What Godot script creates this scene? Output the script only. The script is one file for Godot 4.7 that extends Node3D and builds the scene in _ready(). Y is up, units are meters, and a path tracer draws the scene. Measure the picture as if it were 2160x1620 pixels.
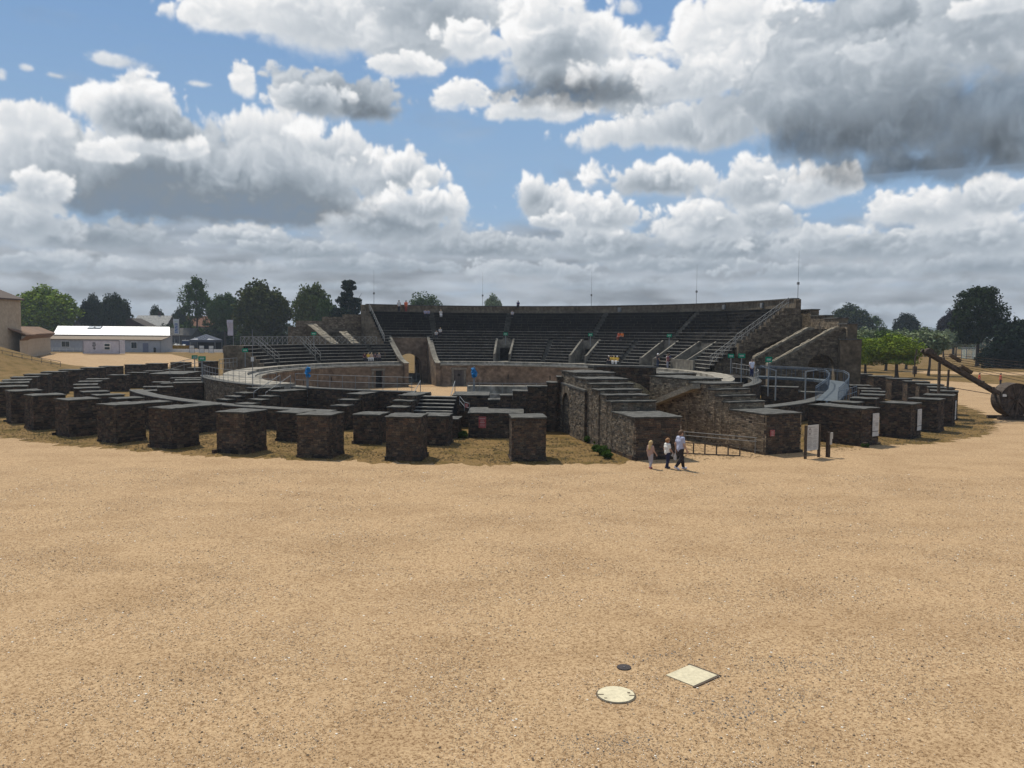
extends Node3D

# World: x to the right of the photograph, y up, -z away from the viewer; metres.
# The amphitheatre is a set of nested ellipses: place(inset, theta) walks round them.
const CENTRE := Vector2(-3.5, -88.5)
const SEMI_A := 48.4
const SEMI_B := 42.9
var axis_u := Vector2(0.17, 0.985).normalized()
var axis_v := Vector2(0.985, -0.17).normalized()
var rng := RandomNumberGenerator.new()
var mats := {}
var taken := {}
var noise_cache := {}

func _ready() -> void:
	rng.seed = 7
	make_camera()
	make_environment()
	make_materials()
	make_ground()
	make_grandstand()
	make_end_walls()
	make_piers()
	make_ruins()
	make_rails_and_posts()
	make_ramp()
	make_left_buildings()
	make_trees()
	make_crane()
	make_signs()
	make_people()
	make_ground_details()

func make_camera() -> void:
	var cam := Camera3D.new()
	cam.name = "camera"
	cam.fov = 49.67
	cam.near = 0.1
	cam.far = 6000.0
	cam.position = Vector3(0, 6.3, 0)
	cam.basis = Basis(Vector3.RIGHT, deg_to_rad(-3.53)) * Basis(Vector3.BACK, deg_to_rad(0.5))
	add_child(cam)
	cam.current = true

func make_environment() -> void:
	var sun := DirectionalLight3D.new()
	sun.name = "sun"
	sun.light_energy = 1.45
	sun.light_color = Color(1.0, 0.965, 0.9)
	sun.light_angular_distance = 0.55
	sun.shadow_enabled = true
	add_child(sun)
	sun.look_at_from_position(Vector3.ZERO, Vector3(0.65, -1.92, 0.95), Vector3.UP)
	var env := Environment.new()
	env.background_mode = Environment.BG_SKY
	env.tonemap_mode = Environment.TONE_MAPPER_LINEAR
	env.tonemap_exposure = 1.0
	env.sdfgi_enabled = true
	env.ssao_enabled = true
	env.ssil_enabled = true
	env.fog_enabled = true
	env.fog_density = 0.00022
	env.fog_light_color = Color(0.82, 0.88, 0.95)
	var sky := Sky.new()
	var pano := PanoramaSkyMaterial.new()
	pano.panorama = ImageTexture.create_from_image(make_sky_image())
	sky.sky_material = pano
	env.sky = sky
	var we := WorldEnvironment.new()
	we.name = "world_environment"
	we.environment = env
	add_child(we)

# ---------------------------------------------------------------- naming
func numbered(called: String) -> String:
	if not taken.has(called):
		taken[called] = 0
		return called
	taken[called] += 1
	return "%s_%03d" % [called, taken[called]]

func tag(o: Node, label: String, category: String, group := "", kind := "") -> Node:
	if label: o.set_meta("label", label)
	if category: o.set_meta("category", category)
	if group: o.set_meta("group", group)
	if kind: o.set_meta("kind", kind)
	return o

func thing(called: String, label: String, category: String, at := Vector3.ZERO, turn := 0.0, group := "") -> Node3D:
	var o := Node3D.new()
	o.name = numbered(called)
	add_child(o)
	o.position = at
	o.rotation.y = turn
	tag(o, label, category, group)
	return o

func part(called: String, mesh: Mesh, m: Material, parent: Node, at := Transform3D()) -> MeshInstance3D:
	var o := MeshInstance3D.new()
	o.name = numbered(called) if parent == self else called
	o.mesh = mesh
	o.material_override = m
	o.transform = at
	parent.add_child(o, true)
	return o

func structure(called: String, mesh: Mesh, m: Material) -> MeshInstance3D:
	var o := part(called, mesh, m, self)
	o.set_meta("kind", "structure")
	return o

const ORD := ["zeroth", "first", "second", "third", "fourth", "fifth", "sixth", "seventh", "eighth", "ninth", "tenth", "eleventh", "twelfth", "thirteenth", "fourteenth", "fifteenth", "sixteenth", "seventeenth", "eighteenth", "nineteenth", "twentieth"]

# ---------------------------------------------------------------- ellipse frame
func ring(d: float, th: float) -> Vector2:
	var t := deg_to_rad(th)
	return CENTRE + axis_u * ((SEMI_A - d) * cos(t)) + axis_v * ((SEMI_B - d) * sin(t))

func r3(d: float, th: float, h: float) -> Vector3:
	var p := ring(d, th)
	return Vector3(p.x, h, p.y)

func frame(th: float) -> Transform3D:
	# origin on the outer ellipse, x along it (rising theta), y up, z outwards
	var t := deg_to_rad(th)
	var tan2 := (axis_u * (-SEMI_A * sin(t)) + axis_v * (SEMI_B * cos(t))).normalized()
	var x := Vector3(tan2.x, 0, tan2.y)
	var z := x.cross(Vector3.UP)
	return Transform3D(Basis(x, Vector3.UP, z), r3(0, th, 0))

# ---------------------------------------------------------------- mesh builder
class Mb:
	var v := PackedVector3Array()
	var n := PackedVector3Array()
	var c := PackedColorArray()
	var uv := PackedVector2Array()
	var col := Color(1, 1, 1)
	var use_uv := false
	func tri(a: Vector3, b: Vector3, d: Vector3) -> void:
		# counter-clockwise seen from outside
		var m := (b - a).cross(d - a).normalized()
		v.append(a); v.append(d); v.append(b)
		n.append(m); n.append(m); n.append(m)
		c.append(col); c.append(col); c.append(col)
		if use_uv:
			uv.append(Vector2.ZERO); uv.append(Vector2.ZERO); uv.append(Vector2.ZERO)
	func quad(a: Vector3, b: Vector3, d: Vector3, e: Vector3) -> void:
		var m := (d - a).cross(e - b).normalized()
		v.append(a); v.append(d); v.append(b); v.append(a); v.append(e); v.append(d)
		for i in 6:
			n.append(m); c.append(col)
		if use_uv:
			uv.append(Vector2(0, 1)); uv.append(Vector2(1, 0)); uv.append(Vector2(1, 1)); uv.append(Vector2(0, 1)); uv.append(Vector2(0, 0)); uv.append(Vector2(1, 0))
	func smooth_tri(a: Vector3, b: Vector3, d: Vector3, na: Vector3, nb: Vector3, nd: Vector3) -> void:
		v.append(a); v.append(d); v.append(b)
		n.append(na); n.append(nd); n.append(nb)
		c.append(col); c.append(col); c.append(col)
	func box(t: Transform3D, s: Vector3, skip_back := false, skip_bottom := false) -> void:
		var h := s * 0.5
		var p: Array[Vector3] = []
		for i in 8:
			p.append(t * Vector3(h.x if i & 1 else -h.x, h.y if i & 2 else -h.y, h.z if i & 4 else -h.z))
		quad(p[4], p[5], p[7], p[6])
		if not skip_back: quad(p[1], p[0], p[2], p[3])
		quad(p[5], p[1], p[3], p[7])
		quad(p[0], p[4], p[6], p[2])
		quad(p[6], p[7], p[3], p[2])
		if not skip_bottom: quad(p[0], p[1], p[5], p[4])
	func bb(centre: Vector3, s: Vector3) -> void:
		box(Transform3D(Basis(), centre), s)
	func bar(a: Vector3, b: Vector3, w: float, h := -1.0) -> void:
		# square bar from a to b
		if h < 0.0: h = w
		var z := (b - a).normalized()
		var x := Vector3.UP.cross(z)
		x = Vector3.RIGHT if x.length() < 0.01 else x.normalized()
		var y := z.cross(x)
		box(Transform3D(Basis(x, y, z), (a + b) * 0.5), Vector3(w, h, a.distance_to(b)))
	func tube(a: Vector3, b: Vector3, ra: float, rb := -1.0, sides := 8, caps := true) -> void:
		if rb < 0.0: rb = ra
		var z := (b - a).normalized()
		var x := Vector3.UP.cross(z)
		x = Vector3.RIGHT if x.length() < 0.01 else x.normalized()
		var y := z.cross(x)
		for i in sides:
			var t0 := TAU * i / sides
			var t1 := TAU * (i + 1) / sides
			var d0 := x * cos(t0) + y * sin(t0)
			var d1 := x * cos(t1) + y * sin(t1)
			smooth_tri(a + d0 * ra, a + d1 * ra, b + d1 * rb, d0, d1, d1)
			smooth_tri(a + d0 * ra, b + d1 * rb, b + d0 * rb, d0, d1, d0)
			if caps:
				tri(a, a + d1 * ra, a + d0 * ra)
				tri(b, b + d0 * rb, b + d1 * rb)
	func path(pts: PackedVector3Array, r: float, sides := 6) -> void:
		for i in pts.size() - 1:
			tube(pts[i], pts[i + 1], r, r, sides)
	func done() -> ArrayMesh:
		var a := []
		a.resize(Mesh.ARRAY_MAX)
		a[Mesh.ARRAY_VERTEX] = v
		a[Mesh.ARRAY_NORMAL] = n
		a[Mesh.ARRAY_COLOR] = c
		if use_uv: a[Mesh.ARRAY_TEX_UV] = uv
		var m := ArrayMesh.new()
		if v.size(): m.add_surface_from_arrays(Mesh.PRIMITIVE_TRIANGLES, a)
		return m

func lin(r: float, g: float, b: float) -> Color:
	return Color(r, g, b).linear_to_srgb()

# polygon (x = along, y = up) pushed from z0 to z1 in the frame t
func extrude(mb: Mb, t: Transform3D, poly: PackedVector2Array, z0: float, z1: float) -> void:
	var area := 0.0
	for i in poly.size():
		var q := poly[(i + 1) % poly.size()]
		area += poly[i].x * q.y - q.x * poly[i].y
	if area < 0.0:
		poly = poly.duplicate()
		poly.reverse()
	var idx := Geometry2D.triangulate_polygon(poly)
	for k in range(0, idx.size(), 3):
		var p := [poly[idx[k]], poly[idx[k + 1]], poly[idx[k + 2]]]
		var cr: float = (p[1] - p[0]).cross(p[2] - p[0])
		if cr < 0.0: p = [p[0], p[2], p[1]]
		mb.tri(t * Vector3(p[0].x, p[0].y, z1), t * Vector3(p[1].x, p[1].y, z1), t * Vector3(p[2].x, p[2].y, z1))
		mb.tri(t * Vector3(p[0].x, p[0].y, z0), t * Vector3(p[2].x, p[2].y, z0), t * Vector3(p[1].x, p[1].y, z0))
	for i in poly.size():
		var a := poly[i]
		var b := poly[(i + 1) % poly.size()]
		mb.quad(t * Vector3(a.x, a.y, z1), t * Vector3(a.x, a.y, z0), t * Vector3(b.x, b.y, z0), t * Vector3(b.x, b.y, z1))

# frame whose x runs inwards along the radius at theta (x = inset), y up, z along the ring
func radial(th: float, s := 0.0) -> Transform3D:
	var f := frame(th)
	return Transform3D(Basis(-f.basis.z, Vector3.UP, (-f.basis.z).cross(Vector3.UP)), f.origin + f.basis.x * s)
# ---------------------------------------------------------------- sky
# clouds: azimuth, elevation, half width, half height (degrees), grey of the base, white of the top
const CLOUDS := [[-27.9,1.5,7.5,0.46,0.52,0.62],[-15.3,1.3,10.4,0.39,0.55,0.64],[0.6,1.7,12.5,0.46,0.50,0.60],[13.4,1.4,9.6,0.39,0.55,0.66],[26.3,1.7,8.8,0.46,0.50,0.62],[-24.0,2.8,8.4,0.52,0.46,0.62],[-12.2,3.0,8.3,0.46,0.42,0.55],[5.5,3.3,9.8,0.59,0.42,0.60],[17.9,3.0,8.7,0.52,0.40,0.55],[28.8,3.1,6.3,0.66,0.40,0.58],[-29.6,3.8,6.3,0.85,0.42,0.66],[-20.6,4.1,6.1,0.66,0.50,0.72],[-10.4,4.4,7.7,0.79,0.36,0.55],[1.2,4.3,4.9,0.79,0.45,0.66],[10.9,4.6,6.4,0.79,0.36,0.56],[20.8,4.0,7.4,0.79,0.38,0.56],[29.5,4.2,5.1,0.98,0.36,0.58],[-27.9,4.4,3.2,0.52,0.60,0.82],[-27.1,5.6,7.0,1.18,0.32,0.55],[-30.1,6.2,3.4,1.97,0.50,0.78],[-17.7,6.1,4.7,0.79,0.40,0.75],[-14.1,5.3,6.4,0.85,0.33,0.60],[-2.7,5.8,7.9,1.18,0.32,0.60],[-8.1,7.3,6.8,2.30,0.34,0.86],[7.0,5.9,6.8,1.64,0.36,0.72],[15.1,5.8,7.0,1.31,0.33,0.62],[23.0,5.6,7.8,1.44,0.38,0.70],[29.4,5.9,4.6,1.77,0.42,0.80],[6.0,7.9,4.2,1.57,0.46,0.95],[13.3,7.4,3.8,1.97,0.50,0.92],[16.9,7.6,2.8,1.31,0.42,0.80],[26.1,7.5,4.4,1.57,0.60,0.92],[29.6,8.1,3.1,1.44,0.50,0.85],[21.5,6.6,2.1,0.49,0.80,0.97],[7.1,6.8,0.5,0.23,0.85,0.97],[1.8,8.9,2.6,2.16,0.40,0.98],[2.8,7.5,2.3,0.79,0.50,0.95],[16.2,9.6,4.1,2.16,0.45,0.94],[19.8,9.3,3.4,1.70,0.60,0.95],[9.8,10.1,4.8,1.70,0.36,0.95],[-29.2,10.1,5.4,3.28,0.62,0.90],[-29.9,12.1,3.1,1.31,0.75,0.92],[-16.4,12.1,4.7,2.79,0.62,0.97],[-12.2,11.4,4.8,2.30,0.50,0.97],[-8.1,10.4,4.5,1.80,0.42,0.96],[-5.9,8.3,3.9,1.70,0.45,0.94],[-20.2,9.2,12.3,3.61,0.20,0.62],[-23.9,7.8,8.1,1.97,0.17,0.34],[-16.5,7.9,9.4,1.80,0.16,0.34],[-29.3,8.2,2.0,1.48,0.50,0.92],[-26.1,10.6,2.2,0.85,0.75,0.97],[-22.5,11.2,3.0,0.92,0.60,0.90],[-24.0,13.2,3.7,2.36,0.30,0.98],[-23.0,12.3,2.7,0.92,0.24,0.50],[-17.7,15.7,1.1,1.38,0.82,0.95],[-25.1,15.9,2.1,0.52,0.75,0.82],[-29.9,14.9,0.4,0.26,0.80,0.85],[-28.4,14.7,0.9,0.23,0.72,0.80],[-20.4,15.2,0.9,0.23,0.75,0.85],[-31.2,14.3,0.4,0.52,0.80,0.90],[-11.6,15.1,4.8,2.03,0.27,0.62],[-13.4,14.7,2.9,1.64,0.35,0.75],[-9.7,14.4,2.6,0.92,0.25,0.40],[-16.4,19.3,6.6,1.70,0.72,0.95],[-11.6,19.5,7.4,3.11,0.62,0.90],[-6.6,18.7,4.9,2.62,0.50,0.85],[-5.3,20.4,5.9,2.30,0.45,0.72],[-2.8,18.8,2.8,1.64,0.72,0.96],[-7.5,17.2,2.9,0.98,0.72,0.92],[-7.2,12.7,0.6,0.26,0.70,0.85],[-6.2,11.8,0.7,0.26,0.70,0.80],[-2.7,15.5,3.6,1.18,0.75,0.95],[1.4,14.7,4.9,1.11,0.70,0.92],[3.3,18.3,5.4,4.10,0.42,0.98],[7.8,15.9,4.9,2.62,0.42,0.93],[4.3,16.0,6.5,1.97,0.20,0.36],[7.4,20.7,1.0,0.72,0.75,0.90],[9.0,19.2,1.3,0.66,0.70,0.88],[8.8,13.1,5.5,1.44,0.62,0.88],[13.1,13.4,5.7,1.97,0.45,0.75],[14.8,18.2,5.4,3.77,0.62,0.97],[12.5,16.3,4.5,1.97,0.60,0.90],[23.9,17.5,9.9,4.26,0.36,0.60],[29.0,17.6,5.7,4.26,0.45,0.75],[21.3,14.8,9.2,3.93,0.36,0.58],[27.2,13.4,9.6,3.93,0.24,0.42],[21.9,12.3,11.0,2.30,0.17,0.30],[26.8,10.5,8.8,1.84,0.15,0.25],[30.2,11.3,4.5,2.95,0.20,0.34],[22.8,17.1,1.8,0.79,0.60,0.75],[29.4,18.7,3.4,0.98,0.70,0.95]]

var puff := FastNoiseLite.new()
var soft := FastNoiseLite.new()
var broad := FastNoiseLite.new()

func blue_at(el: float) -> Vector3:
	var t := clampf(el / 24.0, 0.0, 1.0)
	var low := Vector3(0.44, 0.52, 0.61)
	var mid := Vector3(0.30, 0.455, 0.66)
	var high := Vector3(0.195, 0.345, 0.60)
	return low.lerp(mid, smoothstep(0.0, 0.4, t)).lerp(high, smoothstep(0.3, 1.0, t))

func paint_sky(az0: float, el1: float, w: int, h: int, ppd: float, list: Array) -> PackedFloat32Array:
	var px := PackedFloat32Array()
	px.resize(w * h * 3)
	for j in h:
		var el := el1 - (j + 0.5) / ppd
		var b := blue_at(el)
		var stretch := lerpf(3.2, 1.6, clampf(el / 15.0, 0, 1))
		for i in w:
			var az := az0 + (i + 0.5) / ppd
			var sn := soft.get_noise_2d(az * 0.45, el * stretch)
			var veil := smoothstep(-0.3, 0.45, sn + 0.75 * smoothstep(8.5, 4.0, el) - 0.1) * smoothstep(14.0, 4.0, el) * 0.9
			veil += smoothstep(0.1, 0.7, soft.get_noise_2d(az * 0.5 + 300.0, el * 1.2)) * 0.25
			var g := 0.40 + 0.20 * broad.get_noise_2d(az * 0.8, el * 3.5) + 0.12 * soft.get_noise_2d(az * 0.9 + 70.0, el * stretch * 2.2)
			var c := b.lerp(Vector3(g * 0.94, g * 1.03, g * 1.14), clampf(veil, 0, 1))
			var k := (j * w + i) * 3
			px[k] = c.x; px[k + 1] = c.y; px[k + 2] = c.z
	var seed_ := 0.0
	for cl in list:
		seed_ += 37.3
		var cx: float = cl[0]
		var cy: float = cl[1]
		var rx: float = cl[2]
		var ry: float = cl[3]
		var grey: float = cl[4]
		var white: float = cl[5]
		var veil := white < 0.45 or white - grey < 0.13 or ry < 0.75   # a shaded base or a thin sheet: no crisp edge
		var small := clampf(ry / 3.0, 0.2, 1.0)
		var f := lerpf(2.6, 1.0, small)
		var i0 := maxi(0, int((cx - rx * 1.7 - az0) * ppd))
		var i1 := mini(w, int((cx + rx * 1.7 - az0) * ppd) + 1)
		var j0 := maxi(0, int((el1 - cy - ry * 1.8) * ppd))
		var j1 := mini(h, int((el1 - cy + ry * 1.7) * ppd) + 1)
		var rough := lerpf(1.05, 0.72, small)
		for j in range(j0, j1):
			var el := el1 - (j + 0.5) / ppd
			var v := (el - cy) / ry
			var vv := v * (1.3 if v < 0.0 else 1.0)
			var squash := lerpf(2.0, 1.2, clampf(el / 14.0, 0, 1))
			for i in range(i0, i1):
				var az := az0 + (i + 0.5) / ppd
				var u := (az - cx) / rx
				var r := sqrt(u * u + vv * vv)
				if r > 1.65: continue
				var x := az * f + seed_
				var y := el * f * squash
				var m := soft.get_noise_2d(x * 0.8 + 50.0, y * 0.8)
				x += m * 1.3
				y += broad.get_noise_2d(x * 2.2, y * 2.2 + 80.0) * 1.1
				var n := -puff.get_noise_2d(x, y)
				var lower := smoothstep(0.25, -0.7, v)
				var disp := n * lerpf(0.5, 0.22, lower) + m * 0.62
				var dens := (1.0 - r) * 0.95 + disp * rough + 0.07
				if dens <= 0.0: continue
				var al := 0.0
				if veil:
					al = smoothstep(0.0, 0.75, dens) * 0.9
				else:
					# ragged, half-transparent fringe, then solid
					var fringe := 0.5 + 0.5 * soft.get_noise_2d(x * 4.0 + 9.0, y * 4.0)
					al = smoothstep(0.0, lerpf(0.09, 0.45, lower) + 0.16 * fringe, dens)
				var n2 := -puff.get_noise_2d(x - 0.28, y + 0.5)
				var core := smoothstep(0.04, 0.7, dens)
				var up := smoothstep(-0.7, 0.8, v + 0.75 * m + 0.4 * n)
				var lum := lerpf(grey * 0.92, white * 0.96, clampf(up * 0.74 + (1.0 - core) * 0.5, 0, 1))
				lum += (n - n2) * 0.30 * (0.3 + up) * (0.35 + white - grey)
				lum += m * 0.10
				if white < 0.45: lum *= 0.8
				lum = clampf(lum, 0.09, 0.98)
				var cool := clampf((0.9 - lum) * 1.6, 0, 1)
				var hz := smoothstep(9.0, 0.0, el) * 0.5
				var c := Vector3(lum * (1.0 - 0.19 * cool), lum * (1.0 - 0.035 * cool), lum * (1.0 + 0.13 * cool))
				c = c.lerp(Vector3(0.41, 0.475, 0.55), hz)
				var k := (j * w + i) * 3
				px[k] = lerpf(px[k], c.x, al); px[k + 1] = lerpf(px[k + 1], c.y, al); px[k + 2] = lerpf(px[k + 2], c.z, al)
	return px

func to_image(px: PackedFloat32Array, w: int, h: int) -> Image:
	var b := PackedByteArray()
	b.resize(w * h * 3)
	for i in px.size():
		var x := clampf(px[i], 0.0, 1.0)
		b[i] = int(255.0 * (1.055 * pow(x, 0.41667) - 0.055) + 0.5) if x > 0.0031308 else int(255.0 * 12.92 * x)
	return Image.create_from_data(w, h, false, Image.FORMAT_RGB8, b)

func make_sky_image() -> Image:
	puff.noise_type = FastNoiseLite.TYPE_SIMPLEX_SMOOTH
	puff.fractal_type = FastNoiseLite.FRACTAL_RIDGED
	puff.fractal_octaves = 7
	puff.fractal_gain = 0.58
	puff.frequency = 0.16
	puff.seed = 3
	soft.noise_type = FastNoiseLite.TYPE_SIMPLEX_SMOOTH
	soft.fractal_type = FastNoiseLite.FRACTAL_FBM
	soft.fractal_octaves = 7
	soft.fractal_gain = 0.57
	soft.frequency = 0.17
	soft.seed = 9
	broad.noise_type = FastNoiseLite.TYPE_SIMPLEX_SMOOTH
	broad.fractal_octaves = 3
	broad.frequency = 0.12
	var pano := Image.create(4096, 2048, false, Image.FORMAT_RGB8)
	pano.fill(lin(0.42, 0.40, 0.36))
	# the whole dome at low resolution: the clouds in view, and as many again in every other direction
	var all := []
	var r := RandomNumberGenerator.new()
	r.seed = 11
	for k in 330:
		var el := 2.0 + 80.0 * pow(r.randf(), 1.6)
		var az := r.randf_range(-180, 180)
		if absf(az) < 44.0 and el < 29.0: continue
		var big := lerpf(0.5, 1.5, clampf(el / 30.0, 0, 1)) * r.randf_range(0.5, 1.3)
		var g := r.randf_range(0.2, 0.6)
		all.append([az, el, big * r.randf_range(5, 9) / maxf(0.25, cos(deg_to_rad(el))), big * r.randf_range(1.6, 3.6), g, minf(0.97, g + r.randf_range(0.2, 0.5))])
	all.sort_custom(func(a, b): return a[1] < b[1])
	var coarse := to_image(paint_sky(-180, 90, 720, 180, 2.0, all + CLOUDS), 720, 180)
	coarse.resize(4096, 1024, Image.INTERPOLATE_CUBIC)
	var ppd := 4096.0 / 360.0
	var w := 960
	var h := 352
	var fine := to_image(paint_sky(-w / ppd / 2.0, h / ppd, w, h, ppd, CLOUDS), w, h)
	coarse.blit_rect(fine, Rect2i(0, 0, w, h), Vector2i(2048 - w / 2, 1024 - h))
	# column 0 of a panorama looks along -z: turn the picture half round
	pano.blit_rect(coarse, Rect2i(2048, 0, 2048, 1024), Vector2i(0, 0))
	pano.blit_rect(coarse, Rect2i(0, 0, 2048, 1024), Vector2i(2048, 0))
	return pano
# ---------------------------------------------------------------- materials
func noise_tex(key: String, lo: float, hi: float, freq: float, oct := 5, kind := FastNoiseLite.TYPE_SIMPLEX_SMOOTH, size := 512, contrast := 0.0) -> Texture2D:
	if noise_cache.has(key): return noise_cache[key]
	var n := FastNoiseLite.new()
	n.noise_type = kind
	n.frequency = freq
	n.fractal_octaves = oct
	n.fractal_gain = 0.6
	n.seed = key.hash() % 1000
	var t := NoiseTexture2D.new()
	t.width = size
	t.height = size
	t.seamless = true
	t.noise = n
	var g := Gradient.new()
	g.set_color(0, Color(lo, lo, lo))
	g.set_color(1, Color(hi, hi, hi))
	g.set_offset(0, contrast)
	g.set_offset(1, 1.0 - contrast)
	t.color_ramp = g
	noise_cache[key] = t
	return t

func ramp_tex(key: String, stops: Array, freq: float, oct := 5, size := 1024, kind := FastNoiseLite.TYPE_SIMPLEX_SMOOTH) -> Texture2D:
	if noise_cache.has(key): return noise_cache[key]
	var n := FastNoiseLite.new()
	n.noise_type = kind
	n.frequency = freq
	n.fractal_octaves = oct
	n.fractal_gain = 0.92 if key == "sand_fine" else 0.62
	n.seed = key.hash() % 1000
	var t := NoiseTexture2D.new()
	t.width = size
	t.height = size
	t.seamless = true
	t.noise = n
	var g := Gradient.new()
	g.offsets = PackedFloat32Array(stops.map(func(s): return s[0]))
	g.colors = PackedColorArray(stops.map(func(s): return s[1]))
	t.color_ramp = g
	noise_cache[key] = t
	return t

# col is linear albedo; pattern repeats every `metres`
func stone(key: String, col: Color, metres := 3.0, rough := 0.9, bump := 1.2, fine := "grain") -> StandardMaterial3D:
	if mats.has(key): return mats[key]
	var m := StandardMaterial3D.new()
	m.resource_name = key
	m.albedo_color = (col * (1.85 if fine == "grain" else 1.5 if fine == "plaster" else 1.2)).linear_to_srgb()
	m.roughness = rough
	m.metallic_specular = 0.3
	m.vertex_color_use_as_albedo = true
	m.uv1_triplanar = true
	m.uv1_world_triplanar = true
	m.uv1_scale = Vector3.ONE / metres
	m.uv2_triplanar = true
	m.uv2_world_triplanar = true
	m.uv2_scale = Vector3.ONE / (metres * 3.7)
	match fine:
		"grain": m.albedo_texture = noise_tex("grain", 0.66, 1.0, 0.02, 6, FastNoiseLite.TYPE_SIMPLEX_SMOOTH, 512, 0.15)
		"plaster": m.albedo_texture = noise_tex("plaster", 0.72, 1.0, 0.008, 6, FastNoiseLite.TYPE_SIMPLEX_SMOOTH, 512, 0.2)
		"smooth": m.albedo_texture = noise_tex("smooth", 0.84, 0.96, 0.01, 4)
	m.detail_enabled = true
	m.detail_uv_layer = BaseMaterial3D.DETAIL_UV_2
	m.detail_blend_mode = BaseMaterial3D.BLEND_MODE_MUL
	m.detail_albedo = noise_tex("blotch", 0.72, 1.0, 0.01, 5, FastNoiseLite.TYPE_SIMPLEX_SMOOTH, 512, 0.2) if fine != "smooth" else noise_tex("blotch_soft", 0.9, 1.0, 0.01, 4)
	if bump > 0.0:
		m.heightmap_enabled = true
		m.heightmap_texture = noise_tex("relief", 0.0, 1.0, 0.03, 6)
		m.heightmap_scale = bump
	mats[key] = m
	return m

func flat(key: String, col: Color, rough := 0.6, metal := 0.0) -> StandardMaterial3D:
	if mats.has(key): return mats[key]
	var m := StandardMaterial3D.new()
	m.resource_name = key
	m.albedo_color = col.linear_to_srgb()
	m.roughness = rough
	m.metallic = metal
	m.vertex_color_use_as_albedo = true
	mats[key] = m
	return m

func make_materials() -> void:
	stone("brick_dark", Color(1, 1, 1), 1.1, 0.92, 0.8)
	stone("mortar", Color(0.085, 0.073, 0.058), 1.3)
	stone("coping", Color(0.105, 0.104, 0.098), 0.9, 0.85, 1.5)
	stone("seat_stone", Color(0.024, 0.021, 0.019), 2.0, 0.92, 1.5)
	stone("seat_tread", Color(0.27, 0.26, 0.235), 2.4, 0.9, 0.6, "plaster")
	stone("rubble_lit", Color(0.25, 0.222, 0.175), 1.4, 0.95, 2.5)
	stone("concrete", Color(0.2, 0.185, 0.155), 3.0, 0.85, 0.4, "plaster")
	stone("walkway", Color(0.31, 0.285, 0.24), 2.6, 0.9, 0.4, "plaster")
	stone("arena_plaster", Color(0.215, 0.16, 0.115), 3.5, 0.92, 0.5, "plaster")
	stone("wall_tuff", Color(0.10, 0.082, 0.062), 1.6, 0.93, 2.0)
	stone("rim_plaster", Color(0.185, 0.15, 0.108), 2.6, 0.92, 1.0, "plaster")
	stone("white_paint", Color(0.74, 0.74, 0.72), 3.0, 0.6, 0.0, "smooth")
	stone("stucco", Color(0.47, 0.385, 0.285), 4.0, 0.9, 0.0, "smooth")
	stone("wood_dark", Color(0.085, 0.065, 0.052), 0.7, 0.8, 0.6)
	stone("steel_paint", Color(0.24, 0.255, 0.265), 2.0, 0.45, 0.0, "smooth")
	stone("bridge_blue", Color(0.14, 0.175, 0.22), 2.0, 0.6, 0.0, "smooth")
	stone("tint", Color(0.74, 0.74, 0.74), 1.5, 0.7, 0.0, "smooth")
	stone("cloth", Color(0.74, 0.74, 0.74), 0.3, 0.95, 0.3, "smooth")

# ---------------------------------------------------------------- ground
func sand_material(key: String, tone: Color) -> StandardMaterial3D:
	var m := StandardMaterial3D.new()
	m.resource_name = key
	m.albedo_color = tone.linear_to_srgb()
	m.roughness = 0.96
	m.metallic_specular = 0.25
	m.vertex_color_use_as_albedo = true
	m.uv1_triplanar = true
	m.uv1_world_triplanar = true
	m.uv1_scale = Vector3.ONE / 7.3
	var f := func(a, b, c): return Color(a, b, c)
	m.albedo_texture = ramp_tex("sand_fine", [[0.0, f.call(0.45, 0.40, 0.35)], [0.30, f.call(0.60, 0.55, 0.50)], [0.40, f.call(0.77, 0.735, 0.695)], [0.47, f.call(0.86, 0.835, 0.81)], [0.56, f.call(0.90, 0.885, 0.865)], [0.66, f.call(0.94, 0.935, 0.92)], [0.78, f.call(1, 0.99, 0.97)], [1.0, f.call(1, 1, 1)]], 0.085, 5, 2048, FastNoiseLite.TYPE_VALUE)
	m.detail_enabled = true
	m.detail_uv_layer = BaseMaterial3D.DETAIL_UV_2
	m.detail_blend_mode = BaseMaterial3D.BLEND_MODE_MUL
	m.uv2_triplanar = true
	m.uv2_world_triplanar = true
	m.uv2_scale = Vector3(1.0 / 47.0, 1.0 / 31.0, 1.0 / 31.0)
	m.detail_albedo = ramp_tex("sand_patches", [[0.0, f.call(0.91, 0.895, 0.875)], [0.36, f.call(0.95, 0.94, 0.93)], [0.48, f.call(0.972, 0.967, 0.96)], [0.6, f.call(0.985, 0.98, 0.975)], [1.0, f.call(1, 0.99, 0.98)]], 0.005, 9, 2048)
	m.heightmap_enabled = true
	m.heightmap_texture = noise_tex("sand_relief", 0.0, 1.0, 0.09, 5, FastNoiseLite.TYPE_SIMPLEX_SMOOTH, 1024)
	m.heightmap_scale = 0.6
	return m

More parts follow.
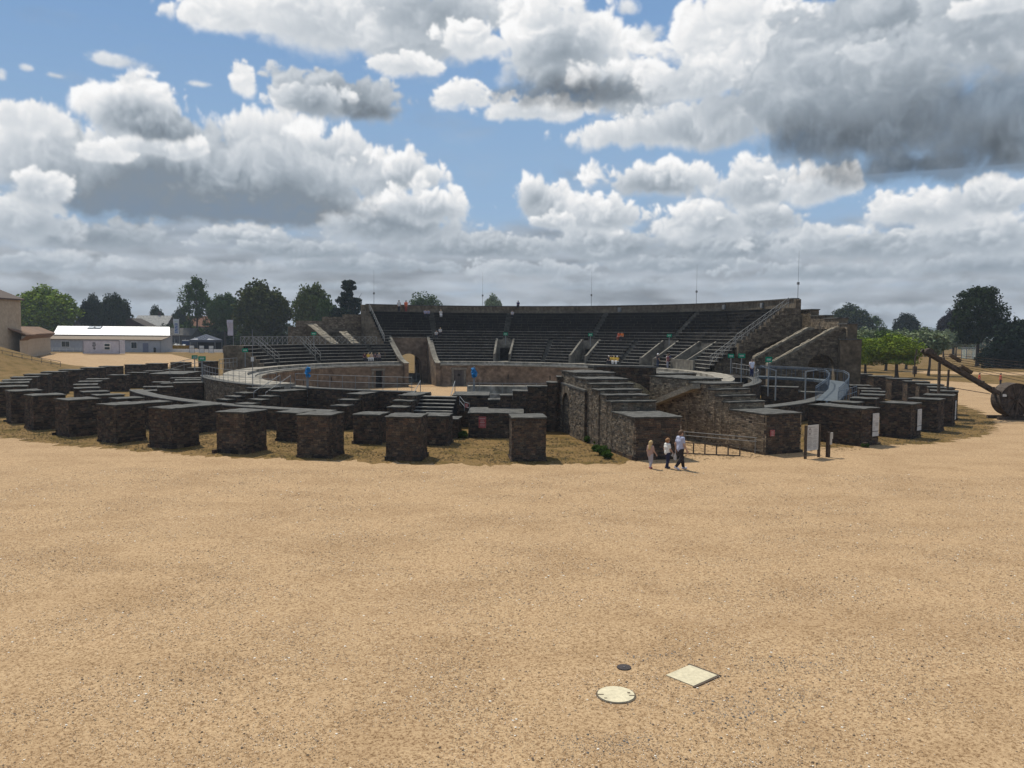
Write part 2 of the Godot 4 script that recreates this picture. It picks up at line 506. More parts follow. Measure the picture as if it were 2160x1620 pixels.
func grass_material(key: String, tone: Color) -> StandardMaterial3D:
	var m: StandardMaterial3D = sand_material(key, tone)
	var f := func(a, b, c): return Color(a, b, c)
	m.albedo_texture = ramp_tex("grass_fine", [[0.0, f.call(0.5, 0.48, 0.34)], [0.3, f.call(0.68, 0.65, 0.5)], [0.5, f.call(0.84, 0.80, 0.68)], [0.72, f.call(0.95, 0.90, 0.78)], [1.0, f.call(1, 0.98, 0.9)]], 0.09, 5, 1024, FastNoiseLite.TYPE_VALUE)
	m.uv1_scale = Vector3.ONE / 3.1
	m.detail_albedo = ramp_tex("grass_patches", [[0.0, f.call(0.66, 0.70, 0.5)], [0.35, f.call(0.82, 0.82, 0.7)], [0.55, f.call(0.95, 0.94, 0.9)], [1.0, f.call(1, 0.98, 0.93)]], 0.014, 7, 1024)
	m.uv2_scale = Vector3.ONE / 37.0
	return m

func polar_sheet(rings: PackedFloat32Array, th0: float, th1: float, step: float, h: float, wobble := 0.0, inner = null, outer = null) -> ArrayMesh:
	# rings: insets from the outer ellipse (negative = outside); first and last may be bent by callables
	var n := int(round((th1 - th0) / step))
	var mb := Mb.new()
	var wn := FastNoiseLite.new()
	wn.frequency = 0.05
	for i in n:
		var ta := th0 + (th1 - th0) * i / n
		var tb := th0 + (th1 - th0) * (i + 1) / n
		var lo_a: float = inner.call(ta) if inner != null else rings[0]
		var lo_b: float = inner.call(tb) if inner != null else rings[0]
		var hi_a: float = outer.call(ta) if outer != null else rings[-1]
		var hi_b: float = outer.call(tb) if outer != null else rings[-1]
		for k in rings.size() - 1:
			var fa := (rings[k] - rings[0]) / (rings[-1] - rings[0])
			var fb := (rings[k + 1] - rings[0]) / (rings[-1] - rings[0])
			var p := [r3(lerpf(lo_a, hi_a, fa), ta, h), r3(lerpf(lo_b, hi_b, fa), tb, h), r3(lerpf(lo_b, hi_b, fb), tb, h), r3(lerpf(lo_a, hi_a, fb), ta, h)]
			if wobble > 0.0:
				for q in 4:
					p[q].y += wn.get_noise_2d(p[q].x * 2.0, p[q].z * 2.0) * wobble
			mb.quad(p[0], p[3], p[2], p[1])
	return mb.done()

func make_ground() -> void:
	var grass := grass_material("dry_grass", Color(0.275, 0.2, 0.122))
	mats["dry_grass"] = grass
	var sand := sand_material("sand", Color(0.53, 0.388, 0.24))
	mats["sand"] = sand
	var rim := func(th: float) -> float: return 8.2 if th > -174.4 and th < -162.4 else 20.6
	structure("ground", polar_sheet(PackedFloat32Array([20.6, 16, 10, 5, 0, -6, -15, -30, -60, -120, -300, -800, -3500]), -180, 180, 1, 0.0, 0.0, rim), grass)
	structure("arena_floor", polar_sheet(PackedFloat32Array([42.8, 36, 30, 26, 20.6]), -180, 180, 4, -1.2), sand)
	# the sandy square in the foreground and round the right side
	var wn := FastNoiseLite.new()
	wn.frequency = 0.09
	var edge_in := func(th: float) -> float:
		var base := -1.0 - 2.6 * smoothstep(-20.0, -60.0, th) - 1.6 * smoothstep(18.0, 40.0, th) - 2.0 * smoothstep(60.0, 90.0, th)
		base += 9.5 * smoothstep(4.6, 6.6, th) * smoothstep(12.6, 10.6, th) + 1.6 * smoothstep(0.0, 3.0, th) * smoothstep(27.0, 22.0, th)
		return base + 0.8 * wn.get_noise_2d(th * 3.0, 0.0) + 0.7 * wn.get_noise_2d(th * 14.0, 9.0) + 0.5 * wn.get_noise_2d(th * 45.0, 33.0)
	var edge_out := func(th: float) -> float:
		return -120.0 + 92.0 * smoothstep(62.0, 100.0, th) + 95.0 * smoothstep(-62.0, -80.0, th)
	var rings := PackedFloat32Array()
	for k in 48: rings.append(-1.0 - 119.0 * pow(k / 47.0, 1.15))
	var plaza := polar_sheet(rings, -78, 112, 0.3, 0.012, 0.012, edge_in, edge_out)
	structure("sand_square", plaza, sand)
	# forecourt by the low white building
	var mb := Mb.new()
	var f := [Vector3(-74, 0.01, -128), Vector3(-62, 0.01, -140), Vector3(-52, 0.01, -146), Vector3(-78, 0.01, -196), Vector3(-88, 0.01, -214), Vector3(-126, 0.01, -216), Vector3(-108, 0.01, -190), Vector3(-92, 0.01, -158)]
	for k in range(1, f.size() - 1):
		mb.tri(f[0], f[k], f[k + 1])
	structure("forecourt", mb.done(), sand)
	# paths through the tree lawn and along the fence
	mb = Mb.new()
	mb.quad(Vector3(70, 0.012, -140), Vector3(220, 0.012, -110), Vector3(220, 0.012, -128), Vector3(70, 0.012, -152))
	mb.quad(Vector3(60, 0.012, -268), Vector3(240, 0.012, -255), Vector3(240, 0.012, -266), Vector3(60, 0.012, -279))
	mb.quad(Vector3(-110, 0.012, -232), Vector3(-40, 0.012, -236), Vector3(-40, 0.012, -243), Vector3(-110, 0.012, -240))
	structure("footpath", mb.done(), sand)
	# the grassy bank at the left with its stair
	mb = Mb.new()
	var c := Vector2(-96, -122)
	for i in 26:
		for j in 26:
			var q := []
			for s in [[0, 0], [1, 0], [1, 1], [0, 1]]:
				var x: float = c.x - 36.0 + (i + s[0]) * 72.0 / 26.0
				var z: float = c.y - 36.0 + (j + s[1]) * 72.0 / 26.0
				var d := Vector2((x - c.x) / 32.0, (z - c.y) / 30.0).length()
				q.append(Vector3(x, 5.6 * smoothstep(1.0, 0.25, d) - 0.05, z))
			mb.quad(q[0], q[3], q[2], q[1])
	structure("hill", mb.done(), grass)
	# wooded ridges on the horizon
	mb = Mb.new()
	var hn := FastNoiseLite.new()
	hn.frequency = 0.004
	for i in 120:
		var a0 := deg_to_rad(-60.0 + i)
		var a1 := deg_to_rad(-59.0 + i)
		var h0 := 26.0 + 22.0 * hn.get_noise_1d(i * 30.0) + 6.0 * hn.get_noise_1d(i * 170.0)
		var h1 := 26.0 + 22.0 * hn.get_noise_1d((i + 1) * 30.0) + 6.0 * hn.get_noise_1d((i + 1) * 170.0)
		var d0 := Vector3(sin(a0), 0, -cos(a0))
		var d1 := Vector3(sin(a1), 0, -cos(a1))
		mb.quad(d0 * 1900.0, d1 * 1900.0, d1 * 2150.0 + Vector3.UP * h1, d0 * 2150.0 + Vector3.UP * h0)
		mb.quad(d0 * 2150.0 + Vector3.UP * h0, d1 * 2150.0 + Vector3.UP * h1, d1 * 2600.0, d0 * 2600.0)
	structure("hills", mb.done(), stone("far_wood", Color(0.035, 0.05, 0.03), 60.0, 1.0, 0.0))
# ---------------------------------------------------------------- grandstand
const RISE := 0.394
const RUN := 0.5
const GATE := [185.7, 197.5]
const BOXES := [[161.0, 166.0], [135.6, 141.0], [111.0, 116.0], [97.5, 103.6]]
const STAIRS_UPPER := [163.5, 138.3, 113.5, 184.0]
const STAIRS_LOWER := [150.0, 124.0, 205.5, 226.0, 243.0]

func ring_strip(mb: Mb, th0: float, th1: float, prof: Array, step := 2.0) -> void:
	# prof: list of [inset, height] points swept along the ring, outside to the left of the path
	var n := maxi(1, int(ceil(absf(th1 - th0) / step)))
	for i in n:
		var ta := lerpf(th0, th1, float(i) / n)
		var tb := lerpf(th0, th1, float(i + 1) / n)
		for k in prof.size() - 1:
			mb.quad(r3(prof[k][0], ta, prof[k][1]), r3(prof[k + 1][0], ta, prof[k + 1][1]), r3(prof[k + 1][0], tb, prof[k + 1][1]), r3(prof[k][0], tb, prof[k][1]))

func ring_block(mb: Mb, th0: float, th1: float, d_out: float, d_in: float, h0: float, h1: float, step := 2.0) -> void:
	# closed curved block; d_out < d_in
	ring_strip(mb, th0, th1, [[d_in, h0], [d_in, h1], [d_out, h1], [d_out, h0]], step)
	for e in [th0, th1]:
		var a := r3(d_in, e, h0)
		var b := r3(d_out, e, h0)
		var c := r3(d_out, e, h1)
		var d := r3(d_in, e, h1)
		if e == th0: mb.quad(a, d, c, b)
		else: mb.quad(a, b, c, d)

func row_spans(k: int) -> Array:
	var hi := 250.0 if k < 6 else 200.0
	var cuts := []
	if k < 9: cuts.append([GATE[0], GATE[1]])
	if k < 8:
		for b in BOXES: cuts.append([b[0], b[1]])
	var half := 0.75
	if k >= 8:
		for s in STAIRS_UPPER: cuts.append([s - half, s + half])
	if k < 8:
		for s in STAIRS_LOWER:
			if s < hi: cuts.append([s - half, s + half])
	cuts.sort_custom(func(a, b): return a[0] < b[0])
	var spans := []
	var at := 87.0
	for c in cuts:
		if c[1] > hi: continue
		if c[0] > at + 0.3: spans.append([at, c[0]])
		at = maxf(at, c[1])
	if at < hi: spans.append([at, hi])
	return spans

func make_grandstand() -> void:
	var g := thing("grandstand", "curved stone grandstand of many seat rows rising behind the sandy arena", "grandstand")
	var rr := RandomNumberGenerator.new()
	rr.seed = 21
	for k in 18:
		var f := 18.0 - k * RUN
		var h := 2.2 + RISE * (k + 1)
		for s in row_spans(k):
			var mb := Mb.new()
			var t := rr.randf_range(0.8, 1.15)
			mb.col = Color(t, t, t * rr.randf_range(0.94, 1.02))
			# uneven stone blocks: each a little proud or sunk
			var th: float = s[0]
			while th < s[1] - 0.05:
				var w := rr.randf_range(1.2, 2.6)
				var e: float = minf(s[1], th + w)
				if s[1] - e < 0.5: e = s[1]
				var dz := rr.randf_range(-0.03, 0.03)
				var dy := rr.randf_range(-0.02, 0.02)
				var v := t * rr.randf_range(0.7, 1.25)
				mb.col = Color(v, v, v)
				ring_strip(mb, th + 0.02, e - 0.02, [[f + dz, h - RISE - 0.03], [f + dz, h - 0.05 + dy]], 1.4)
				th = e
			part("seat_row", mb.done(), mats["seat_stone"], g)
			mb = Mb.new()
			mb.col = Color(1, 1, 1) if k < 11 else Color(0.24, 0.235, 0.225)
			ring_block(mb, s[0], s[1], f - RUN, f + 0.035, h - 0.05, h, 1.4)
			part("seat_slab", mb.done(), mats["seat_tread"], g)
	# radial stairs, two steps to a row
	for q in [[STAIRS_UPPER, 8, 18], [STAIRS_LOWER, 0, 8]]:
		for st in q[0]:
			var top: int = q[2]
			if st > 200.0: top = 6
			var mb := Mb.new()
			for k in range(q[1] * 2, top * 2):
				var f := 18.0 - k * RUN * 0.5
				var h := 2.2 + RISE * 0.5 * (k + 1)
				mb.col = Color(0.32, 0.32, 0.31) * rr.randf_range(0.75, 1.2)
				ring_block(mb, st - 0.75, st + 0.75, f - RUN * 0.5, f, h - RISE * 0.6, h, 2.0)
			part("stair", mb.done(), mats["seat_tread"], g)
	# terrace and parapet along the top
	var mb := Mb.new()
	ring_block(mb, 87, 200, 8.1, 9.0, 9.0, 9.3, 2.0)
	part("terrace", mb.done(), mats["seat_stone"], g)
	mb = Mb.new()
	ring_block(mb, 87, 200, 7.5, 8.1, 8.6, 10.28, 2.0)
	part("parapet", mb.done(), mats["rim_plaster"], g)
	mb = Mb.new()
	ring_block(mb, 87, 200, 7.4, 8.22, 10.28, 10.42, 2.0)
	part("coping", mb.done(), mats["coping"], g)
	mb = Mb.new()
	ring_block(mb, 87, 187.5, 7.0, 7.5, 0.0, 8.6, 2.0)
	ring_block(mb, 196.5, 200, 7.0, 7.5, 0.0, 8.6, 2.0)
	ring_block(mb, 187.5, 196.5, 7.0, 7.5, 3.4, 8.6, 2.0)
	part("outer_wall", mb.done(), mats["rim_plaster"], g)
	mb = Mb.new()
	ring_block(mb, 200, 250, 14.6, 15.0, 0.0, 4.56, 2.0)
	part("rear_wall", mb.done(), mats["wall_tuff"], g)
	# walkway, podium ledge, arena wall
	mb = Mb.new()
	ring_block(mb, 87, GATE[0], 17.5, 19.4, 1.7, 2.2, 2.0)
	ring_block(mb, GATE[1], 262, 17.5, 19.4, 1.7, 2.2, 2.0)
	ring_block(mb, 262, 284, 17.2, 19.4, 1.7, 2.14, 2.0)
	ring_block(mb, 284, 312, 15.9, 19.4, 1.7, 2.12, 2.0)
	ring_block(mb, 348.5, 376, 19.9, 20.75, 1.7, 2.42, 2.0)
	ring_block(mb, 376, 405, 19.9, 20.75, 1.7, 2.22, 2.0)
	ring_block(mb, 405, 430, 17.6, 19.4, 1.7, 2.2, 2.0)
	ring_block(mb, 70, 87, 17.3, 19.4, 1.7, 2.2, 2.0)
	part("walkway", mb.done(), mats["walkway"], g)
	for s in [[-12.5, GATE[0]], [GATE[1], 341.5]]:
		mb = Mb.new()
		ring_block(mb, s[0], s[1], 19.4, 20.1, 1.4, 1.88, 2.0)
		part("podium_ledge", mb.done(), mats["seat_tread"], g)
		mb = Mb.new()
		ring_block(mb, s[0], s[1], 20.1, 20.62, -1.25, 1.62, 2.0)
		part("arena_wall", mb.done(), mats["arena_plaster"], g)
		mb = Mb.new()
		ring_block(mb, s[0], s[1], 20.1, 20.72, 1.62, 1.78, 2.0)
		part("wall_cap", mb.done(), mats["concrete"], g)
	mb = Mb.new()
	ring_block(mb, 70, 86.5, 15.4, 17.3, 0.0, 2.05, 2.0)
	part("rubble_bed", mb.done(), mats["seat_stone"], g)
	# doors and slits in the arena wall
	var dark := flat("dark_opening", Color(0.012, 0.01, 0.009), 0.9)
	for d in [[207.9, "open"], [178.0, "shut"]]:
		var t := Transform3D(frame(d[0]).basis, r3(20.62, d[0], -1.2))
		t.basis = Basis(t.basis.x * -1.0, Vector3.UP, t.basis.z * -1.0)
		var fm := Mb.new()
		fm.box(t * Transform3D(Basis(), Vector3(-0.85, 1.15, 0.05)), Vector3(0.3, 2.3, 0.16))
		fm.box(t * Transform3D(Basis(), Vector3(0.85, 1.15, 0.05)), Vector3(0.3, 2.3, 0.16))
		fm.box(t * Transform3D(Basis(), Vector3(0, 2.42, 0.05)), Vector3(2.2, 0.26, 0.2))
		part("door_surround", fm.done(), mats["concrete"], g)
		var dm := Mb.new()
		if d[1] == "open":
			dm.box(t * Transform3D(Basis(), Vector3(0, 1.14, 0.012)), Vector3(1.4, 2.28, 0.02))
			part("doorway", dm.done(), dark, g)
			dm = Mb.new()
			dm.col = Color(0.16, 0.09, 0.06)
			dm.box(t * Transform3D(Basis(Vector3.UP, 0.9), Vector3(0.5, 1.12, 0.28)), Vector3(0.7, 2.2, 0.06))
			part("door", dm.done(), mats["tint"], g)
		else:
			for b in 5:
				dm.col = Color(0.13, 0.115, 0.11) * rr.randf_range(0.8, 1.2)
				dm.box(t * Transform3D(Basis(), Vector3(-0.56 + b * 0.28, 1.14, 0.03)), Vector3(0.265, 2.26, 0.05))
			part("door", dm.done(), mats["tint"], g)
			dm = Mb.new()
			dm.box(t * Transform3D(Basis(), Vector3(0, 1.55, 0.06)), Vector3(0.36, 0.34, 0.02))
			part("door_hatch", dm.done(), dark, g)
	for s in [226.9, 160.3, 145.1, 240.0]:
		var t := Transform3D(frame(s).basis, r3(20.62, s, 0.2))
		var m2 := Mb.new()
		m2.box(t, Vector3(0.16, 0.62, 0.03))
		part("slit", m2.done(), dark, g)
	make_gate(g)
	make_entrance_boxes(g)

func make_gate(g: Node3D) -> void:
	for q in [[GATE[0], -1.0], [GATE[1], 1.0]]:
		var t := radial(q[0])
		var poly := PackedVector2Array([Vector2(21.1, -1.2), Vector2(21.1, 1.95), Vector2(19.4, 2.35), Vector2(18.0, 2.95), Vector2(13.3, 5.75), Vector2(12.9, 5.75), Vector2(12.9, -1.2)])
		# follow the radius between the two insets of the nested rings
		var mb := Mb.new()
		var a := r3(21.0, q[0], 0)
		var b := r3(12.9, q[0], 0)
		var x := (a - b).normalized()
		var tt := Transform3D(Basis(x, Vector3.UP, x.cross(Vector3.UP)), b - x * 12.9 * (a.distance_to(b) / 8.1))
		tt.basis = Basis(x * (a.distance_to(b) / 8.1), Vector3.UP, x.cross(Vector3.UP))
		extrude(mb, tt, poly, -0.3, 0.3)
		part("gate_side_wall", mb.done(), mats["arena_plaster"], g)
		mb = Mb.new()
		var top := [Vector2(21.1, 1.95), Vector2(19.4, 2.35), Vector2(18.0, 2.95), Vector2(13.3, 5.75), Vector2(12.9, 5.75)]
		for i in top.size() - 1:
			mb.bar(tt * Vector3(top[i].x, top[i].y + 0.06, 0), tt * Vector3(top[i + 1].x, top[i + 1].y + 0.06, 0), 0.74, 0.12)
		part("gate_coping", mb.done(), mats["concrete"], g)
	# back wall with the arch, and the vaulted passage behind it
	var pa := r3(13.2, GATE[0], 0)
	var pb := r3(13.2, GATE[1], 0)
	var ax := (pb - pa).normalized()
	var wid := pa.distance_to(pb)
	var bt := Transform3D(Basis(ax, Vector3.UP, ax.cross(Vector3.UP)), pa)
	var mid := wid * 0.5
	var rad := 1.95
	var spring := 1.2
	var poly := PackedVector2Array([Vector2(0, -1.2), Vector2(0, 5.45), Vector2(wid, 5.45), Vector2(wid, -1.2), Vector2(mid + rad, -1.2)])
	for i in 15:
		var an := PI * i / 14.0
		poly.append(Vector2(mid + rad * cos(an), spring + rad * sin(an)))
	poly.append(Vector2(mid - rad, -1.2))
	var mb := Mb.new()
	extrude(mb, bt, poly, -0.35, 0.35)
	part("gate_back_wall", mb.done(), mats["arena_plaster"], g)
	mb = Mb.new()
	mb.bar(bt * Vector3(0, 5.52, 0), bt * Vector3(wid, 5.52, 0), 0.8, 0.14)
	part("gate_coping", mb.done(), mats["concrete"], g)
	mb = Mb.new()
	var outz := 0.35
	var sgn := -1.0 if (bt * Vector3(mid, 0, 1)).distance_to(Vector3(CENTRE.x, 0, CENTRE.y)) < (bt * Vector3(mid, 0, -1)).distance_to(Vector3(CENTRE.x, 0, CENTRE.y)) else 1.0
	var way := Vector3(-0.16, 0, -0.987)   # the passage runs along the main axis
	var prev := Vector2(mid + rad, -1.2)
	for i in 16:
		var an := PI * i / 14.0
		var nx := Vector2(mid + rad * cos(an), spring + rad * sin(an)) if i < 15 else Vector2(mid - rad, -1.2)
		mb.quad(bt * Vector3(prev.x, prev.y, 0.0), bt * Vector3(nx.x, nx.y, 0.0), bt * Vector3(nx.x, nx.y, 0.0) + way * 5.6, bt * Vector3(prev.x, prev.y, 0.0) + way * 5.6)
		prev = nx
	part("gate_vault", mb.done(), mats["arena_plaster"], g)
	# floor and steps up to the ground behind
	mb = Mb.new()
	mb.quad(bt * Vector3(-0.5, -1.18, -sgn * 8.0), bt * Vector3(wid + 0.5, -1.18, -sgn * 8.0), bt * Vector3(wid + 0.5, -1.18, sgn * 6.4), bt * Vector3(-0.5, -1.18, sgn * 6.4))
	part("gate_floor", mb.done(), mats["sand"], g)
	mb = Mb.new()
	for k in 7:
		mb.box(Transform3D(bt.basis, bt * Vector3(mid, -1.1 + k * 0.18, 0.0) + way * (2.2 + k * 0.34)), Vector3(rad * 2.0, 0.2, 0.36))
	part("gate_stair", mb.done(), mats["seat_tread"], g)
	mb = Mb.new()
	for s in [-1.0, 1.0]:
		var q := bt * Vector3(mid + s * 1.3, 0.0, 0.0)
		mb.bar(q + way * 2.2, q + way * 4.8 + Vector3(0, 1.3, 0), 0.07)
		mb.bar(q + way * 2.2 - Vector3(0, 1.1, 0), q + way * 2.2, 0.06)
		mb.bar(q + way * 4.8, q + way * 4.8 + Vector3(0, 1.3, 0), 0.06)
	part("gate_handrail", mb.done(), mats["white_paint"], g)

func make_entrance_boxes(g: Node3D) -> void:
	for bi in BOXES.size():
		var b: Array = BOXES[bi]
		var mb := Mb.new()
		for e in b:
			var a := r3(18.0, e, 0)
			var c := r3(13.9, e, 0)
			var x := (a - c).normalized()
			var len := a.distance_to(c)
			var tt := Transform3D(Basis(x, Vector3.UP, x.cross(Vector3.UP)), c)
			var poly := PackedVector2Array([Vector2(-0.15, 2.2), Vector2(-0.15, 5.5), Vector2(0.1, 5.5), Vector2(len - 0.25, 3.35), Vector2(len + 0.05, 3.3), Vector2(len + 0.05, 2.2)])
			extrude(mb, tt, poly, -0.14, 0.14)
		part("entrance_side_wall", mb.done(), mats["concrete"], g)
		mb = Mb.new()
		ring_block(mb, b[0], b[1], 13.75, 14.0, 4.1, 5.5, 2.0)
		ring_block(mb, b[0], b[0] + 0.9, 13.75, 14.0, 2.2, 4.1, 2.0)
		ring_block(mb, b[1] - 0.9, b[1], 13.75, 14.0, 2.2, 4.1, 2.0)
		part("entrance_back_wall", mb.done(), mats["concrete"], g)
		mb = Mb.new()
		ring_block(mb, b[0], b[1], 11.0, 11.1, 2.2, 4.3, 2.0)
		ring_block(mb, b[0], b[1], 11.0, 13.8, 4.2, 4.4, 2.0)
		part("entrance_passage", mb.done(), mats["wall_tuff"], g)
		mb = Mb.new()
		ring_block(mb, b[0], b[1], 10.9, 18.0, 2.15, 2.2, 2.0)
		part("entrance_floor", mb.done(), mats["concrete"], g)
	var mb := Mb.new()
	var b: Array = BOXES[3]
	ring_block(mb, b[0] - 4.6, b[1] - 0.3, 17.95, 18.2, 2.2, 3.35, 2.0)
	part("balustrade_wall", mb.done(), mats["concrete"], g)
# ---------------------------------------------------------------- masonry
const TONES := [Color(0.071, 0.051, 0.039), Color(0.090, 0.062, 0.044), Color(0.057, 0.047, 0.040), Color(0.107, 0.069, 0.049), Color(0.044, 0.036, 0.031), Color(0.080, 0.063, 0.049), Color(0.122, 0.090, 0.062)]
const PALE := [Color(0.199, 0.156, 0.110), Color(0.159, 0.131, 0.098), Color(0.225, 0.188, 0.144), Color(0.133, 0.110, 0.084), Color(0.179, 0.135, 0.094), Color(0.113, 0.094, 0.074)]

# bricks on the rectangle (0,0)-(w,h) of the frame t, whose z points out of the wall
func brick_face(mb: Mb, t: Transform3D, w: float, h: float, bw: float, bh: float, tones: Array, jut := 0.02, keep = null) -> void:
	var rows := maxi(1, int(round(h / bh)))
	var ch := h / rows
	for r in rows:
		var x := -rng.randf() * bw
		while x < w:
			var l := bw * rng.randf_range(0.65, 1.35)
			var x0 := maxf(0.0, x)
			var x1 := minf(w, x + l)
			x += l
			if x1 - x0 < 0.05: continue
			if rng.randf() < 0.03: continue
			var y := (r + 0.5) * ch
			if keep != null and not keep.call((x0 + x1) * 0.5, y, x1 - x0): continue
			var out := jut * rng.randf_range(0.25, 1.3)
			var k: Color = tones[rng.randi() % tones.size()]
			mb.col = k * rng.randf_range(0.75, 1.25)
			var sy := ch - rng.randf_range(0.010, 0.022)
			mb.box(t * Transform3D(Basis(Vector3.BACK, rng.randf_range(-0.012, 0.012)), Vector3((x0 + x1) * 0.5, y + rng.randf_range(-0.004, 0.004), out - 0.04)), Vector3(x1 - x0 - 0.013, sy, 0.08), true)

# the same bricks, each a node of its own
var brick_meshes: Array = []
var brick_mats: Array = []
func loose_bricks(parent: Node3D, t: Transform3D, w: float, h: float, bw: float, bh: float, jut := 0.022) -> void:
	if brick_meshes.is_empty():
		for i in 5:
			var q := Mb.new()
			var c := 0.06
			# a worn block: chamfered front, corners slightly off
			var f := []
			for s in [[-1, -1], [1, -1], [1, 1], [-1, 1]]:
				f.append(Vector2(s[0] * (0.5 - c * rng.randf_range(0.3, 1.3)), s[1] * (0.5 - c * 1.6 * rng.randf_range(0.3, 1.3))))
			var b := [Vector2(-0.5, -0.5), Vector2(0.5, -0.5), Vector2(0.5, 0.5), Vector2(-0.5, 0.5)]
			var fr := f.map(func(p): return Vector3(p.x, p.y, 0.5 + rng.randf_range(-0.05, 0.05)))
			q.quad(fr[0], fr[1], fr[2], fr[3])
			for k in 4:
				var m := (k + 1) % 4
				q.quad(Vector3(b[k].x, b[k].y, 0.36), Vector3(b[m].x, b[m].y, 0.36), fr[m], fr[k])
				q.quad(Vector3(b[k].x, b[k].y, -0.5), Vector3(b[m].x, b[m].y, -0.5), Vector3(b[m].x, b[m].y, 0.36), Vector3(b[k].x, b[k].y, 0.36))
			brick_meshes.append(q.done())
		for i in TONES.size():
			brick_mats.append(stone("brick_tone_%d" % i, TONES[i] * 1.12, 0.9, 0.92, 0.8))
	var rows := maxi(1, int(round(h / bh)))
	var ch := h / rows
	for r in rows:
		var x := -rng.randf() * bw
		while x < w:
			var l := bw * rng.randf_range(0.7, 1.3)
			var x0 := maxf(0.0, x)
			var x1 := minf(w, x + l)
			x += l
			if x1 - x0 < 0.06 or rng.randf() < 0.02: continue
			var out := jut * rng.randf_range(0.3, 1.3)
			var o := MeshInstance3D.new()
			o.name = "brick"
			o.mesh = brick_meshes[rng.randi() % brick_meshes.size()]
			o.material_override = brick_mats[rng.randi() % brick_mats.size()]
			o.transform = t * Transform3D(Basis(Vector3.BACK, rng.randf_range(-0.015, 0.015)), Vector3((x0 + x1) * 0.5, (r + 0.5) * ch, out - 0.04)).scaled_local(Vector3(x1 - x0 - 0.014, ch - rng.randf_range(0.011, 0.022), 0.08))
			parent.add_child(o, true)

func coping_slab(w: float, d: float, y: float, th := 0.07, over := 0.03) -> ArrayMesh:
	# uneven slab of crazy paving, centred at the origin
	var mb := Mb.new()
	var nx := maxi(3, int(w / 0.3))
	var nz := maxi(3, int(d / 0.3))
	var g := []
	for j in nz + 1:
		for i in nx + 1:
			var e := (i == 0 or j == 0 or i == nx or j == nz)
			var x := (float(i) / nx - 0.5) * (w + over * 2.0) + rng.randf_range(-1, 1) * (0.02 if e else 0.07)
			var z := (float(j) / nz - 0.5) * (d + over * 2.0) + rng.randf_range(-1, 1) * (0.02 if e else 0.07)
			g.append(Vector3(x, y + th + rng.randf_range(-0.012, 0.018), z))
	for j in nz:
		for i in nx:
			var t := rng.randf_range(0.72, 1.2)
			mb.col = Color(t, t, t * rng.randf_range(0.94, 1.03))
			mb.quad(g[j * (nx + 1) + i], g[(j + 1) * (nx + 1) + i], g[(j + 1) * (nx + 1) + i + 1], g[j * (nx + 1) + i + 1])
	mb.col = Color(0.7, 0.68, 0.64)
	for i in nx:
		for e in [[i, i + 1], [nz * (nx + 1) + i + 1, nz * (nx + 1) + i]]:
			var a: Vector3 = g[e[0]]
			var b: Vector3 = g[e[1]]
			mb.quad(a, b, Vector3(b.x, y, b.z), Vector3(a.x, y, a.z))
	for j in nz:
		for e in [[(j + 1) * (nx + 1), j * (nx + 1)], [j * (nx + 1) + nx, (j + 1) * (nx + 1) + nx]]:
			var a: Vector3 = g[e[0]]
			var b: Vector3 = g[e[1]]
			mb.quad(a, b, Vector3(b.x, y, b.z), Vector3(a.x, y, a.z))
	return mb.done()

# a free-standing block of masonry, base centre at the node; faces: which sides carry bricks
func masonry_block(parent: Node3D, w: float, d: float, h: float, bw: float, bh: float, tones: Array, loose := false, plinth := true, at := Transform3D()) -> void:
	var core := Mb.new()
	var a := 0.035
	core.box(at * Transform3D(Basis(), Vector3(0, h * 0.5 - 0.1, 0)), Vector3(w - a * 2.0, h + 0.2, d - a * 2.0))
	part("core", core.done(), mats["mortar"], parent)
	var sides := [
		[Transform3D(Basis(), Vector3(-w * 0.5, 0, d * 0.5 - a)), w],
		[Transform3D(Basis(Vector3.UP, PI * 0.5), Vector3(w * 0.5 - a, 0, d * 0.5)), d],
		[Transform3D(Basis(Vector3.UP, -PI * 0.5), Vector3(-w * 0.5 + a, 0, -d * 0.5)), d],
		[Transform3D(Basis(Vector3.UP, PI), Vector3(w * 0.5, 0, -d * 0.5 + a)), w]]
	var mb := Mb.new()
	for i in 4:
		if loose and i == 0:
			loose_bricks(parent, at * sides[i][0], sides[i][1], h - 0.02, bw, bh)
		else:
			brick_face(mb, at * sides[i][0], sides[i][1], h - 0.02, bw, bh, tones)
	var o := part("brickwork", mb.done(), mats["brick_dark"], parent)
	o.set_meta("kind", "stuff")
	part("coping", coping_slab(w, d, h), mats["coping"], parent, at)
	if plinth:
		mb = Mb.new()
		var ph := rng.randf_range(0.12, 0.26)
		for i in 4:
			var t: Transform3D = sides[i][0]
			var l: float = sides[i][1]
			var x := 0.0
			while x < l - 0.1:
				var s := rng.randf_range(0.2, 0.5)
				mb.col = TONES[rng.randi() % TONES.size()] * rng.randf_range(0.6, 0.95)
				mb.box(at * t * Transform3D(Basis(Vector3.BACK, rng.randf_range(-0.06, 0.06)), Vector3(x + s * 0.5, ph * 0.5 - 0.06, 0.0)), Vector3(s - 0.015, ph + rng.randf_range(-0.05, 0.05), 0.13 + rng.randf_range(0, 0.06)))
				x += s
		part("plinth", mb.done(), mats["brick_dark"], parent)

func pier(called: String, label: String, th: float, inset: float, w: float, d: float, h: float, group: String, loose := false, bw := 0.21, bh := 0.105) -> Node3D:
	var f := frame(th)
	var p := thing(called, label, "pier", f * Vector3(0, 0, -inset - d * 0.5), 0.0, group)
	p.basis = f.basis
	masonry_block(p, w, d, h, bw, bh, TONES, loose)
	return p

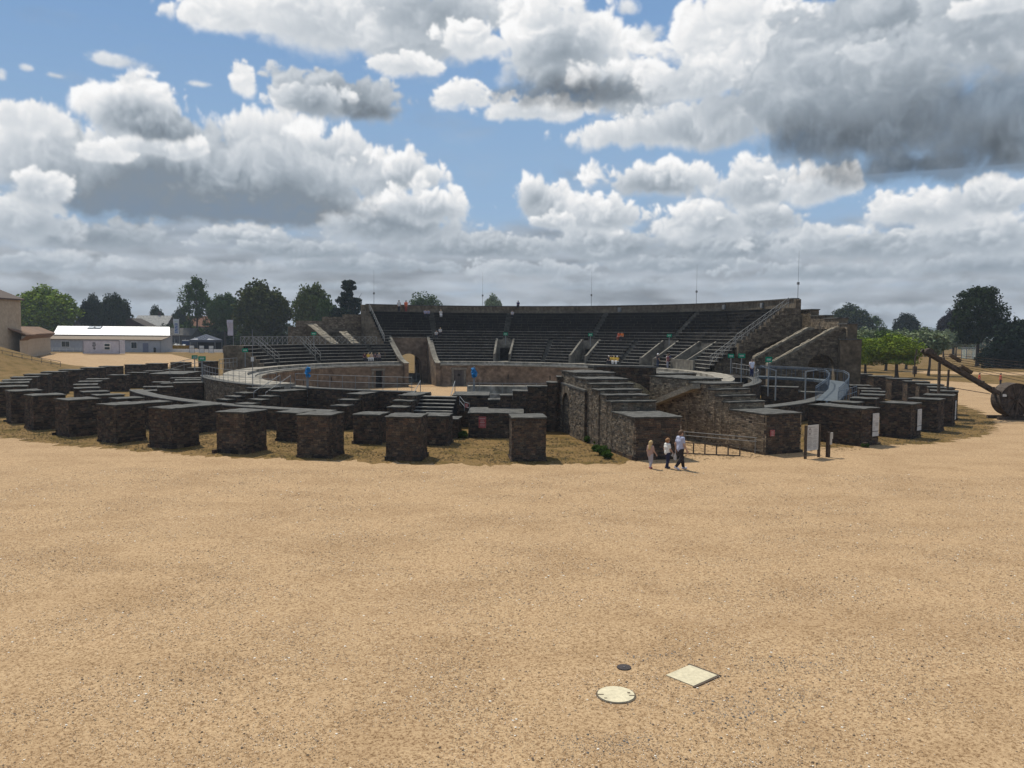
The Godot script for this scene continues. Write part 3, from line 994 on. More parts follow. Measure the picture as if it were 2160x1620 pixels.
func make_piers() -> void:
	# front of the outer ring, left of the entrance stair: counted leftwards
	var og := "brick piers of the outer ring"
	var k := 0
	for th in [-13.4, -19.5, -25.6, -31.6, -37.2, -43.1, -49.2, -55.2, -61.9]:
		k += 1
		pier("brick_pier", "outer-ring brick pier, %s to the left of the lone pier before the red notice" % ORD[k], th, -0.15, 1.72, 1.9, 2.08 + rng.randf_range(-0.03, 0.04), og, k <= 3)
	pier("brick_pier", "lone upright brick pier standing in front of the tall red board's wall", -5.2, 0.15, 1.72, 1.95, 2.1, og, true)
	k = 0
	for th in [30.4, 36.9, 43.0, 49.6, 55.4]:
		k += 1
		pier("brick_pier", "outer-ring brick pier, %s to the right of the wall with text panel" % ORD[k], th, 0.0, 1.7, 1.9, 2.1, og)
	# far stretches of the ring: built once, then copied
	var far: Array[Node3D] = []
	k = 0
	for th in [61.6, 67.5, 73.5, 79.3, 84.6]:
		k += 1
		var lab := "outer-ring brick pier behind the timber crane's props, %s going back" % ORD[k]
		far.append(pier("brick_pier", lab, th, 0.1, 1.7, 1.95, 2.08, og, false, 0.3, 0.14))
	k = 0
	for th in [-67.6, -72.1, -77.7, -83.5, -89.3, -94.6, -100.5, -105.2, -111.3, -116.2, -121.8, -128.0, -134.2]:
		var src: Node3D = far[k % far.size()]
		k += 1
		var c: Node3D = src.duplicate()
		c.name = numbered("brick_pier")
		add_child(c)
		var f := frame(th)
		c.basis = f.basis
		c.position = f * Vector3(0, 0, -0.1 - 0.97)
		c.set_meta("label", "outer-ring brick pier of the far left arc, %s going back from the edge" % ORD[k])
	# second, lower ring
	var ig := "low brick piers of the inner ring"
	k = 0
	for q in [[-12.6, 5.9], [-18.6, 5.7], [-25.6, 5.3], [-37.4, 5.8], [-43.6, 5.2]]:
		k += 1
		pier("low_pier", "low brick pier of the second ring, %s counting left from the entrance stair" % ORD[k], q[0], q[1] - 0.4, 1.5, 1.8, 1.6, ig)
	var low: Array[Node3D] = []
	k = 0
	for th in [36.4, 43.2, 49.5, 55.3, 61.1, 67.6]:
		k += 1
		low.append(pier("low_pier", "low second-ring pier at right, %s going back from the blue ramp's foot" % ORD[k], th, 5.1, 1.45, 1.8, 1.6, ig, false, 0.3, 0.14))
	k = 0
	for th in [-49.6, -54.8, -60.1, -66.3, -72.5, -78.6, -83.9, -93.4, -100.2, -105.1, -111.0, -117.5]:
		var c: Node3D = low[k % low.size()].duplicate()
		k += 1
		c.name = numbered("low_pier")
		add_child(c)
		var f := frame(th)
		c.basis = f.basis
		c.position = f * Vector3(0, 0, -5.1 - 0.9)
		c.set_meta("label", "low second-ring pier at left, %s going back inside the taller piers" % ORD[k])
# ---------------------------------------------------------------- ruined walls
const TAN := [Color(0.27, 0.215, 0.15), Color(0.23, 0.185, 0.13), Color(0.3, 0.245, 0.175), Color(0.2, 0.16, 0.115), Color(0.17, 0.135, 0.1)]

# stepped radial wall: steps = [[from inset, to inset, height], ...], s0..s1 across
func stepped_wall(called: String, label: String, th: float, s0: float, s1: float, steps: Array, group := "", tones := TONES, bw := 0.26, bh := 0.11, loose := false) -> Node3D:
	var f := frame(th)
	var w := s1 - s0
	var p := thing(called, label, "wall", f * Vector3((s0 + s1) * 0.5, 0, 0), 0.0, group)
	p.basis = f.basis
	for i in steps.size():
		var st: Array = steps[i]
		var d: float = st[1] - st[0]
		var h: float = st[2]
		var base: float = st[3] if st.size() > 3 else 0.0
		var zc: float = -(st[0] + st[1]) * 0.5
		var jog := rng.randf_range(-0.08, 0.08) if i > 0 else 0.0
		var at := Transform3D(Basis(), Vector3(jog, base, zc))
		masonry_block(p, w + rng.randf_range(-0.1, 0.05), d, h - base, bw, bh, tones, loose and i == 0, i == 0, at)
	return p

func make_ruins() -> void:
	var wg := "stepped radial walls"
	stepped_wall("ruined_wall", "tall stepped brick wall ending in the block behind the walking family", 3.6, -1.3, 1.25, [[0.0, 3.2, 2.1], [3.2, 4.0, 2.62], [4.0, 5.1, 2.9], [5.1, 6.3, 3.12], [6.3, 7.3, 3.38], [7.3, 9.6, 3.6], [9.6, 12.6, 3.86]], wg, PALE, 0.24, 0.1, true)
	stepped_wall("ruined_wall", "stepped brick wall with the small square red sign on its front block", 13.6, -1.28, 1.28, [[0.0, 2.9, 2.1], [2.9, 3.5, 2.5], [3.5, 4.1, 2.8], [4.1, 4.8, 3.12], [4.8, 6.6, 3.42], [6.6, 10.5, 3.6]], wg, TAN, 0.24, 0.1, true)
	stepped_wall("ruined_wall", "long low brick wall carrying the first white text panel", 22.8, -0.75, 1.05, [[0.0, 3.5, 2.1]], wg, TONES, 0.24, 0.1)
	# the wall with the side arch
	var f := frame(2.0)
	var t := Transform3D(Basis(-f.basis.z, Vector3.UP, (-f.basis.z).cross(Vector3.UP)), f.origin)
	var w := thing("arched_wall", "pale rubble wall pierced by a tall narrow arch left of the stepped walls", "wall", f.origin)
	var poly := PackedVector2Array([Vector2(7.1, 0), Vector2(7.1, 2.95), Vector2(9.2, 3.02), Vector2(12.6, 3.1), Vector2(12.6, 0), Vector2(11.9, 0)])
	for i in 11:
		var an := PI * i / 10.0
		poly.append(Vector2(11.0 + 0.9 * cos(an), 1.75 + 0.85 * sin(an)))
	poly.append(Vector2(10.1, 0))
	var lt := Transform3D(t.basis, Vector3.ZERO)
	var mb := Mb.new()
	extrude(mb, lt, poly, -0.5, 0.5)
	part("core", mb.done(), mats["mortar"], w)
	mb = Mb.new()
	var inside := func(x: float, y: float, l: float) -> bool:
		for e in [-0.45, 0.0, 0.45]:
			if not Geometry2D.is_point_in_polygon(Vector2(7.1 + x + l * e, y), poly): return false
		return true
	var inside_b := func(x: float, y: float, l: float) -> bool:
		for e in [-0.45, 0.0, 0.45]:
			if not Geometry2D.is_point_in_polygon(Vector2(12.6 - x + l * e, y), poly): return false
		return true
	brick_face(mb, lt * Transform3D(Basis(), Vector3(7.1, 0, 0.5)), 5.5, 3.1, 0.26, 0.09, PALE, 0.03, inside)
	brick_face(mb, lt * Transform3D(Basis(Vector3.UP, PI), Vector3(12.6, 0, -0.5)), 5.5, 3.1, 0.26, 0.09, PALE, 0.03, inside_b)
	brick_face(mb, lt * Transform3D(Basis(Vector3.UP, -PI * 0.5), Vector3(7.1, 0, -0.5)), 1.0, 2.95, 0.24, 0.1, TONES, 0.03)
	var bo := part("brickwork", mb.done(), mats["brick_dark"], w)
	bo.set_meta("kind", "stuff")
	# voussoirs round the arch, on both faces
	for i in 13:
		var an := PI * (i + 0.5) / 13.0
		for z in [-0.52, 0.52]:
			mb = Mb.new()
			mb.col = PALE[i % PALE.size()] * 1.1
			mb.box(lt * Transform3D(Basis(Vector3.BACK, an), Vector3(11.0 + 1.1 * cos(an), 1.75 + 1.06 * sin(an), z)), Vector3(0.42, 0.2, 0.08))
			part("voussoir", mb.done(), mats["brick_dark"], w)
	mb = Mb.new()
	mb.bar(lt * Vector3(7.06, 2.99, 0), lt * Vector3(12.6, 3.13, 0), 1.1, 0.1)
	part("coping", mb.done(), mats["coping"], w)
	# block with the tall red board, beside the entrance
	var sb := thing("ruined_wall", "flat-topped brick block carrying the tall red notice beside the entrance stair", "wall", Vector3(-0.95, 0, -51.2))
	masonry_block(sb, 3.3, 3.6, 1.45, 0.24, 0.1, TONES, false, true)
	# stepped cross wall rising to the right behind it
	var cw := thing("ruined_wall", "dark cross wall climbing in steps behind the lone brick pier", "wall", Vector3(-1.5, 0, -53.0), 0.0)
	var steps := [[0.0, 1.15, 2.0], [0.75, 1.3, 2.28], [1.55, 1.45, 2.55], [2.5, 1.9, 2.85], [3.75, 1.1, 3.1], [4.4, 1.2, 3.46]]
	for i in steps.size():
		var st: Array = steps[i]
		var nx: float = steps[i + 1][0] if i + 1 < steps.size() else st[0] + st[1]
		var wd: float = nx - st[0]
		masonry_block(cw, wd, 1.3, st[2], 0.26, 0.11, TONES, false, false, Transform3D(Basis(), Vector3(st[0] + wd * 0.5, 0, -0.12 * i)))
	# vaulted cross wall between the two big stepped walls
	var vf := frame(7.5)
	var vt := Transform3D(vf.basis, Vector3.ZERO)
	var vw := thing("vault_wall", "dark wall over a broken vault between the two tall stepped walls", "wall", vf * Vector3(0, 0, -12.6))
	poly = PackedVector2Array([Vector2(-2.1, 0), Vector2(-2.1, 3.9), Vector2(-1.0, 3.95), Vector2(-0.95, 4.15), Vector2(2.5, 4.12), Vector2(3.55, 4.02), Vector2(3.6, 0), Vector2(3.15, 0)])
	for i in 15:
		var an := PI * i / 14.0
		poly.append(Vector2(0.75 + 2.4 * cos(an), 0.5 + 2.5 * sin(an)))
	poly.append(Vector2(-1.65, 0))
	mb = Mb.new()
	extrude(mb, vt, poly, -1.0, 0.0)
	part("core", mb.done(), mats["mortar"], vw)
	var vin := func(x: float, y: float, l: float) -> bool:
		for e in [-0.45, 0.45]:
			if not Geometry2D.is_point_in_polygon(Vector2(-2.1 + x + l * e, y), poly): return false
		return true
	mb = Mb.new()
	brick_face(mb, vt * Transform3D(Basis(), Vector3(-2.1, 0, 0)), 5.7, 4.1, 0.3, 0.12, TONES, 0.03, vin)
	bo = part("brickwork", mb.done(), mats["brick_dark"], vw)
	bo.set_meta("kind", "stuff")
	mb = Mb.new()
	mb.col = Color(1.25, 1.1, 0.85)
	for i in 14:
		var a0 := PI * i / 14.0
		var a1 := PI * (i + 1) / 14.0
		mb.quad(vt * Vector3(0.75 + 2.38 * cos(a0), 0.5 + 2.48 * sin(a0), 0.9), vt * Vector3(0.75 + 2.38 * cos(a1), 0.5 + 2.48 * sin(a1), 0.9), vt * Vector3(0.75 + 2.38 * cos(a1), 0.5 + 2.48 * sin(a1), -3.0), vt * Vector3(0.75 + 2.38 * cos(a0), 0.5 + 2.48 * sin(a0), -3.0))
		mb.quad(vt * Vector3(0.75 + 2.38 * cos(a0), 0.5 + 2.48 * sin(a0), 0.9), vt * Vector3(0.75 + 2.38 * cos(a1), 0.5 + 2.48 * sin(a1), 0.9), vt * Vector3(0.75 + 2.7 * cos(a1), 0.5 + 2.8 * sin(a1), 0.9), vt * Vector3(0.75 + 2.7 * cos(a0), 0.5 + 2.8 * sin(a0), 0.9))
		mb.quad(vt * Vector3(0.75 + 2.7 * cos(a0), 0.5 + 2.8 * sin(a0), 0.9), vt * Vector3(0.75 + 2.7 * cos(a1), 0.5 + 2.8 * sin(a1), 0.9), vt * Vector3(0.75 + 2.7 * cos(a1), 0.5 + 2.8 * sin(a1), 0.0), vt * Vector3(0.75 + 2.7 * cos(a0), 0.5 + 2.8 * sin(a0), 0.0))
	part("vault", mb.done(), mats["rubble_lit"], vw)
	mb = Mb.new()
	mb.bar(vt * Vector3(-1.0, 4.2, -0.5), vt * Vector3(3.6, 4.1, -0.5), 1.15, 0.12)
	part("coping", mb.done(), mats["coping"], vw)
	# sloping springer and rubble cheek on the inner face of the right wall
	var rf := frame(13.6)
	var rt := Transform3D(Basis(-rf.basis.z, Vector3.UP, (-rf.basis.z).cross(Vector3.UP)), Vector3.ZERO)
	var sp := thing("vault_springer", "slanting stone springer of a fallen vault on the brick wall's flank", "wall", rf * Vector3(-1.6, 0, 0))
	mb = Mb.new()
	mb.bar(rt * Vector3(5.4, 3.3, 0), rt * Vector3(11.6, 1.35, 0), 0.55, 0.3)
	part("springer", mb.done(), mats["rubble_lit"], sp)
	var rub := thing("rubble_wall", "rough pale rubble wall between the vault and the right stepped wall", "wall", vf * Vector3(5.0, 0, -13.0))
	masonry_block(rub, 3.0, 1.1, 3.62, 0.2, 0.09, PALE, false, false, Transform3D(vf.basis, Vector3.ZERO))
	# curved low wall linking the inner piers
	for q in [[-67.0, -24.5, "curved low wall with a pale flat top behind the left piers", 1.3], [19.5, 53.0, "curved low wall with a flat top under the blue ramp", 1.3]]:
		var rw := thing("ring_wall", q[2], "wall", r3(9.6, (q[0] + q[1]) * 0.5, 0))
		var off: Vector3 = -rw.position
		mb = Mb.new()
		ring_block(mb, q[0], q[1], 9.2, 10.1, 0.0, q[3], 2.0)
		move_mesh(mb, off)
		part("core", mb.done(), mats["mortar"], rw)
		mb = Mb.new()
		mb.col = Color(1.05, 1.05, 1.05)
		ring_block(mb, q[0], q[1], 9.12, 10.2, q[3], q[3] + 0.07, 2.0)
		move_mesh(mb, off)
		part("coping", mb.done(), mats["coping"], rw)
		bricks_on_ring(rw, q[0], q[1], 9.2, 0.0, q[3], TONES, 0.3, 0.12)
	# inner wall of the ruined side, behind the stepped walls
	for q in [[-76.0, -41.5, "curved grey-brown inner wall with a railing, left of the gap", 2.12, PALE], [-38.5, -18.2, "dark curved inner wall with a railing, left of the entrance stair", 2.2, TONES], [-12.2, 19.0, "dark inner wall right of the entrance stair, below a pale ledge", 1.75, TONES], [19.0, 72.0, "curved dark inner wall along the right walkway", 2.05, TONES]]:
		var rw := thing("inner_wall", q[2], "wall", r3(15.3, (q[0] + q[1]) * 0.5, 0))
		var off: Vector3 = -rw.position
		mb = Mb.new()
		ring_block(mb, q[0], q[1], 15.3, 16.0, -0.3, q[3], 2.0)
		move_mesh(mb, off)
		part("core", mb.done(), mats["mortar"], rw)
		mb = Mb.new()
		ring_block(mb, q[0], q[1], 15.2, 16.05, q[3], q[3] + 0.07, 2.0)
		move_mesh(mb, off)
		part("coping", mb.done(), mats["coping"], rw)
		bricks_on_ring(rw, q[0], q[1], 15.3, 0.0, q[3], q[4], 0.3, 0.12)
	# stepped radial stubs in front of it
	var sg := "stepped stubs on the left"
	stepped_wall("stepped_stub", "low stepped wall stub just left of the entrance stair", -18.4, -0.55, 0.65, [[10.0, 11.2, 1.62], [11.2, 12.1, 1.92], [12.1, 15.2, 2.2]], sg)
	stepped_wall("stepped_stub", "stepped wall stub before the middle of the dark curved wall", -26.0, -0.6, 0.6, [[10.9, 12.0, 1.5], [12.0, 12.9, 1.8], [12.9, 15.2, 2.12]], sg)
	stepped_wall("stepped_stub", "stepped wall stub at the gap, below the slanted handrail", -38.2, -0.65, 0.65, [[9.9, 11.0, 1.38], [11.0, 11.8, 1.6], [11.8, 12.7, 1.78], [12.7, 15.2, 2.08]], sg)
	stepped_wall("stepped_stub", "stepped wall stub against the grey-brown curved wall", -44.0, -0.65, 0.65, [[10.9, 11.6, 1.42], [11.6, 12.4, 1.6], [12.4, 13.4, 1.8], [13.4, 15.2, 2.1]], sg)
	stepped_wall("stepped_stub", "low stepped stub at the left end of the railed wall", -72.0, -0.7, 0.7, [[10.3, 11.5, 1.0], [11.5, 12.8, 1.3], [12.8, 15.2, 1.65]], sg)
	stepped_wall("stepped_stub", "low stepped stub below the first green sign", -80.0, -0.7, 0.7, [[10.3, 11.8, 1.0], [11.8, 13.0, 1.3], [13.0, 15.2, 1.6]], sg)
	stepped_wall("stepped_stub", "low stepped stub furthest back by the broad flat block", -88.0, -0.7, 0.7, [[10.3, 12.0, 1.1], [12.0, 15.2, 1.5]], sg)
	var lb := thing("flat_block", "broad flat-topped block below the metal stair at the far left", "wall", r3(11.0, -97.0, 0))
	lb.basis = frame(-97.0).basis
	masonry_block(lb, 6.2, 3.4, 1.75, 0.3, 0.13, TONES, false, false)
	var sg2 := "stepped stubs on the right"
	stepped_wall("stepped_stub", "dark stepped stub behind the block with the square red sign", 21.0, -0.7, 0.7, [[9.8, 11.5, 1.45], [11.5, 13.0, 1.75], [13.0, 15.2, 2.05]], sg2)
	stepped_wall("stepped_stub", "dark stepped stub at the foot of the tall bent lamp post", 33.0, -0.7, 0.7, [[10.0, 12.0, 1.1], [12.0, 15.2, 1.5]], sg2)
	stepped_wall("stepped_stub", "dark stepped stub below the blue ramp's far end", 60.0, -0.7, 0.7, [[9.5, 12.0, 1.2], [12.0, 15.2, 1.6]], sg2)
	# entrance stair
	var es := thing("entrance_stair", "flight of pale-edged stone steps up to the arena entrance", "stair", r3(12.0, -14.6, 0))
	es.basis = frame(-14.6).basis
	for k in 6:
		mb = Mb.new()
		mb.bb(Vector3(0, 0.55 + k * 0.1, 0.6 - k * 0.36 - 0.2), Vector3(2.9, 1.1 + k * 0.2, 0.4))
		part("step", mb.done(), mats["seat_stone"], es)
		mb = Mb.new()
		mb.bb(Vector3(0, 1.125 + k * 0.2, 0.6 - k * 0.36 - 0.18), Vector3(2.9, 0.05, 0.44))
		part("tread", mb.done(), mats["seat_tread"], es)
	var dark_block := thing("ruined_wall", "low dark block with a pale top at the foot of the entrance stair", "wall", r3(9.4, -12.9, 0))
	dark_block.basis = frame(-12.9).basis
	masonry_block(dark_block, 2.6, 1.6, 1.12, 0.26, 0.11, TONES, false, false)
	var sidew := thing("ruined_wall", "square rubble pier at the right of the entrance stair", "wall", Vector3(-2.75, 0, -56.6))
	masonry_block(sidew, 2.4, 3.4, 2.08, 0.26, 0.11, TONES, false, false)

func move_mesh(mb: Mb, off: Vector3) -> void:
	for i in mb.v.size(): mb.v[i] += off

func bricks_on_ring(parent: Node3D, th0: float, th1: float, d: float, h0: float, h1: float, tones: Array, bw: float, bh: float) -> void:
	var mb := Mb.new()
	var n := int(ceil((th1 - th0) / 2.0))
	for i in n:
		var a := r3(d, lerpf(th0, th1, float(i) / n), h0) - parent.position
		var b := r3(d, lerpf(th0, th1, float(i + 1) / n), h0) - parent.position
		var x := (b - a).normalized()
		var z := x.cross(Vector3.UP)
		brick_face(mb, Transform3D(Basis(x, Vector3.UP, z), a), a.distance_to(b), h1 - h0, bw, bh, tones, 0.025)
	var o := part("brickwork", mb.done(), mats["brick_dark"], parent)
	o.set_meta("kind", "stuff")

# ---------------------------------------------------------------- cut ends of the grandstand
func seat_profile(lo: float) -> PackedVector2Array:
	var p := PackedVector2Array()
	p.append(Vector2(18.0, lo))
	for k in 18:
		p.append(Vector2(18.0 - k * RUN, 2.2 + RISE * (k + 1)))
		p.append(Vector2(18.0 - (k + 1) * RUN, 2.2 + RISE * (k + 1)))
	p.append(Vector2(8.1, 9.3))
	p.append(Vector2(8.1, 10.28))
	p.append(Vector2(7.5, 10.28))
	return p

func ring_extrude(mb: Mb, poly: PackedVector2Array, th0: float, th1: float) -> void:
	# polygon in (inset, height), swept along the ring from th0 to th1
	var idx := Geometry2D.triangulate_polygon(poly)
	for k in range(0, idx.size(), 3):
		var p := [poly[idx[k]], poly[idx[k + 1]], poly[idx[k + 2]]]
		for th in [th0, th1]:
			mb.tri(r3(p[0].x, th, p[0].y), r3(p[1].x, th, p[1].y), r3(p[2].x, th, p[2].y))
	for i in poly.size():
		var a := poly[i]
		var b := poly[(i + 1) % poly.size()]
		mb.quad(r3(a.x, th0, a.y), r3(a.x, th1, a.y), r3(b.x, th1, b.y), r3(b.x, th0, b.y))

func poly_bricks(mb: Mb, poly: PackedVector2Array, th: float, tones: Array, bw: float, bh: float, jut: float, side: float) -> void:
	var lo := poly[0]
	var hi := poly[0]
	for p in poly:
		lo = lo.min(p)
		hi = hi.max(p)
	var a := r3(lo.x, th, lo.y)
	var b := r3(hi.x, th, lo.y)
	var x := (b - a).normalized()
	var t: Transform3D
	var keep: Callable
	if side > 0.0:
		t = Transform3D(Basis(x, Vector3.UP, x.cross(Vector3.UP)), a)
		keep = func(u: float, y: float, l: float) -> bool:
			return Geometry2D.is_point_in_polygon(Vector2(lo.x + u - l * 0.5, lo.y + y), poly) and Geometry2D.is_point_in_polygon(Vector2(lo.x + u + l * 0.5, lo.y + y), poly)
	else:
		t = Transform3D(Basis(-x, Vector3.UP, (-x).cross(Vector3.UP)), b)
		keep = func(u: float, y: float, l: float) -> bool:
			return Geometry2D.is_point_in_polygon(Vector2(hi.x - u - l * 0.5, lo.y + y), poly) and Geometry2D.is_point_in_polygon(Vector2(hi.x - u + l * 0.5, lo.y + y), poly)
	brick_face(mb, t, hi.x - lo.x, hi.y - lo.y, bw, bh, tones, jut, keep)

func wall_of(called: String, label: String, poly: PackedVector2Array, th0: float, th1: float, core: String, tones: Array) -> Node3D:
	var p := thing(called, label, "wall", Vector3.ZERO)
	var mb := Mb.new()
	ring_extrude(mb, poly, th0, th1)
	part("core", mb.done(), mats[core], p)
	mb = Mb.new()
	poly_bricks(mb, poly, minf(th0, th1), tones, 0.36, 0.15, 0.03, 1.0)
	poly_bricks(mb, poly, minf(th0, th1), tones, 0.36, 0.15, 0.03, -1.0)
	var o := part("brickwork", mb.done(), mats["brick_dark"], p)
	o.set_meta("kind", "stuff")
	return p

func make_end_walls() -> void:
	const WARM := [Color(0.22, 0.176, 0.126), Color(0.19, 0.153, 0.112), Color(0.25, 0.2, 0.142), Color(0.16, 0.13, 0.098)]
	# right end: face above the raking soffit, and the deeper wall below it
	var p := seat_profile(4.2)
	p[0] = Vector2(14.6, 4.2)
	var up := PackedVector2Array([Vector2(14.6, 3.9)])
	for q in p:
		if q.x <= 14.6: up.append(q)
	up.append(Vector2(7.5, 6.7))
	wall_of("end_wall", "raking cut end of the grandstand below the steep metal railing", up, 86.2, 87.6, "rim_plaster", WARM)
	var dn := PackedVector2Array([Vector2(16.8, 0), Vector2(16.8, 2.9), Vector2(14.6, 4.6), Vector2(7.5, 8.0), Vector2(7.5, 0)])
	wall_of("inner_end_wall", "recessed brown wall below the raking end of the grandstand", dn, 88.2, 89.4, "rim_plaster", WARM)
	# raking walls of the lost bays
	var s1 := PackedVector2Array([Vector2(14.0, 0), Vector2(14.0, 3.95), Vector2(8.6, 7.0), Vector2(6.2, 7.0), Vector2(6.2, 0)])
	var w1 := wall_of("raking_wall", "sloping wall with a pale rubble top, nearer the seat rows", s1, 79.8, 81.0, "rim_plaster", WARM)
	slope_top(w1, [Vector2(14.05, 3.97), Vector2(8.55, 7.05), Vector2(7.9, 7.1)], 79.7, 81.1)
	var s2 := PackedVector2Array([Vector2(13.7, 0), Vector2(13.7, 3.3), Vector2(7.4, 7.0), Vector2(5.4, 7.05), Vector2(5.4, 0), Vector2(7.2, 0)])
	for i in 13:
		var an := PI * i / 12.0
		s2.append(Vector2(8.55 - 1.35 * cos(an), 3.0 + 1.45 * sin(an)))
	s2.append(Vector2(9.9, 0))
	var w2 := wall_of("raking_wall", "sloping brick wall with a tall arch beside the linden trees", s2, 73.4, 74.8, "rim_plaster", WARM)
	slope_top(w2, [Vector2(13.75, 3.32), Vector2(7.35, 7.06), Vector2(6.9, 7.12)], 73.3, 74.9)
	# stepped remains of the outer wall
	var ow := thing("outer_wall_stump", "ruined outer wall stepping down at the right end of the grandstand", "wall", Vector3.ZERO)
	for q in [[86.2, 90.0, 9.1], [81.6, 86.2, 8.38], [76.4, 81.6, 8.05], [72.6, 76.4, 7.42]]:
		var mb := Mb.new()
		ring_block(mb, q[0], q[1], 5.4, 6.3, 0.0, q[2], 1.5)
		part("core", mb.done(), mats["rim_plaster"], ow)
		bricks_on_ring(ow, q[0], q[1], 5.4, 0.0, q[2], WARM, 0.36, 0.15)
		mb = Mb.new()
		var n := 4
		for i in n:
			var a := r3(6.3, lerpf(q[1], q[0], float(i) / n), 0)
			var b := r3(6.3, lerpf(q[1], q[0], float(i + 1) / n), 0)
			var x := (b - a).normalized()
			brick_face(mb, Transform3D(Basis(x, Vector3.UP, x.cross(Vector3.UP)), a), a.distance_to(b), q[2], 0.36, 0.15, WARM, 0.03)
		var o := part("brickwork", mb.done(), mats["brick_dark"], ow)
		o.set_meta("kind", "stuff")
		mb = Mb.new()
		ring_block(mb, q[0] - 0.15, q[1] + 0.1, 5.3, 6.42, q[2], q[2] + 0.12, 1.5)
		part("coping", mb.done(), mats["coping"], ow)
	var mb := Mb.new()
	mb.col = Color(0.8, 0.75, 0.7)
	ring_block(mb, 72.3, 74.4, 5.0, 7.0, 0.0, 5.9, 1.0)
	part("buttress", mb.done(), mats["rim_plaster"], ow)
	mb = Mb.new()
	ring_block(mb, 72.2, 74.5, 4.95, 7.05, 5.9, 6.0, 1.0)
	part("coping", mb.done(), mats["coping"], ow)
	# left end
	var le := seat_profile(0.0)
	le[0] = Vector2(15.2, 3.5)
	var lp := PackedVector2Array([Vector2(15.0, 3.5)])
	for q in le:
		if q.x <= 15.0 and q.y > 4.5: lp.append(q)
	lp.append(Vector2(7.5, 3.5))
	wall_of("end_wall", "left cut end of the grandstand above the lower seat block", lp, 200.2, 201.2, "rim_plaster", WARM)
	var lo := thing("outer_wall_stump", "ruined outer wall stepping down at the left end of the grandstand", "wall", Vector3.ZERO)
	for q in [[200.5, 205.0, 8.8], [205.0, 210.0, 8.4], [210.0, 216.5, 7.75], [216.5, 218.5, 6.9]]:
		mb = Mb.new()
		ring_block(mb, q[0], q[1], 6.2, 7.2, 0.0, q[2], 1.5)
		part("core", mb.done(), mats["rim_plaster"], lo)
		mb = Mb.new()
		for i in 3:
			var a := r3(7.2, lerpf(q[1], q[0], i / 3.0), 0)
			var b := r3(7.2, lerpf(q[1], q[0], (i + 1) / 3.0), 0)
			var x := (b - a).normalized()
			brick_face(mb, Transform3D(Basis(x, Vector3.UP, x.cross(Vector3.UP)), a), a.distance_to(b), q[2], 0.36, 0.15, WARM, 0.03)
		var o := part("brickwork", mb.done(), mats["brick_dark"], lo)
		o.set_meta("kind", "stuff")
	for q in [[212.6, 214.8, "sloping buttress wall at the far left end, outer one", 7.0, 7.4], [206.4, 208.4, "sloping buttress wall near the grandstand's left end, inner one", 9.6, 6.2]]:
		var sl := PackedVector2Array([Vector2(13.6, 0), Vector2(13.6, 4.55), Vector2(q[3], q[4] - 0.06), Vector2(6.9, q[4] - 0.06), Vector2(6.9, 0)])
		var w := wall_of("raking_wall", q[2], sl, q[0], q[1], "rim_plaster", WARM)
		slope_top(w, [Vector2(13.65, 4.57), Vector2(q[3], q[4])], q[0] - 0.1, q[1] + 0.1)
	var le2 := PackedVector2Array([Vector2(18.0, 0)])
	for k in 6:
		le2.append(Vector2(18.0 - k * RUN, 2.2 + RISE * (k + 1)))
		le2.append(Vector2(18.0 - (k + 1) * RUN, 2.2 + RISE * (k + 1)))
	le2.append(Vector2(13.6, 4.56))
	le2.append(Vector2(13.6, 0))
	wall_of("end_wall", "low cut end of the lower seat block beside the lawn", le2, 250.2, 252.2, "rim_plaster", WARM)

func slope_top(parent: Node3D, pts: Array, th0: float, th1: float) -> void:
	var mb := Mb.new()
	for i in pts.size() - 1:
		var n := maxi(1, int(pts[i].distance_to(pts[i + 1]) / 0.35))
		for k in n:
			var a: Vector2 = pts[i].lerp(pts[i + 1], float(k) / n)
			var b: Vector2 = pts[i].lerp(pts[i + 1], float(k + 1) / n)
			for j in 3:
				var t := rng.randf_range(0.75, 1.25)
				mb.col = Color(t, t * 0.98, t * 0.94)
				var l := rng.randf_range(0.02, 0.13)
				var ta := lerpf(th0, th1, j / 3.0)
				var tb := lerpf(th0, th1, (j + 1) / 3.0)
				mb.quad(r3(a.x, ta, a.y + l), r3(b.x, ta, b.y + l), r3(b.x, tb, b.y + l), r3(a.x, tb, a.y + l))
				mb.quad(r3(a.x, ta, a.y - 0.2), r3(a.x, ta, a.y + l), r3(a.x, tb, a.y + l), r3(a.x, tb, a.y - 0.2))
				mb.quad(r3(a.x, ta, a.y - 0.2), r3(b.x, ta, b.y - 0.2), r3(b.x, ta, b.y + l), r3(a.x, ta, a.y + l))
	part("rubble_top", mb.done(), mats["rubble_lit"], parent)
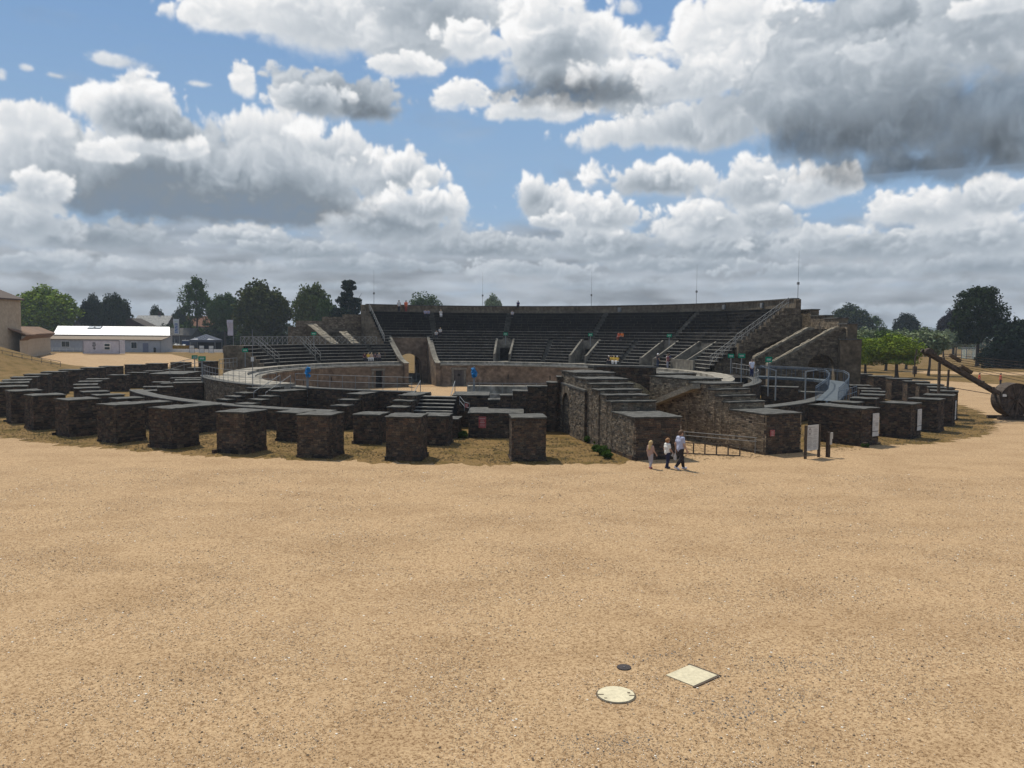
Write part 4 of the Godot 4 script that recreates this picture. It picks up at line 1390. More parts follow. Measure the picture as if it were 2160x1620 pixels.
# ---------------------------------------------------------------- railings, posts, lamps
# railing along points (feet); rails at the given heights, a post at every point
func railing(called: String, label: String, feet: Array, heights: Array, m: Material, r := 0.025, parent: Node3D = null, lattice := false) -> Node3D:
	var o: Node3D = parent
	if o == null:
		o = thing(called, label, "railing", feet[0])
	var off: Vector3 = feet[0] if parent == null else Vector3.ZERO
	for i in feet.size():
		var mb := Mb.new()
		mb.tube(feet[i] - off, feet[i] - off + Vector3.UP * heights[0], r, r, 6)
		part("post", mb.done(), m, o)
	for h in heights:
		var mb := Mb.new()
		for i in feet.size() - 1:
			mb.tube(feet[i] - off + Vector3.UP * h, feet[i + 1] - off + Vector3.UP * h, r, r, 6)
		part("rail", mb.done(), m, o)
	if lattice:
		for i in feet.size() - 1:
			var mb := Mb.new()
			mb.tube(feet[i] - off + Vector3.UP * 0.08, feet[i + 1] - off + Vector3.UP * heights[0], r * 0.7, r * 0.7, 5)
			mb.tube(feet[i + 1] - off + Vector3.UP * 0.08, feet[i] - off + Vector3.UP * heights[0], r * 0.7, r * 0.7, 5)
			part("brace", mb.done(), m, o)
	return o

func ring_feet(d: float, th0: float, th1: float, h: float, n: int) -> Array:
	var a := []
	for i in n + 1: a.append(r3(d, lerpf(th0, th1, float(i) / n), h))
	return a

func slope_feet(th: float, d0: float, h0: float, d1: float, h1: float, n: int) -> Array:
	var a := []
	for i in n + 1: a.append(r3(lerpf(d0, d1, float(i) / n), th, lerpf(h0, h1, float(i) / n)))
	return a

func sign_post(label: String, at: Vector3, h: float, plate_w := 0.62, plate_h := 0.4) -> void:
	var o := thing("exit_sign", label, "sign", at, 0.0, "green signs on posts")
	var mb := Mb.new()
	mb.tube(Vector3.ZERO, Vector3(0, h, 0), 0.055, 0.055, 8)
	part("post", mb.done(), mats["steel_paint"], o)
	mb = Mb.new()
	mb.col = Color(0.0, 0.36, 0.2)
	mb.bb(Vector3(0, h - plate_h * 0.3, 0.08), Vector3(plate_w, plate_h, 0.03))
	var p := part("plate", mb.done(), mats["tint"], o)
	mb = Mb.new()
	mb.col = Color(0.9, 0.95, 0.9)
	for i in 4:
		mb.bb(Vector3(-plate_w * 0.24 + i * plate_w * 0.16, h - plate_h * 0.3, 0.1), Vector3(plate_w * 0.09, plate_h * 0.38, 0.012))
	part("print", mb.done(), mats["tint"], p)
	o.look_at_from_position(at, Vector3(at.x, at.y, at.z) + Vector3(at.x, 0, at.z), Vector3.UP)

func make_rails_and_posts() -> void:
	var st: Material = mats["steel_paint"]
	railing("railing", "thin steel railing on the grey-brown curved wall at left", ring_feet(15.5, -74.5, -42.0, 2.2, 16), [0.95, 0.5], st, 0.017)
	railing("railing", "thin steel railing on the dark curved wall left of the entrance", ring_feet(15.5, -38.0, -18.6, 2.27, 9), [0.95, 0.5], st, 0.017)
	railing("railing", "thin steel railing along the pale ledge right of the entrance", ring_feet(18.0, -11.0, 2.0, 2.0, 7), [0.75], st, 0.017)
	railing("handrail", "slanted handrail at the left side of the wall gap", [r3(13.0, -41.2, 1.0), r3(15.4, -41.0, 2.1)], [0.95], st)
	railing("handrail", "slanted handrail at the right side of the wall gap", [r3(13.0, -38.9, 1.0), r3(15.4, -38.8, 2.1)], [0.95], st)
	railing("handrail", "slanted handrail beside the top of the entrance stair, left", [r3(14.0, -17.6, 1.3), r3(15.6, -17.4, 2.1)], [0.9], st)
	railing("handrail", "slanted handrail beside the top of the entrance stair, right", [r3(14.0, -12.6, 1.3), r3(15.8, -12.5, 2.1)], [0.9], st)
	railing("railing", "short railing on the flat block above the tall red notice", [Vector3(-2.55, 1.5, -49.6), Vector3(-2.9, 1.5, -50.6), Vector3(-3.3, 1.7, -52.4)], [0.55, 0.28], st, 0.014)
	# dark grandstand railings
	var dk := stone("dark_steel", Color(0.09, 0.09, 0.09), 2.0, 0.5, 0.0, "smooth")
	var pale := stone("galvanised", Color(0.28, 0.28, 0.27), 2.0, 0.45, 0.0, "smooth")
	railing("stair_railing", "steep lattice railing up the right end of the grandstand", slope_feet(87.2, 14.6, 5.2, 8.6, 9.4, 9), [1.05, 0.55], pale, 0.03, null, true)
	railing("stair_railing", "lattice railing at the foot of the right end stair", slope_feet(86.6, 17.6, 2.9, 14.8, 5.0, 4), [1.05, 0.55], pale, 0.03, null, true)
	railing("stair_railing", "steep lattice railing up the left end of the grandstand", slope_feet(199.6, 14.8, 4.7, 8.4, 9.4, 9), [1.05, 0.55], pale, 0.03, null, true)
	var n := 0
	for th in [242.0, 244.0, 225.0, 227.0]:
		n += 1
		railing("stair_railing", ["handrail left of the first stair in the lower seat block", "handrail right of the first stair in the lower seat block", "handrail left of the second stair in the lower seat block", "handrail right of the second stair in the lower seat block"][4 - n if n < 3 else n - 1] if false else ["right handrail of the stair at the lower block's lawn end", "left handrail of the stair at the lower block's lawn end", "right handrail of the lower block's middle stair", "left handrail of the lower block's middle stair"][n - 1], slope_feet(th, 17.8, 2.6, 15.0, 4.6, 3), [0.95, 0.5], pale, 0.028)
	railing("back_railing", "braced railing along the top of the lower seat block", ring_feet(14.8, 202.0, 249.0, 4.56, 26), [1.0], pale, 0.028, null, true)
	railing("railing", "double railing on the walkway's outer edge at right", ring_feet(15.6, 66.0, 84.0, 2.2, 8), [1.0, 0.55], pale, 0.028)
	railing("railing", "railing on the curved wall at the walkway's right end", ring_feet(15.5, 50.0, 65.0, 2.1, 7), [0.95, 0.5], pale, 0.025)
	railing("railing", "railing along the back of the walkway by the lower seat block", ring_feet(15.3, 252.5, 262.0, 2.2, 5), [1.0, 0.55], pale, 0.028)
	railing("stair_railing", "steel stair railing beside the broad flat block", [r3(11.6, -90.0, 1.8), r3(13.2, -88.0, 2.3), r3(15.0, -86.0, 2.6)], [1.0, 0.55], pale, 0.028)
	# low dark barrier between the two big walls
	var bar := thing("barrier", "low dark metal barrier beside the man in the grey shirt", "railing", Vector3(9.0, 0, -43.5))
	var e := Vector3(2.85, 0, 0.75)
	for i in 6:
		var mb := Mb.new()
		mb.bar(e * (i / 5.0), e * (i / 5.0) + Vector3(0, 0.62 if i < 5 else 0.62, 0), 0.06)
		part("post", mb.done(), mats["wood_dark"], bar)
	for h in [0.04, 0.6]:
		var mb := Mb.new()
		mb.bar(Vector3(0, h, 0), e + Vector3(0, h, 0), 0.05)
		part("rail", mb.done(), mats["wood_dark"], bar)
	var far_rail := thing("barrier", "thin double rail leaning along the sunlit brick flank", "railing", Vector3(9.4, 0, -45.2))
	for h in [0.78, 0.98]:
		var mb := Mb.new()
		mb.tube(Vector3(0, h, 0), Vector3(3.6, h - 0.12, 1.5), 0.022, 0.022, 6)
		part("rail", mb.done(), pale, far_rail)
	for q in [0.02, 0.98]:
		var mb := Mb.new()
		mb.tube(Vector3(3.6 * q, 0, 1.5 * q), Vector3(3.6 * q, 0.97 - 0.12 * q, 1.5 * q), 0.022, 0.022, 6)
		part("post", mb.done(), pale, far_rail)
	# green signs
	sign_post("green sign on a pole above the first seat-block entrance, nearest the gate", r3(14.3, 163.4, 4.5), 1.75)
	sign_post("green sign on a pole above the middle seat-block entrance", r3(14.3, 138.2, 4.5), 1.75)
	sign_post("green sign on a pole above the entrance where people stand", r3(14.3, 113.4, 4.5), 1.75)
	sign_post("green sign at the top of the lower block's middle stair", Vector3(-25.4, 4.2, -106.3), 1.9)
	sign_post("green sign before the cut end of the lower seat block", Vector3(-30.1, 2.2, -93.5), 2.0)
	sign_post("green sign on a tall pole at the left end of the railed wall", Vector3(-27.6, 1.2, -73.8), 2.7)
	sign_post("green sign farthest left, behind the metal stair", Vector3(-35.6, 1.0, -93.0), 2.4)
	sign_post("green sign by the broad steps below the raking walls", Vector3(23.1, 2.2, -87.6), 2.0)
	sign_post("green sign with a pole standing on the curved walkway", Vector3(21.1, 1.6, -76.3), 2.9)
	sign_post("green sign beside the first bent lamp post", Vector3(21.4, 1.2, -69.2), 3.2, 0.55, 0.45)
	# posts wrapped in blue film
	for q in [[Vector3(-14.6, 1.0, -59.2), 2.75, "grey pole with a blue plastic wrap on the left curved wall"], [Vector3(-2.75, 0.2, -59.9), 3.55, "grey pole with a blue plastic wrap right of the entrance"]]:
		var o := thing("wrapped_pole", q[2], "pole", q[0], 0.0, "poles wrapped in blue")
		var h: float = q[1]
		var mb := Mb.new()
		mb.tube(Vector3.ZERO, Vector3(0, h, 0), 0.075, 0.07, 8)
		part("pole", mb.done(), mats["steel_paint"], o)
		mb = Mb.new()
		mb.col = Color(0.03, 0.26, 0.62)
		for i in 26:
			var y := h - 0.12 - rng.randf() * 0.56
			var c := Vector3(rng.randf_range(-0.13, 0.13), y, rng.randf_range(-0.1, 0.13))
			var s := rng.randf_range(0.08, 0.2)
			mb.col = Color(0.03, 0.28, 0.66) * rng.randf_range(0.7, 1.4)
			mb.box(Transform3D(Basis(Vector3(rng.randf(), rng.randf(), rng.randf()).normalized(), rng.randf() * 3.0), c), Vector3(s, s * 1.3, s * 0.7))
		part("blue_wrap", mb.done(), mats["tint"], o)
		mb = Mb.new()
		mb.tube(Vector3(0, h, 0), Vector3(0, h + 0.1, 0), 0.11, 0.08, 8)
		part("cap", mb.done(), mats["steel_paint"], o)
	# lamp posts with a bent arm
	for q in [[Vector3(20.6, 1.2, -64.7), Vector3(-0.95, 0.28, -0.6), "bent lamp post with its arm to the left above the dark pit"], [Vector3(22.5, 1.2, -63.5), Vector3(0.95, 0.12, -0.3), "bent lamp post with its arm to the right before the ramp"]]:
		var o := thing("lamp_post", q[2], "lamp post", q[0], 0.0, "bent lamp posts")
		var mb := Mb.new()
		mb.bar(Vector3.ZERO, Vector3(0, 2.35, 0), 0.09)
		part("post", mb.done(), mats["steel_paint"], o)
		mb = Mb.new()
		mb.bar(Vector3(0, 2.33, 0), Vector3(0, 2.33, 0) + q[1], 0.08)
		part("arm", mb.done(), mats["steel_paint"], o)
	# thin masts along the rim
	n = 0
	for th in [198.0, 170.6, 143.2, 116.1, 86.6]:
		n += 1
		var o := thing("lightning_rod", "thin rod on the grandstand rim, %s from its left end" % ORD[n], "rod", r3(7.75, th, 10.4), 0.0, "thin rods along the rim")
		var mb := Mb.new()
		mb.tube(Vector3.ZERO, Vector3(0, 1.6, 0), 0.032, 0.03, 6)
		part("foot_tube", mb.done(), mats["steel_paint"], o)
		mb = Mb.new()
		mb.bb(Vector3(0, 1.62, 0), Vector3(0.24, 0.28, 0.2))
		part("box", mb.done(), mats["steel_paint"], o)
		mb = Mb.new()
		mb.tube(Vector3(0, 1.7, 0), Vector3(0, 5.2, 0), 0.016, 0.009, 5)
		part("rod", mb.done(), mats["wood_dark"], o)
	var mast := thing("thin_mast", "thin pole with a small white box rising from the left curved wall", "pole", Vector3(-19.5, 1.8, -62.3))
	var mm := Mb.new()
	mm.tube(Vector3.ZERO, Vector3(0, 4.6, 0), 0.03, 0.018, 6)
	part("pole", mm.done(), mats["steel_paint"], mast)
	mm = Mb.new()
	mm.bb(Vector3(0, 2.35, 0.05), Vector3(0.18, 0.32, 0.14))
	part("box", mm.done(), mats["white_paint"], mast)
	n = 0
	for th in [135.6, 107.8, 96.8]:
		n += 1
		var o := thing("floodlight_box", "grey box on the parapet of the grandstand, %s from the left" % ORD[n], "box", r3(8.12, th, 9.5), 0.0, "grey boxes on the parapet")
		o.basis = frame(th).basis
		var mb := Mb.new()
		mb.bb(Vector3(0, 0.3, -0.12), Vector3(0.5, 0.6, 0.18))
		part("case", mb.done(), mats["steel_paint"], o)
		mb = Mb.new()
		mb.bb(Vector3(0, 0.3, -0.225), Vector3(0.4, 0.48, 0.03))
		part("lid", mb.done(), pale, o)

# ---------------------------------------------------------------- steel ramp
func make_ramp() -> void:
	var blue: Material = mats["bridge_blue"]
	var o := thing("steel_ramp", "blue-grey steel footbridge ramp curving between the ruins at right", "ramp", Vector3(24, 0, -64))
	var off := -o.position
	var mid := [Vector3(24.6, 2.2, -83.0), Vector3(27.2, 2.17, -81.4), Vector3(29.4, 2.12, -79.4), Vector3(30.0, 2.05, -77.0), Vector3(29.2, 1.95, -74.0), Vector3(27.4, 1.8, -69.5), Vector3(25.0, 1.65, -64.5), Vector3(23.0, 1.55, -60.4)]
	var lefts := []
	var rights := []
	for i in mid.size():
		var d: Vector3 = (mid[mini(i + 1, mid.size() - 1)] - mid[maxi(i - 1, 0)])
		d.y = 0
		var s := d.normalized().cross(Vector3.UP)
		lefts.append(mid[i] - s * 0.8)
		rights.append(mid[i] + s * 0.8)
	for i in mid.size() - 1:
		var mb := Mb.new()
		mb.quad(lefts[i] + off, rights[i] + off, rights[i + 1] + off, lefts[i + 1] + off)
		mb.quad(lefts[i] + off, lefts[i + 1] + off, lefts[i + 1] + off - Vector3(0, 0.22, 0), lefts[i] + off - Vector3(0, 0.22, 0))
		mb.quad(rights[i + 1] + off, rights[i] + off, rights[i] + off - Vector3(0, 0.22, 0), rights[i + 1] + off - Vector3(0, 0.22, 0))
		part("deck_plate", mb.done(), stone("deck", Color(0.1, 0.12, 0.138), 1.5, 0.9, 0.0, "smooth"), o)
	for side in [lefts, rights]:
		var dense := []
		for i in side.size() - 1:
			var n := maxi(1, int(side[i].distance_to(side[i + 1]) / 0.85))
			for k in n: dense.append(side[i].lerp(side[i + 1], float(k) / n) + off)
		dense.append(side[-1] + off)
		railing("", "", dense, [1.02, 0.88], blue, 0.021, o)
	for q in [mid[2], mid[4], mid[6], mid[7]]:
		var mb := Mb.new()
		mb.tube(Vector3(q.x, 0, q.z) + off, q + off, 0.08, 0.08, 8)
		part("pillar", mb.done(), blue, o)
	var side_rail := []
	for i in 7: side_rail.append(Vector3(23.8, 1.3, -60.4).lerp(Vector3(27.0, 1.35, -65.2), i / 6.0))
	side_rail.append(Vector3(27.6, 1.35, -66.3))
	railing("ramp_side_railing", "blue-grey railing running right from the ramp's foot", side_rail, [0.95, 0.5], blue, 0.02)
# ---------------------------------------------------------------- buildings and things at the left
func prism_roof(mb: Mb, a: Vector3, b: Vector3, c: Vector3, d: Vector3, th := 0.2) -> void:
	mb.quad(a, b, c, d)
	var n := (c - a).cross(d - b).normalized() * th
	if n.y > 0.0: n = -n
	mb.quad(a + n, d + n, c + n, b + n)
	var p := [a, b, c, d]
	for i in 4:
		mb.quad(p[i] + n, p[(i + 1) % 4] + n, p[(i + 1) % 4], p[i])

func house(label: String, at: Vector3, turn: float, w: float, d: float, eave: float, ridge: float, wall: Color, roof: Color, gable_front := false, chimney := true) -> Node3D:
	var o := thing("house", label, "house", at, turn, "houses beyond the park")
	var mb := Mb.new()
	mb.col = wall
	mb.bb(Vector3(0, eave * 0.5, 0), Vector3(w, eave, d))
	if gable_front:
		mb.tri(Vector3(-w / 2, eave, d / 2), Vector3(w / 2, eave, d / 2), Vector3(0, ridge, d / 2))
		mb.tri(Vector3(w / 2, eave, -d / 2), Vector3(-w / 2, eave, -d / 2), Vector3(0, ridge, -d / 2))
	else:
		mb.tri(Vector3(-w / 2, eave, -d / 2), Vector3(-w / 2, eave, d / 2), Vector3(-w / 2, ridge, 0))
		mb.tri(Vector3(w / 2, eave, d / 2), Vector3(w / 2, eave, -d / 2), Vector3(w / 2, ridge, 0))
	part("wall", mb.done(), mats["tint"], o)
	mb = Mb.new()
	mb.col = roof
	var e := 0.4
	if gable_front:
		prism_roof(mb, Vector3(-w / 2 - e, eave - 0.2, d / 2 + e), Vector3(0, ridge, d / 2 + e), Vector3(0, ridge, -d / 2 - e), Vector3(-w / 2 - e, eave - 0.2, -d / 2 - e))
		prism_roof(mb, Vector3(0, ridge, d / 2 + e), Vector3(w / 2 + e, eave - 0.2, d / 2 + e), Vector3(w / 2 + e, eave - 0.2, -d / 2 - e), Vector3(0, ridge, -d / 2 - e))
	else:
		prism_roof(mb, Vector3(-w / 2 - e, eave - 0.2, d / 2 + e), Vector3(w / 2 + e, eave - 0.2, d / 2 + e), Vector3(w / 2 + e, ridge, 0), Vector3(-w / 2 - e, ridge, 0))
		prism_roof(mb, Vector3(-w / 2 - e, ridge, 0), Vector3(w / 2 + e, ridge, 0), Vector3(w / 2 + e, eave - 0.2, -d / 2 - e), Vector3(-w / 2 - e, eave - 0.2, -d / 2 - e))
	var rf := part("roof", mb.done(), mats["brick_dark"], o)
	if chimney:
		mb = Mb.new()
		mb.col = Color(0.1, 0.06, 0.05)
		mb.bb(Vector3(w * 0.12, ridge + 0.2, -d * 0.05), Vector3(0.9, 2.2, 0.9))
		part("chimney", mb.done(), mats["tint"], rf)
	for i in 3:
		mb = Mb.new()
		mb.col = Color(0.06, 0.065, 0.075)
		mb.bb(Vector3(-w * 0.3 + i * w * 0.3, eave * 0.55, d / 2 + 0.03), Vector3(1.2, 1.4, 0.06))
		var wn := part("window", mb.done(), mats["tint"], o)
		mb = Mb.new()
		mb.bb(Vector3(-w * 0.3 + i * w * 0.3, eave * 0.55, d / 2 + 0.07), Vector3(0.09, 1.4, 0.04))
		mb.bb(Vector3(-w * 0.3 + i * w * 0.3, eave * 0.55 - 0.74, d / 2 + 0.09), Vector3(1.4, 0.08, 0.14))
		part("frame", mb.done(), mats["white_paint"], wn)
	return o

func make_left_buildings() -> void:
	# long low building with the white metal roof
	var o := thing("pavilion", "long low grey-white building under a bright white metal roof", "building", Vector3(-114, 0, -234))
	var w := 33.0
	var mb := Mb.new()
	mb.col = Color(0.56, 0.58, 0.62)
	mb.bb(Vector3(0, 1.75, 0), Vector3(w, 3.5, 7))
	part("front_wall", mb.done(), mats["tint"], o)
	mb = Mb.new()
	mb.col = Color(0.5, 0.51, 0.54)
	mb.bb(Vector3(-1.6, 2.4, -6.4), Vector3(w - 1.4, 4.8, 7))
	part("hall_wall", mb.done(), mats["tint"], o)
	mb = Mb.new()
	mb.col = Color(0.27, 0.2, 0.135)
	prism_roof(mb, Vector3(-w / 2 - 0.4, 3.5, 3.9), Vector3(w / 2 + 0.4, 3.5, 3.9), Vector3(w / 2 + 0.4, 4.55, -2.6), Vector3(-w / 2 - 0.4, 4.55, -2.6), 0.12)
	part("lower_roof", mb.done(), mats["tint"], o)
	mb = Mb.new()
	prism_roof(mb, Vector3(-w / 2 + 0.2, 4.72, -1.6), Vector3(w / 2 + 0.4, 4.72, -1.6), Vector3(w / 2 - 1.8, 7.15, -6.8), Vector3(-w / 2 - 1.2, 7.15, -6.8), 0.14)
	var rf := part("white_roof", mb.done(), flat("roof_white", Color(0.86, 0.86, 0.85), 0.5), o)
	for i in 32:
		mb = Mb.new()
		var x := -w / 2 + 1.2 + i * 1.0
		mb.bar(Vector3(x, 4.78, -1.6), Vector3(x - 2.0, 7.2, -6.8), 0.05)
		part("seam", mb.done(), flat("roof_white", Color(0.86, 0.86, 0.85), 0.5), rf)
	for x in [-7.4, -5.4]:
		mb = Mb.new()
		mb.col = Color(0.2, 0.22, 0.25)
		mb.box(Transform3D(Basis(Vector3.RIGHT, 0.437), Vector3(x, 6.75, -5.75)), Vector3(1.75, 0.14, 1.5))
		var sk := part("skylight", mb.done(), mats["tint"], rf)
		mb = Mb.new()
		mb.col = Color(0.75, 0.78, 0.8)
		mb.box(Transform3D(Basis(Vector3.RIGHT, 0.437), Vector3(x, 6.84, -5.72)), Vector3(1.35, 0.06, 1.1))
		part("pane", mb.done(), flat("pane_bright", Color(0.7, 0.72, 0.74), 0.15), sk)
	for q in [[-10.0, 2.1, 2.2, 1.5], [9.0, 1.95, 1.5, 1.7]]:
		mb = Mb.new()
		mb.bb(Vector3(q[0], q[1], 3.52), Vector3(q[2] + 0.2, q[3] + 0.2, 0.08))
		var wn := part("window", mb.done(), mats["white_paint"], o)
		for s in [-1, 1]:
			mb = Mb.new()
			mb.bb(Vector3(q[0] + s * q[2] * 0.25, q[1], 3.58), Vector3(q[2] * 0.46, q[3] - 0.06, 0.05))
			part("pane", mb.done(), flat("glass_dark", Color(0.03, 0.045, 0.05), 0.08), wn)
	mb = Mb.new()
	mb.col = Color(0.25, 0.27, 0.36)
	mb.bb(Vector3(12.2, 1.3, 3.55), Vector3(1.5, 2.5, 0.1))
	var dr := part("door", mb.done(), mats["tint"], o)
	mb = Mb.new()
	mb.bb(Vector3(12.75, 1.2, 3.64), Vector3(0.1, 0.1, 0.1))
	part("handle", mb.done(), mats["steel_paint"], dr)
	mb = Mb.new()
	mb.tube(Vector3(16.3, 0, 3.6), Vector3(16.3, 3.5, 3.6), 0.07, 0.07, 6)
	part("downpipe", mb.done(), mats["steel_paint"], o)
	var feet := []
	for i in 8: feet.append(Vector3(-128.0 + i * 1.9, 0, -227.6))
	railing("railing", "white railing before the low building's dark window", feet, [1.05, 0.6], mats["white_paint"], 0.04)
	for q in [Vector3(-111.8, 0, -228.5), Vector3(-98.9, 0, -229.6)]:
		var b := thing("litter_bin", "dark litter bin at the low building's %s" % ("window side" if q.x < -105 else "right corner"), "bin", q, 0.0, "dark litter bins")
		mb = Mb.new()
		mb.col = Color(0.03, 0.03, 0.035)
		mb.tube(Vector3.ZERO, Vector3(0, 1.25, 0), 0.3, 0.33, 10)
		part("drum", mb.done(), mats["tint"], b)
		mb = Mb.new()
		mb.col = Color(0.05, 0.05, 0.05)
		mb.tube(Vector3(0, 1.25, 0), Vector3(0, 1.38, 0), 0.36, 0.2, 10)
		part("lid", mb.done(), mats["tint"], b)
	# container with the painted head
	var c := thing("container", "white office container with a grey painted head beside its window", "container", Vector3(-102.0, 0.1, -207.5))
	mb = Mb.new()
	mb.col = Color(0.8, 0.78, 0.86)
	mb.bb(Vector3(0, 1.8, 0), Vector3(9.0, 3.3, 3.0))
	part("shell", mb.done(), mats["tint"], c)
	mb = Mb.new()
	mb.col = Color(0.42, 0.42, 0.48)
	for y in [0.2, 3.4]:
		mb.bb(Vector3(0, y, 1.52), Vector3(9.1, 0.2, 0.12))
	for x in [-4.5, 4.5]:
		mb.bb(Vector3(x, 1.8, 1.52), Vector3(0.2, 3.3, 0.14))
	part("frame", mb.done(), mats["tint"], c)
	mb = Mb.new()
	mb.bb(Vector3(1.5, 1.95, 1.52), Vector3(1.6, 1.7, 0.1))
	var cw := part("window", mb.done(), mats["white_paint"], c)
	for y in [2.3, 1.5]:
		mb = Mb.new()
		mb.bb(Vector3(1.5, y, 1.59), Vector3(1.25, 0.55, 0.04))
		part("pane", mb.done(), flat("glass_dark", Color(0.03, 0.045, 0.05), 0.08), cw)
	mb = Mb.new()
	for q in [[-1.8, 2.75, 0.55, 0.32, 0.26], [-1.72, 2.4, 0.62, 0.4, 0.36], [-2.0, 2.1, 0.3, 0.25, 0.14], [-1.55, 2.12, 0.3, 0.22, 0.13], [-1.75, 1.85, 0.22, 0.3, 0.3], [-1.72, 1.5, 0.5, 0.22, 0.18], [-1.7, 1.28, 0.34, 0.2, 0.24]]:
		mb.col = Color(q[4], q[4], q[4] * 1.1)
		var fan := PackedVector3Array()
		for i in 12: fan.append(Vector3(q[0] + q[2] * 0.75 * cos(TAU * i / 12.0), q[1] + q[3] * 0.75 * sin(TAU * i / 12.0), 1.506 + q[1] * 0.002 + q[4] * 0.01))
		for i in range(1, 11): mb.tri(fan[0], fan[i], fan[i + 1])
	part("painted_head", mb.done(), mats["tint"], c)
	# rounded stucco building with the tiled roof
	var r := thing("museum_building", "ochre stucco building with a rounded wall, wooden eaves and tiled roof", "building", Vector3(-112, 0, -180))
	var off := -r.position
	var pts := []
	for q in [Vector2(-89, -150), Vector2(-91, -156), Vector2(-95.5, -164), Vector2(-101, -174), Vector2(-106.5, -185), Vector2(-111.5, -196), Vector2(-115.5, -206), Vector2(-119, -214), Vector2(-127, -217), Vector2(-140, -216)]:
		pts.append(Vector3(q.x, 0, q.y) + off)
	mb = Mb.new()
	mb.col = Color(1, 1, 1)
	for i in pts.size() - 1:
		mb.quad(pts[i], pts[i + 1], pts[i + 1] + Vector3(0, 4.3, 0), pts[i] + Vector3(0, 4.3, 0))
	part("wall", mb.done(), mats["stucco"], r)
	var inw := []
	for i in pts.size():
		var t: Vector3 = (pts[mini(i + 1, pts.size() - 1)] - pts[maxi(i - 1, 0)]).normalized()
		inw.append(t.cross(Vector3.UP))
	mb = Mb.new()
	mb.col = Color(0.2, 0.1, 0.045)
	for i in pts.size() - 1:
		var a: Vector3 = pts[i] + inw[i] * 1.0
		var b: Vector3 = pts[i + 1] + inw[i + 1] * 1.0
		mb.quad(pts[i] + Vector3(0, 4.1, 0), pts[i + 1] + Vector3(0, 4.1, 0), b + Vector3(0, 4.9, 0), a + Vector3(0, 4.9, 0))
		mb.quad(a + Vector3(0, 4.9, 0), b + Vector3(0, 4.9, 0), b + Vector3(0, 5.1, 0), a + Vector3(0, 5.1, 0))
	part("eaves", mb.done(), mats["tint"], r)
	mb = Mb.new()
	mb.col = Color(0.34, 0.22, 0.15)
	for i in pts.size() - 1:
		var a: Vector3 = pts[i] + inw[i] * 1.1 + Vector3(0, 5.05, 0)
		var b: Vector3 = pts[i + 1] + inw[i + 1] * 1.1 + Vector3(0, 5.05, 0)
		mb.quad(a, b, pts[i + 1] - inw[i + 1] * 2.6 + Vector3(0, 6.6, 0), pts[i] - inw[i] * 2.6 + Vector3(0, 6.6, 0))
	var tr := part("roof", mb.done(), mats["tint"], r)
	for i in pts.size() - 1:
		var n := int(pts[i].distance_to(pts[i + 1]) / 0.55)
		for k in n:
			var f := float(k) / n
			mb = Mb.new()
			var tone := rng.randf_range(0.75, 1.3)
			mb.col = Color(0.36, 0.23, 0.16) * tone
			var nn: Vector3 = inw[i].lerp(inw[i + 1], f)
			var p: Vector3 = pts[i].lerp(pts[i + 1], f)
			mb.tube(p + nn * 1.15 + Vector3(0, 5.12, 0), p - nn * 2.6 + Vector3(0, 6.68, 0), 0.13, 0.13, 5)
			part("tile_row", mb.done(), mats["tint"], tr)
	# its tower at the left edge
	mb = Mb.new()
	var tc := Vector3(-95.2, 0, -149) + off
	mb.bb(tc + Vector3(0, 5.9, 0), Vector3(9.0, 11.8, 9.0))
	part("tower", mb.done(), mats["stucco"], r)
	mb = Mb.new()
	mb.col = Color(0.16, 0.12, 0.1)
	var ap := tc + Vector3(0, 14.6, 0)
	for i in 4:
		var a := tc + Vector3([-5, 5, 5, -5][i], 11.7, [5, 5, -5, -5][i])
		var b := tc + Vector3([-5, 5, 5, -5][(i + 1) % 4], 11.7, [5, 5, -5, -5][(i + 1) % 4])
		mb.tri(a, b, ap)
		mb.quad(a - Vector3(0, 0.25, 0), b - Vector3(0, 0.25, 0), b, a)
	part("tower_roof", mb.done(), mats["tint"], r)
	for x in [2.2, 3.2]:
		mb = Mb.new()
		mb.bb(tc + Vector3(x, 9.4, 4.52), Vector3(0.42, 2.1, 0.1))
		var tw := part("window", mb.done(), flat("dark_opening", Color(0.012, 0.01, 0.009), 0.9), r)
		mb = Mb.new()
		mb.bb(tc + Vector3(x, 8.3, 4.58), Vector3(0.6, 0.1, 0.16))
		part("sill", mb.done(), mats["stucco"], tw)
	# stair with railing down the bank
	var sf := []
	for i in 13: sf.append(Vector3(lerpf(-82.0, -69.2, i / 12.0), lerpf(4.2, 0.3, pow(i / 12.0, 0.85)), lerpf(-119, -127, i / 12.0)))
	var bs := thing("bank_stair", "timber-edged stair running down the grassy bank at the left edge", "stair", sf[0])
	for i in 26:
		var p: Vector3 = sf[i / 2].lerp(sf[mini(12, i / 2 + 1)], 0.5 * (i % 2)) - sf[0]
		mb = Mb.new()
		mb.col = Color(0.05, 0.04, 0.035)
		mb.box(Transform3D(Basis(Vector3.UP, 0.5), p + Vector3(0, 0.05, 0.9)), Vector3(0.22, 0.34, 1.6))
		part("step", mb.done(), mats["tint"], bs)
	railing("bank_railing", "long thin railing beside the stair on the grassy bank", sf, [1.0, 0.5], stone("dark_steel", Color(0.09, 0.09, 0.09), 2.0, 0.5, 0.0, "smooth"), 0.04)
	# flags
	flag("white banner with blue letters and a green arc on a flagpole", Vector3(-102.2, 0, -255), 9.6, 1.75, 4.6, true)
	flag("pale lilac banner with a sketched running figure on a flagpole", Vector3(-80.6, 0, -240), 9.3, 1.75, 4.5, false)
	# tent, skip, boards
	var t := thing("pavilion_tent", "grey pop-up tent with a peaked roof behind the boards", "tent", Vector3(-95.1, 0, -258))
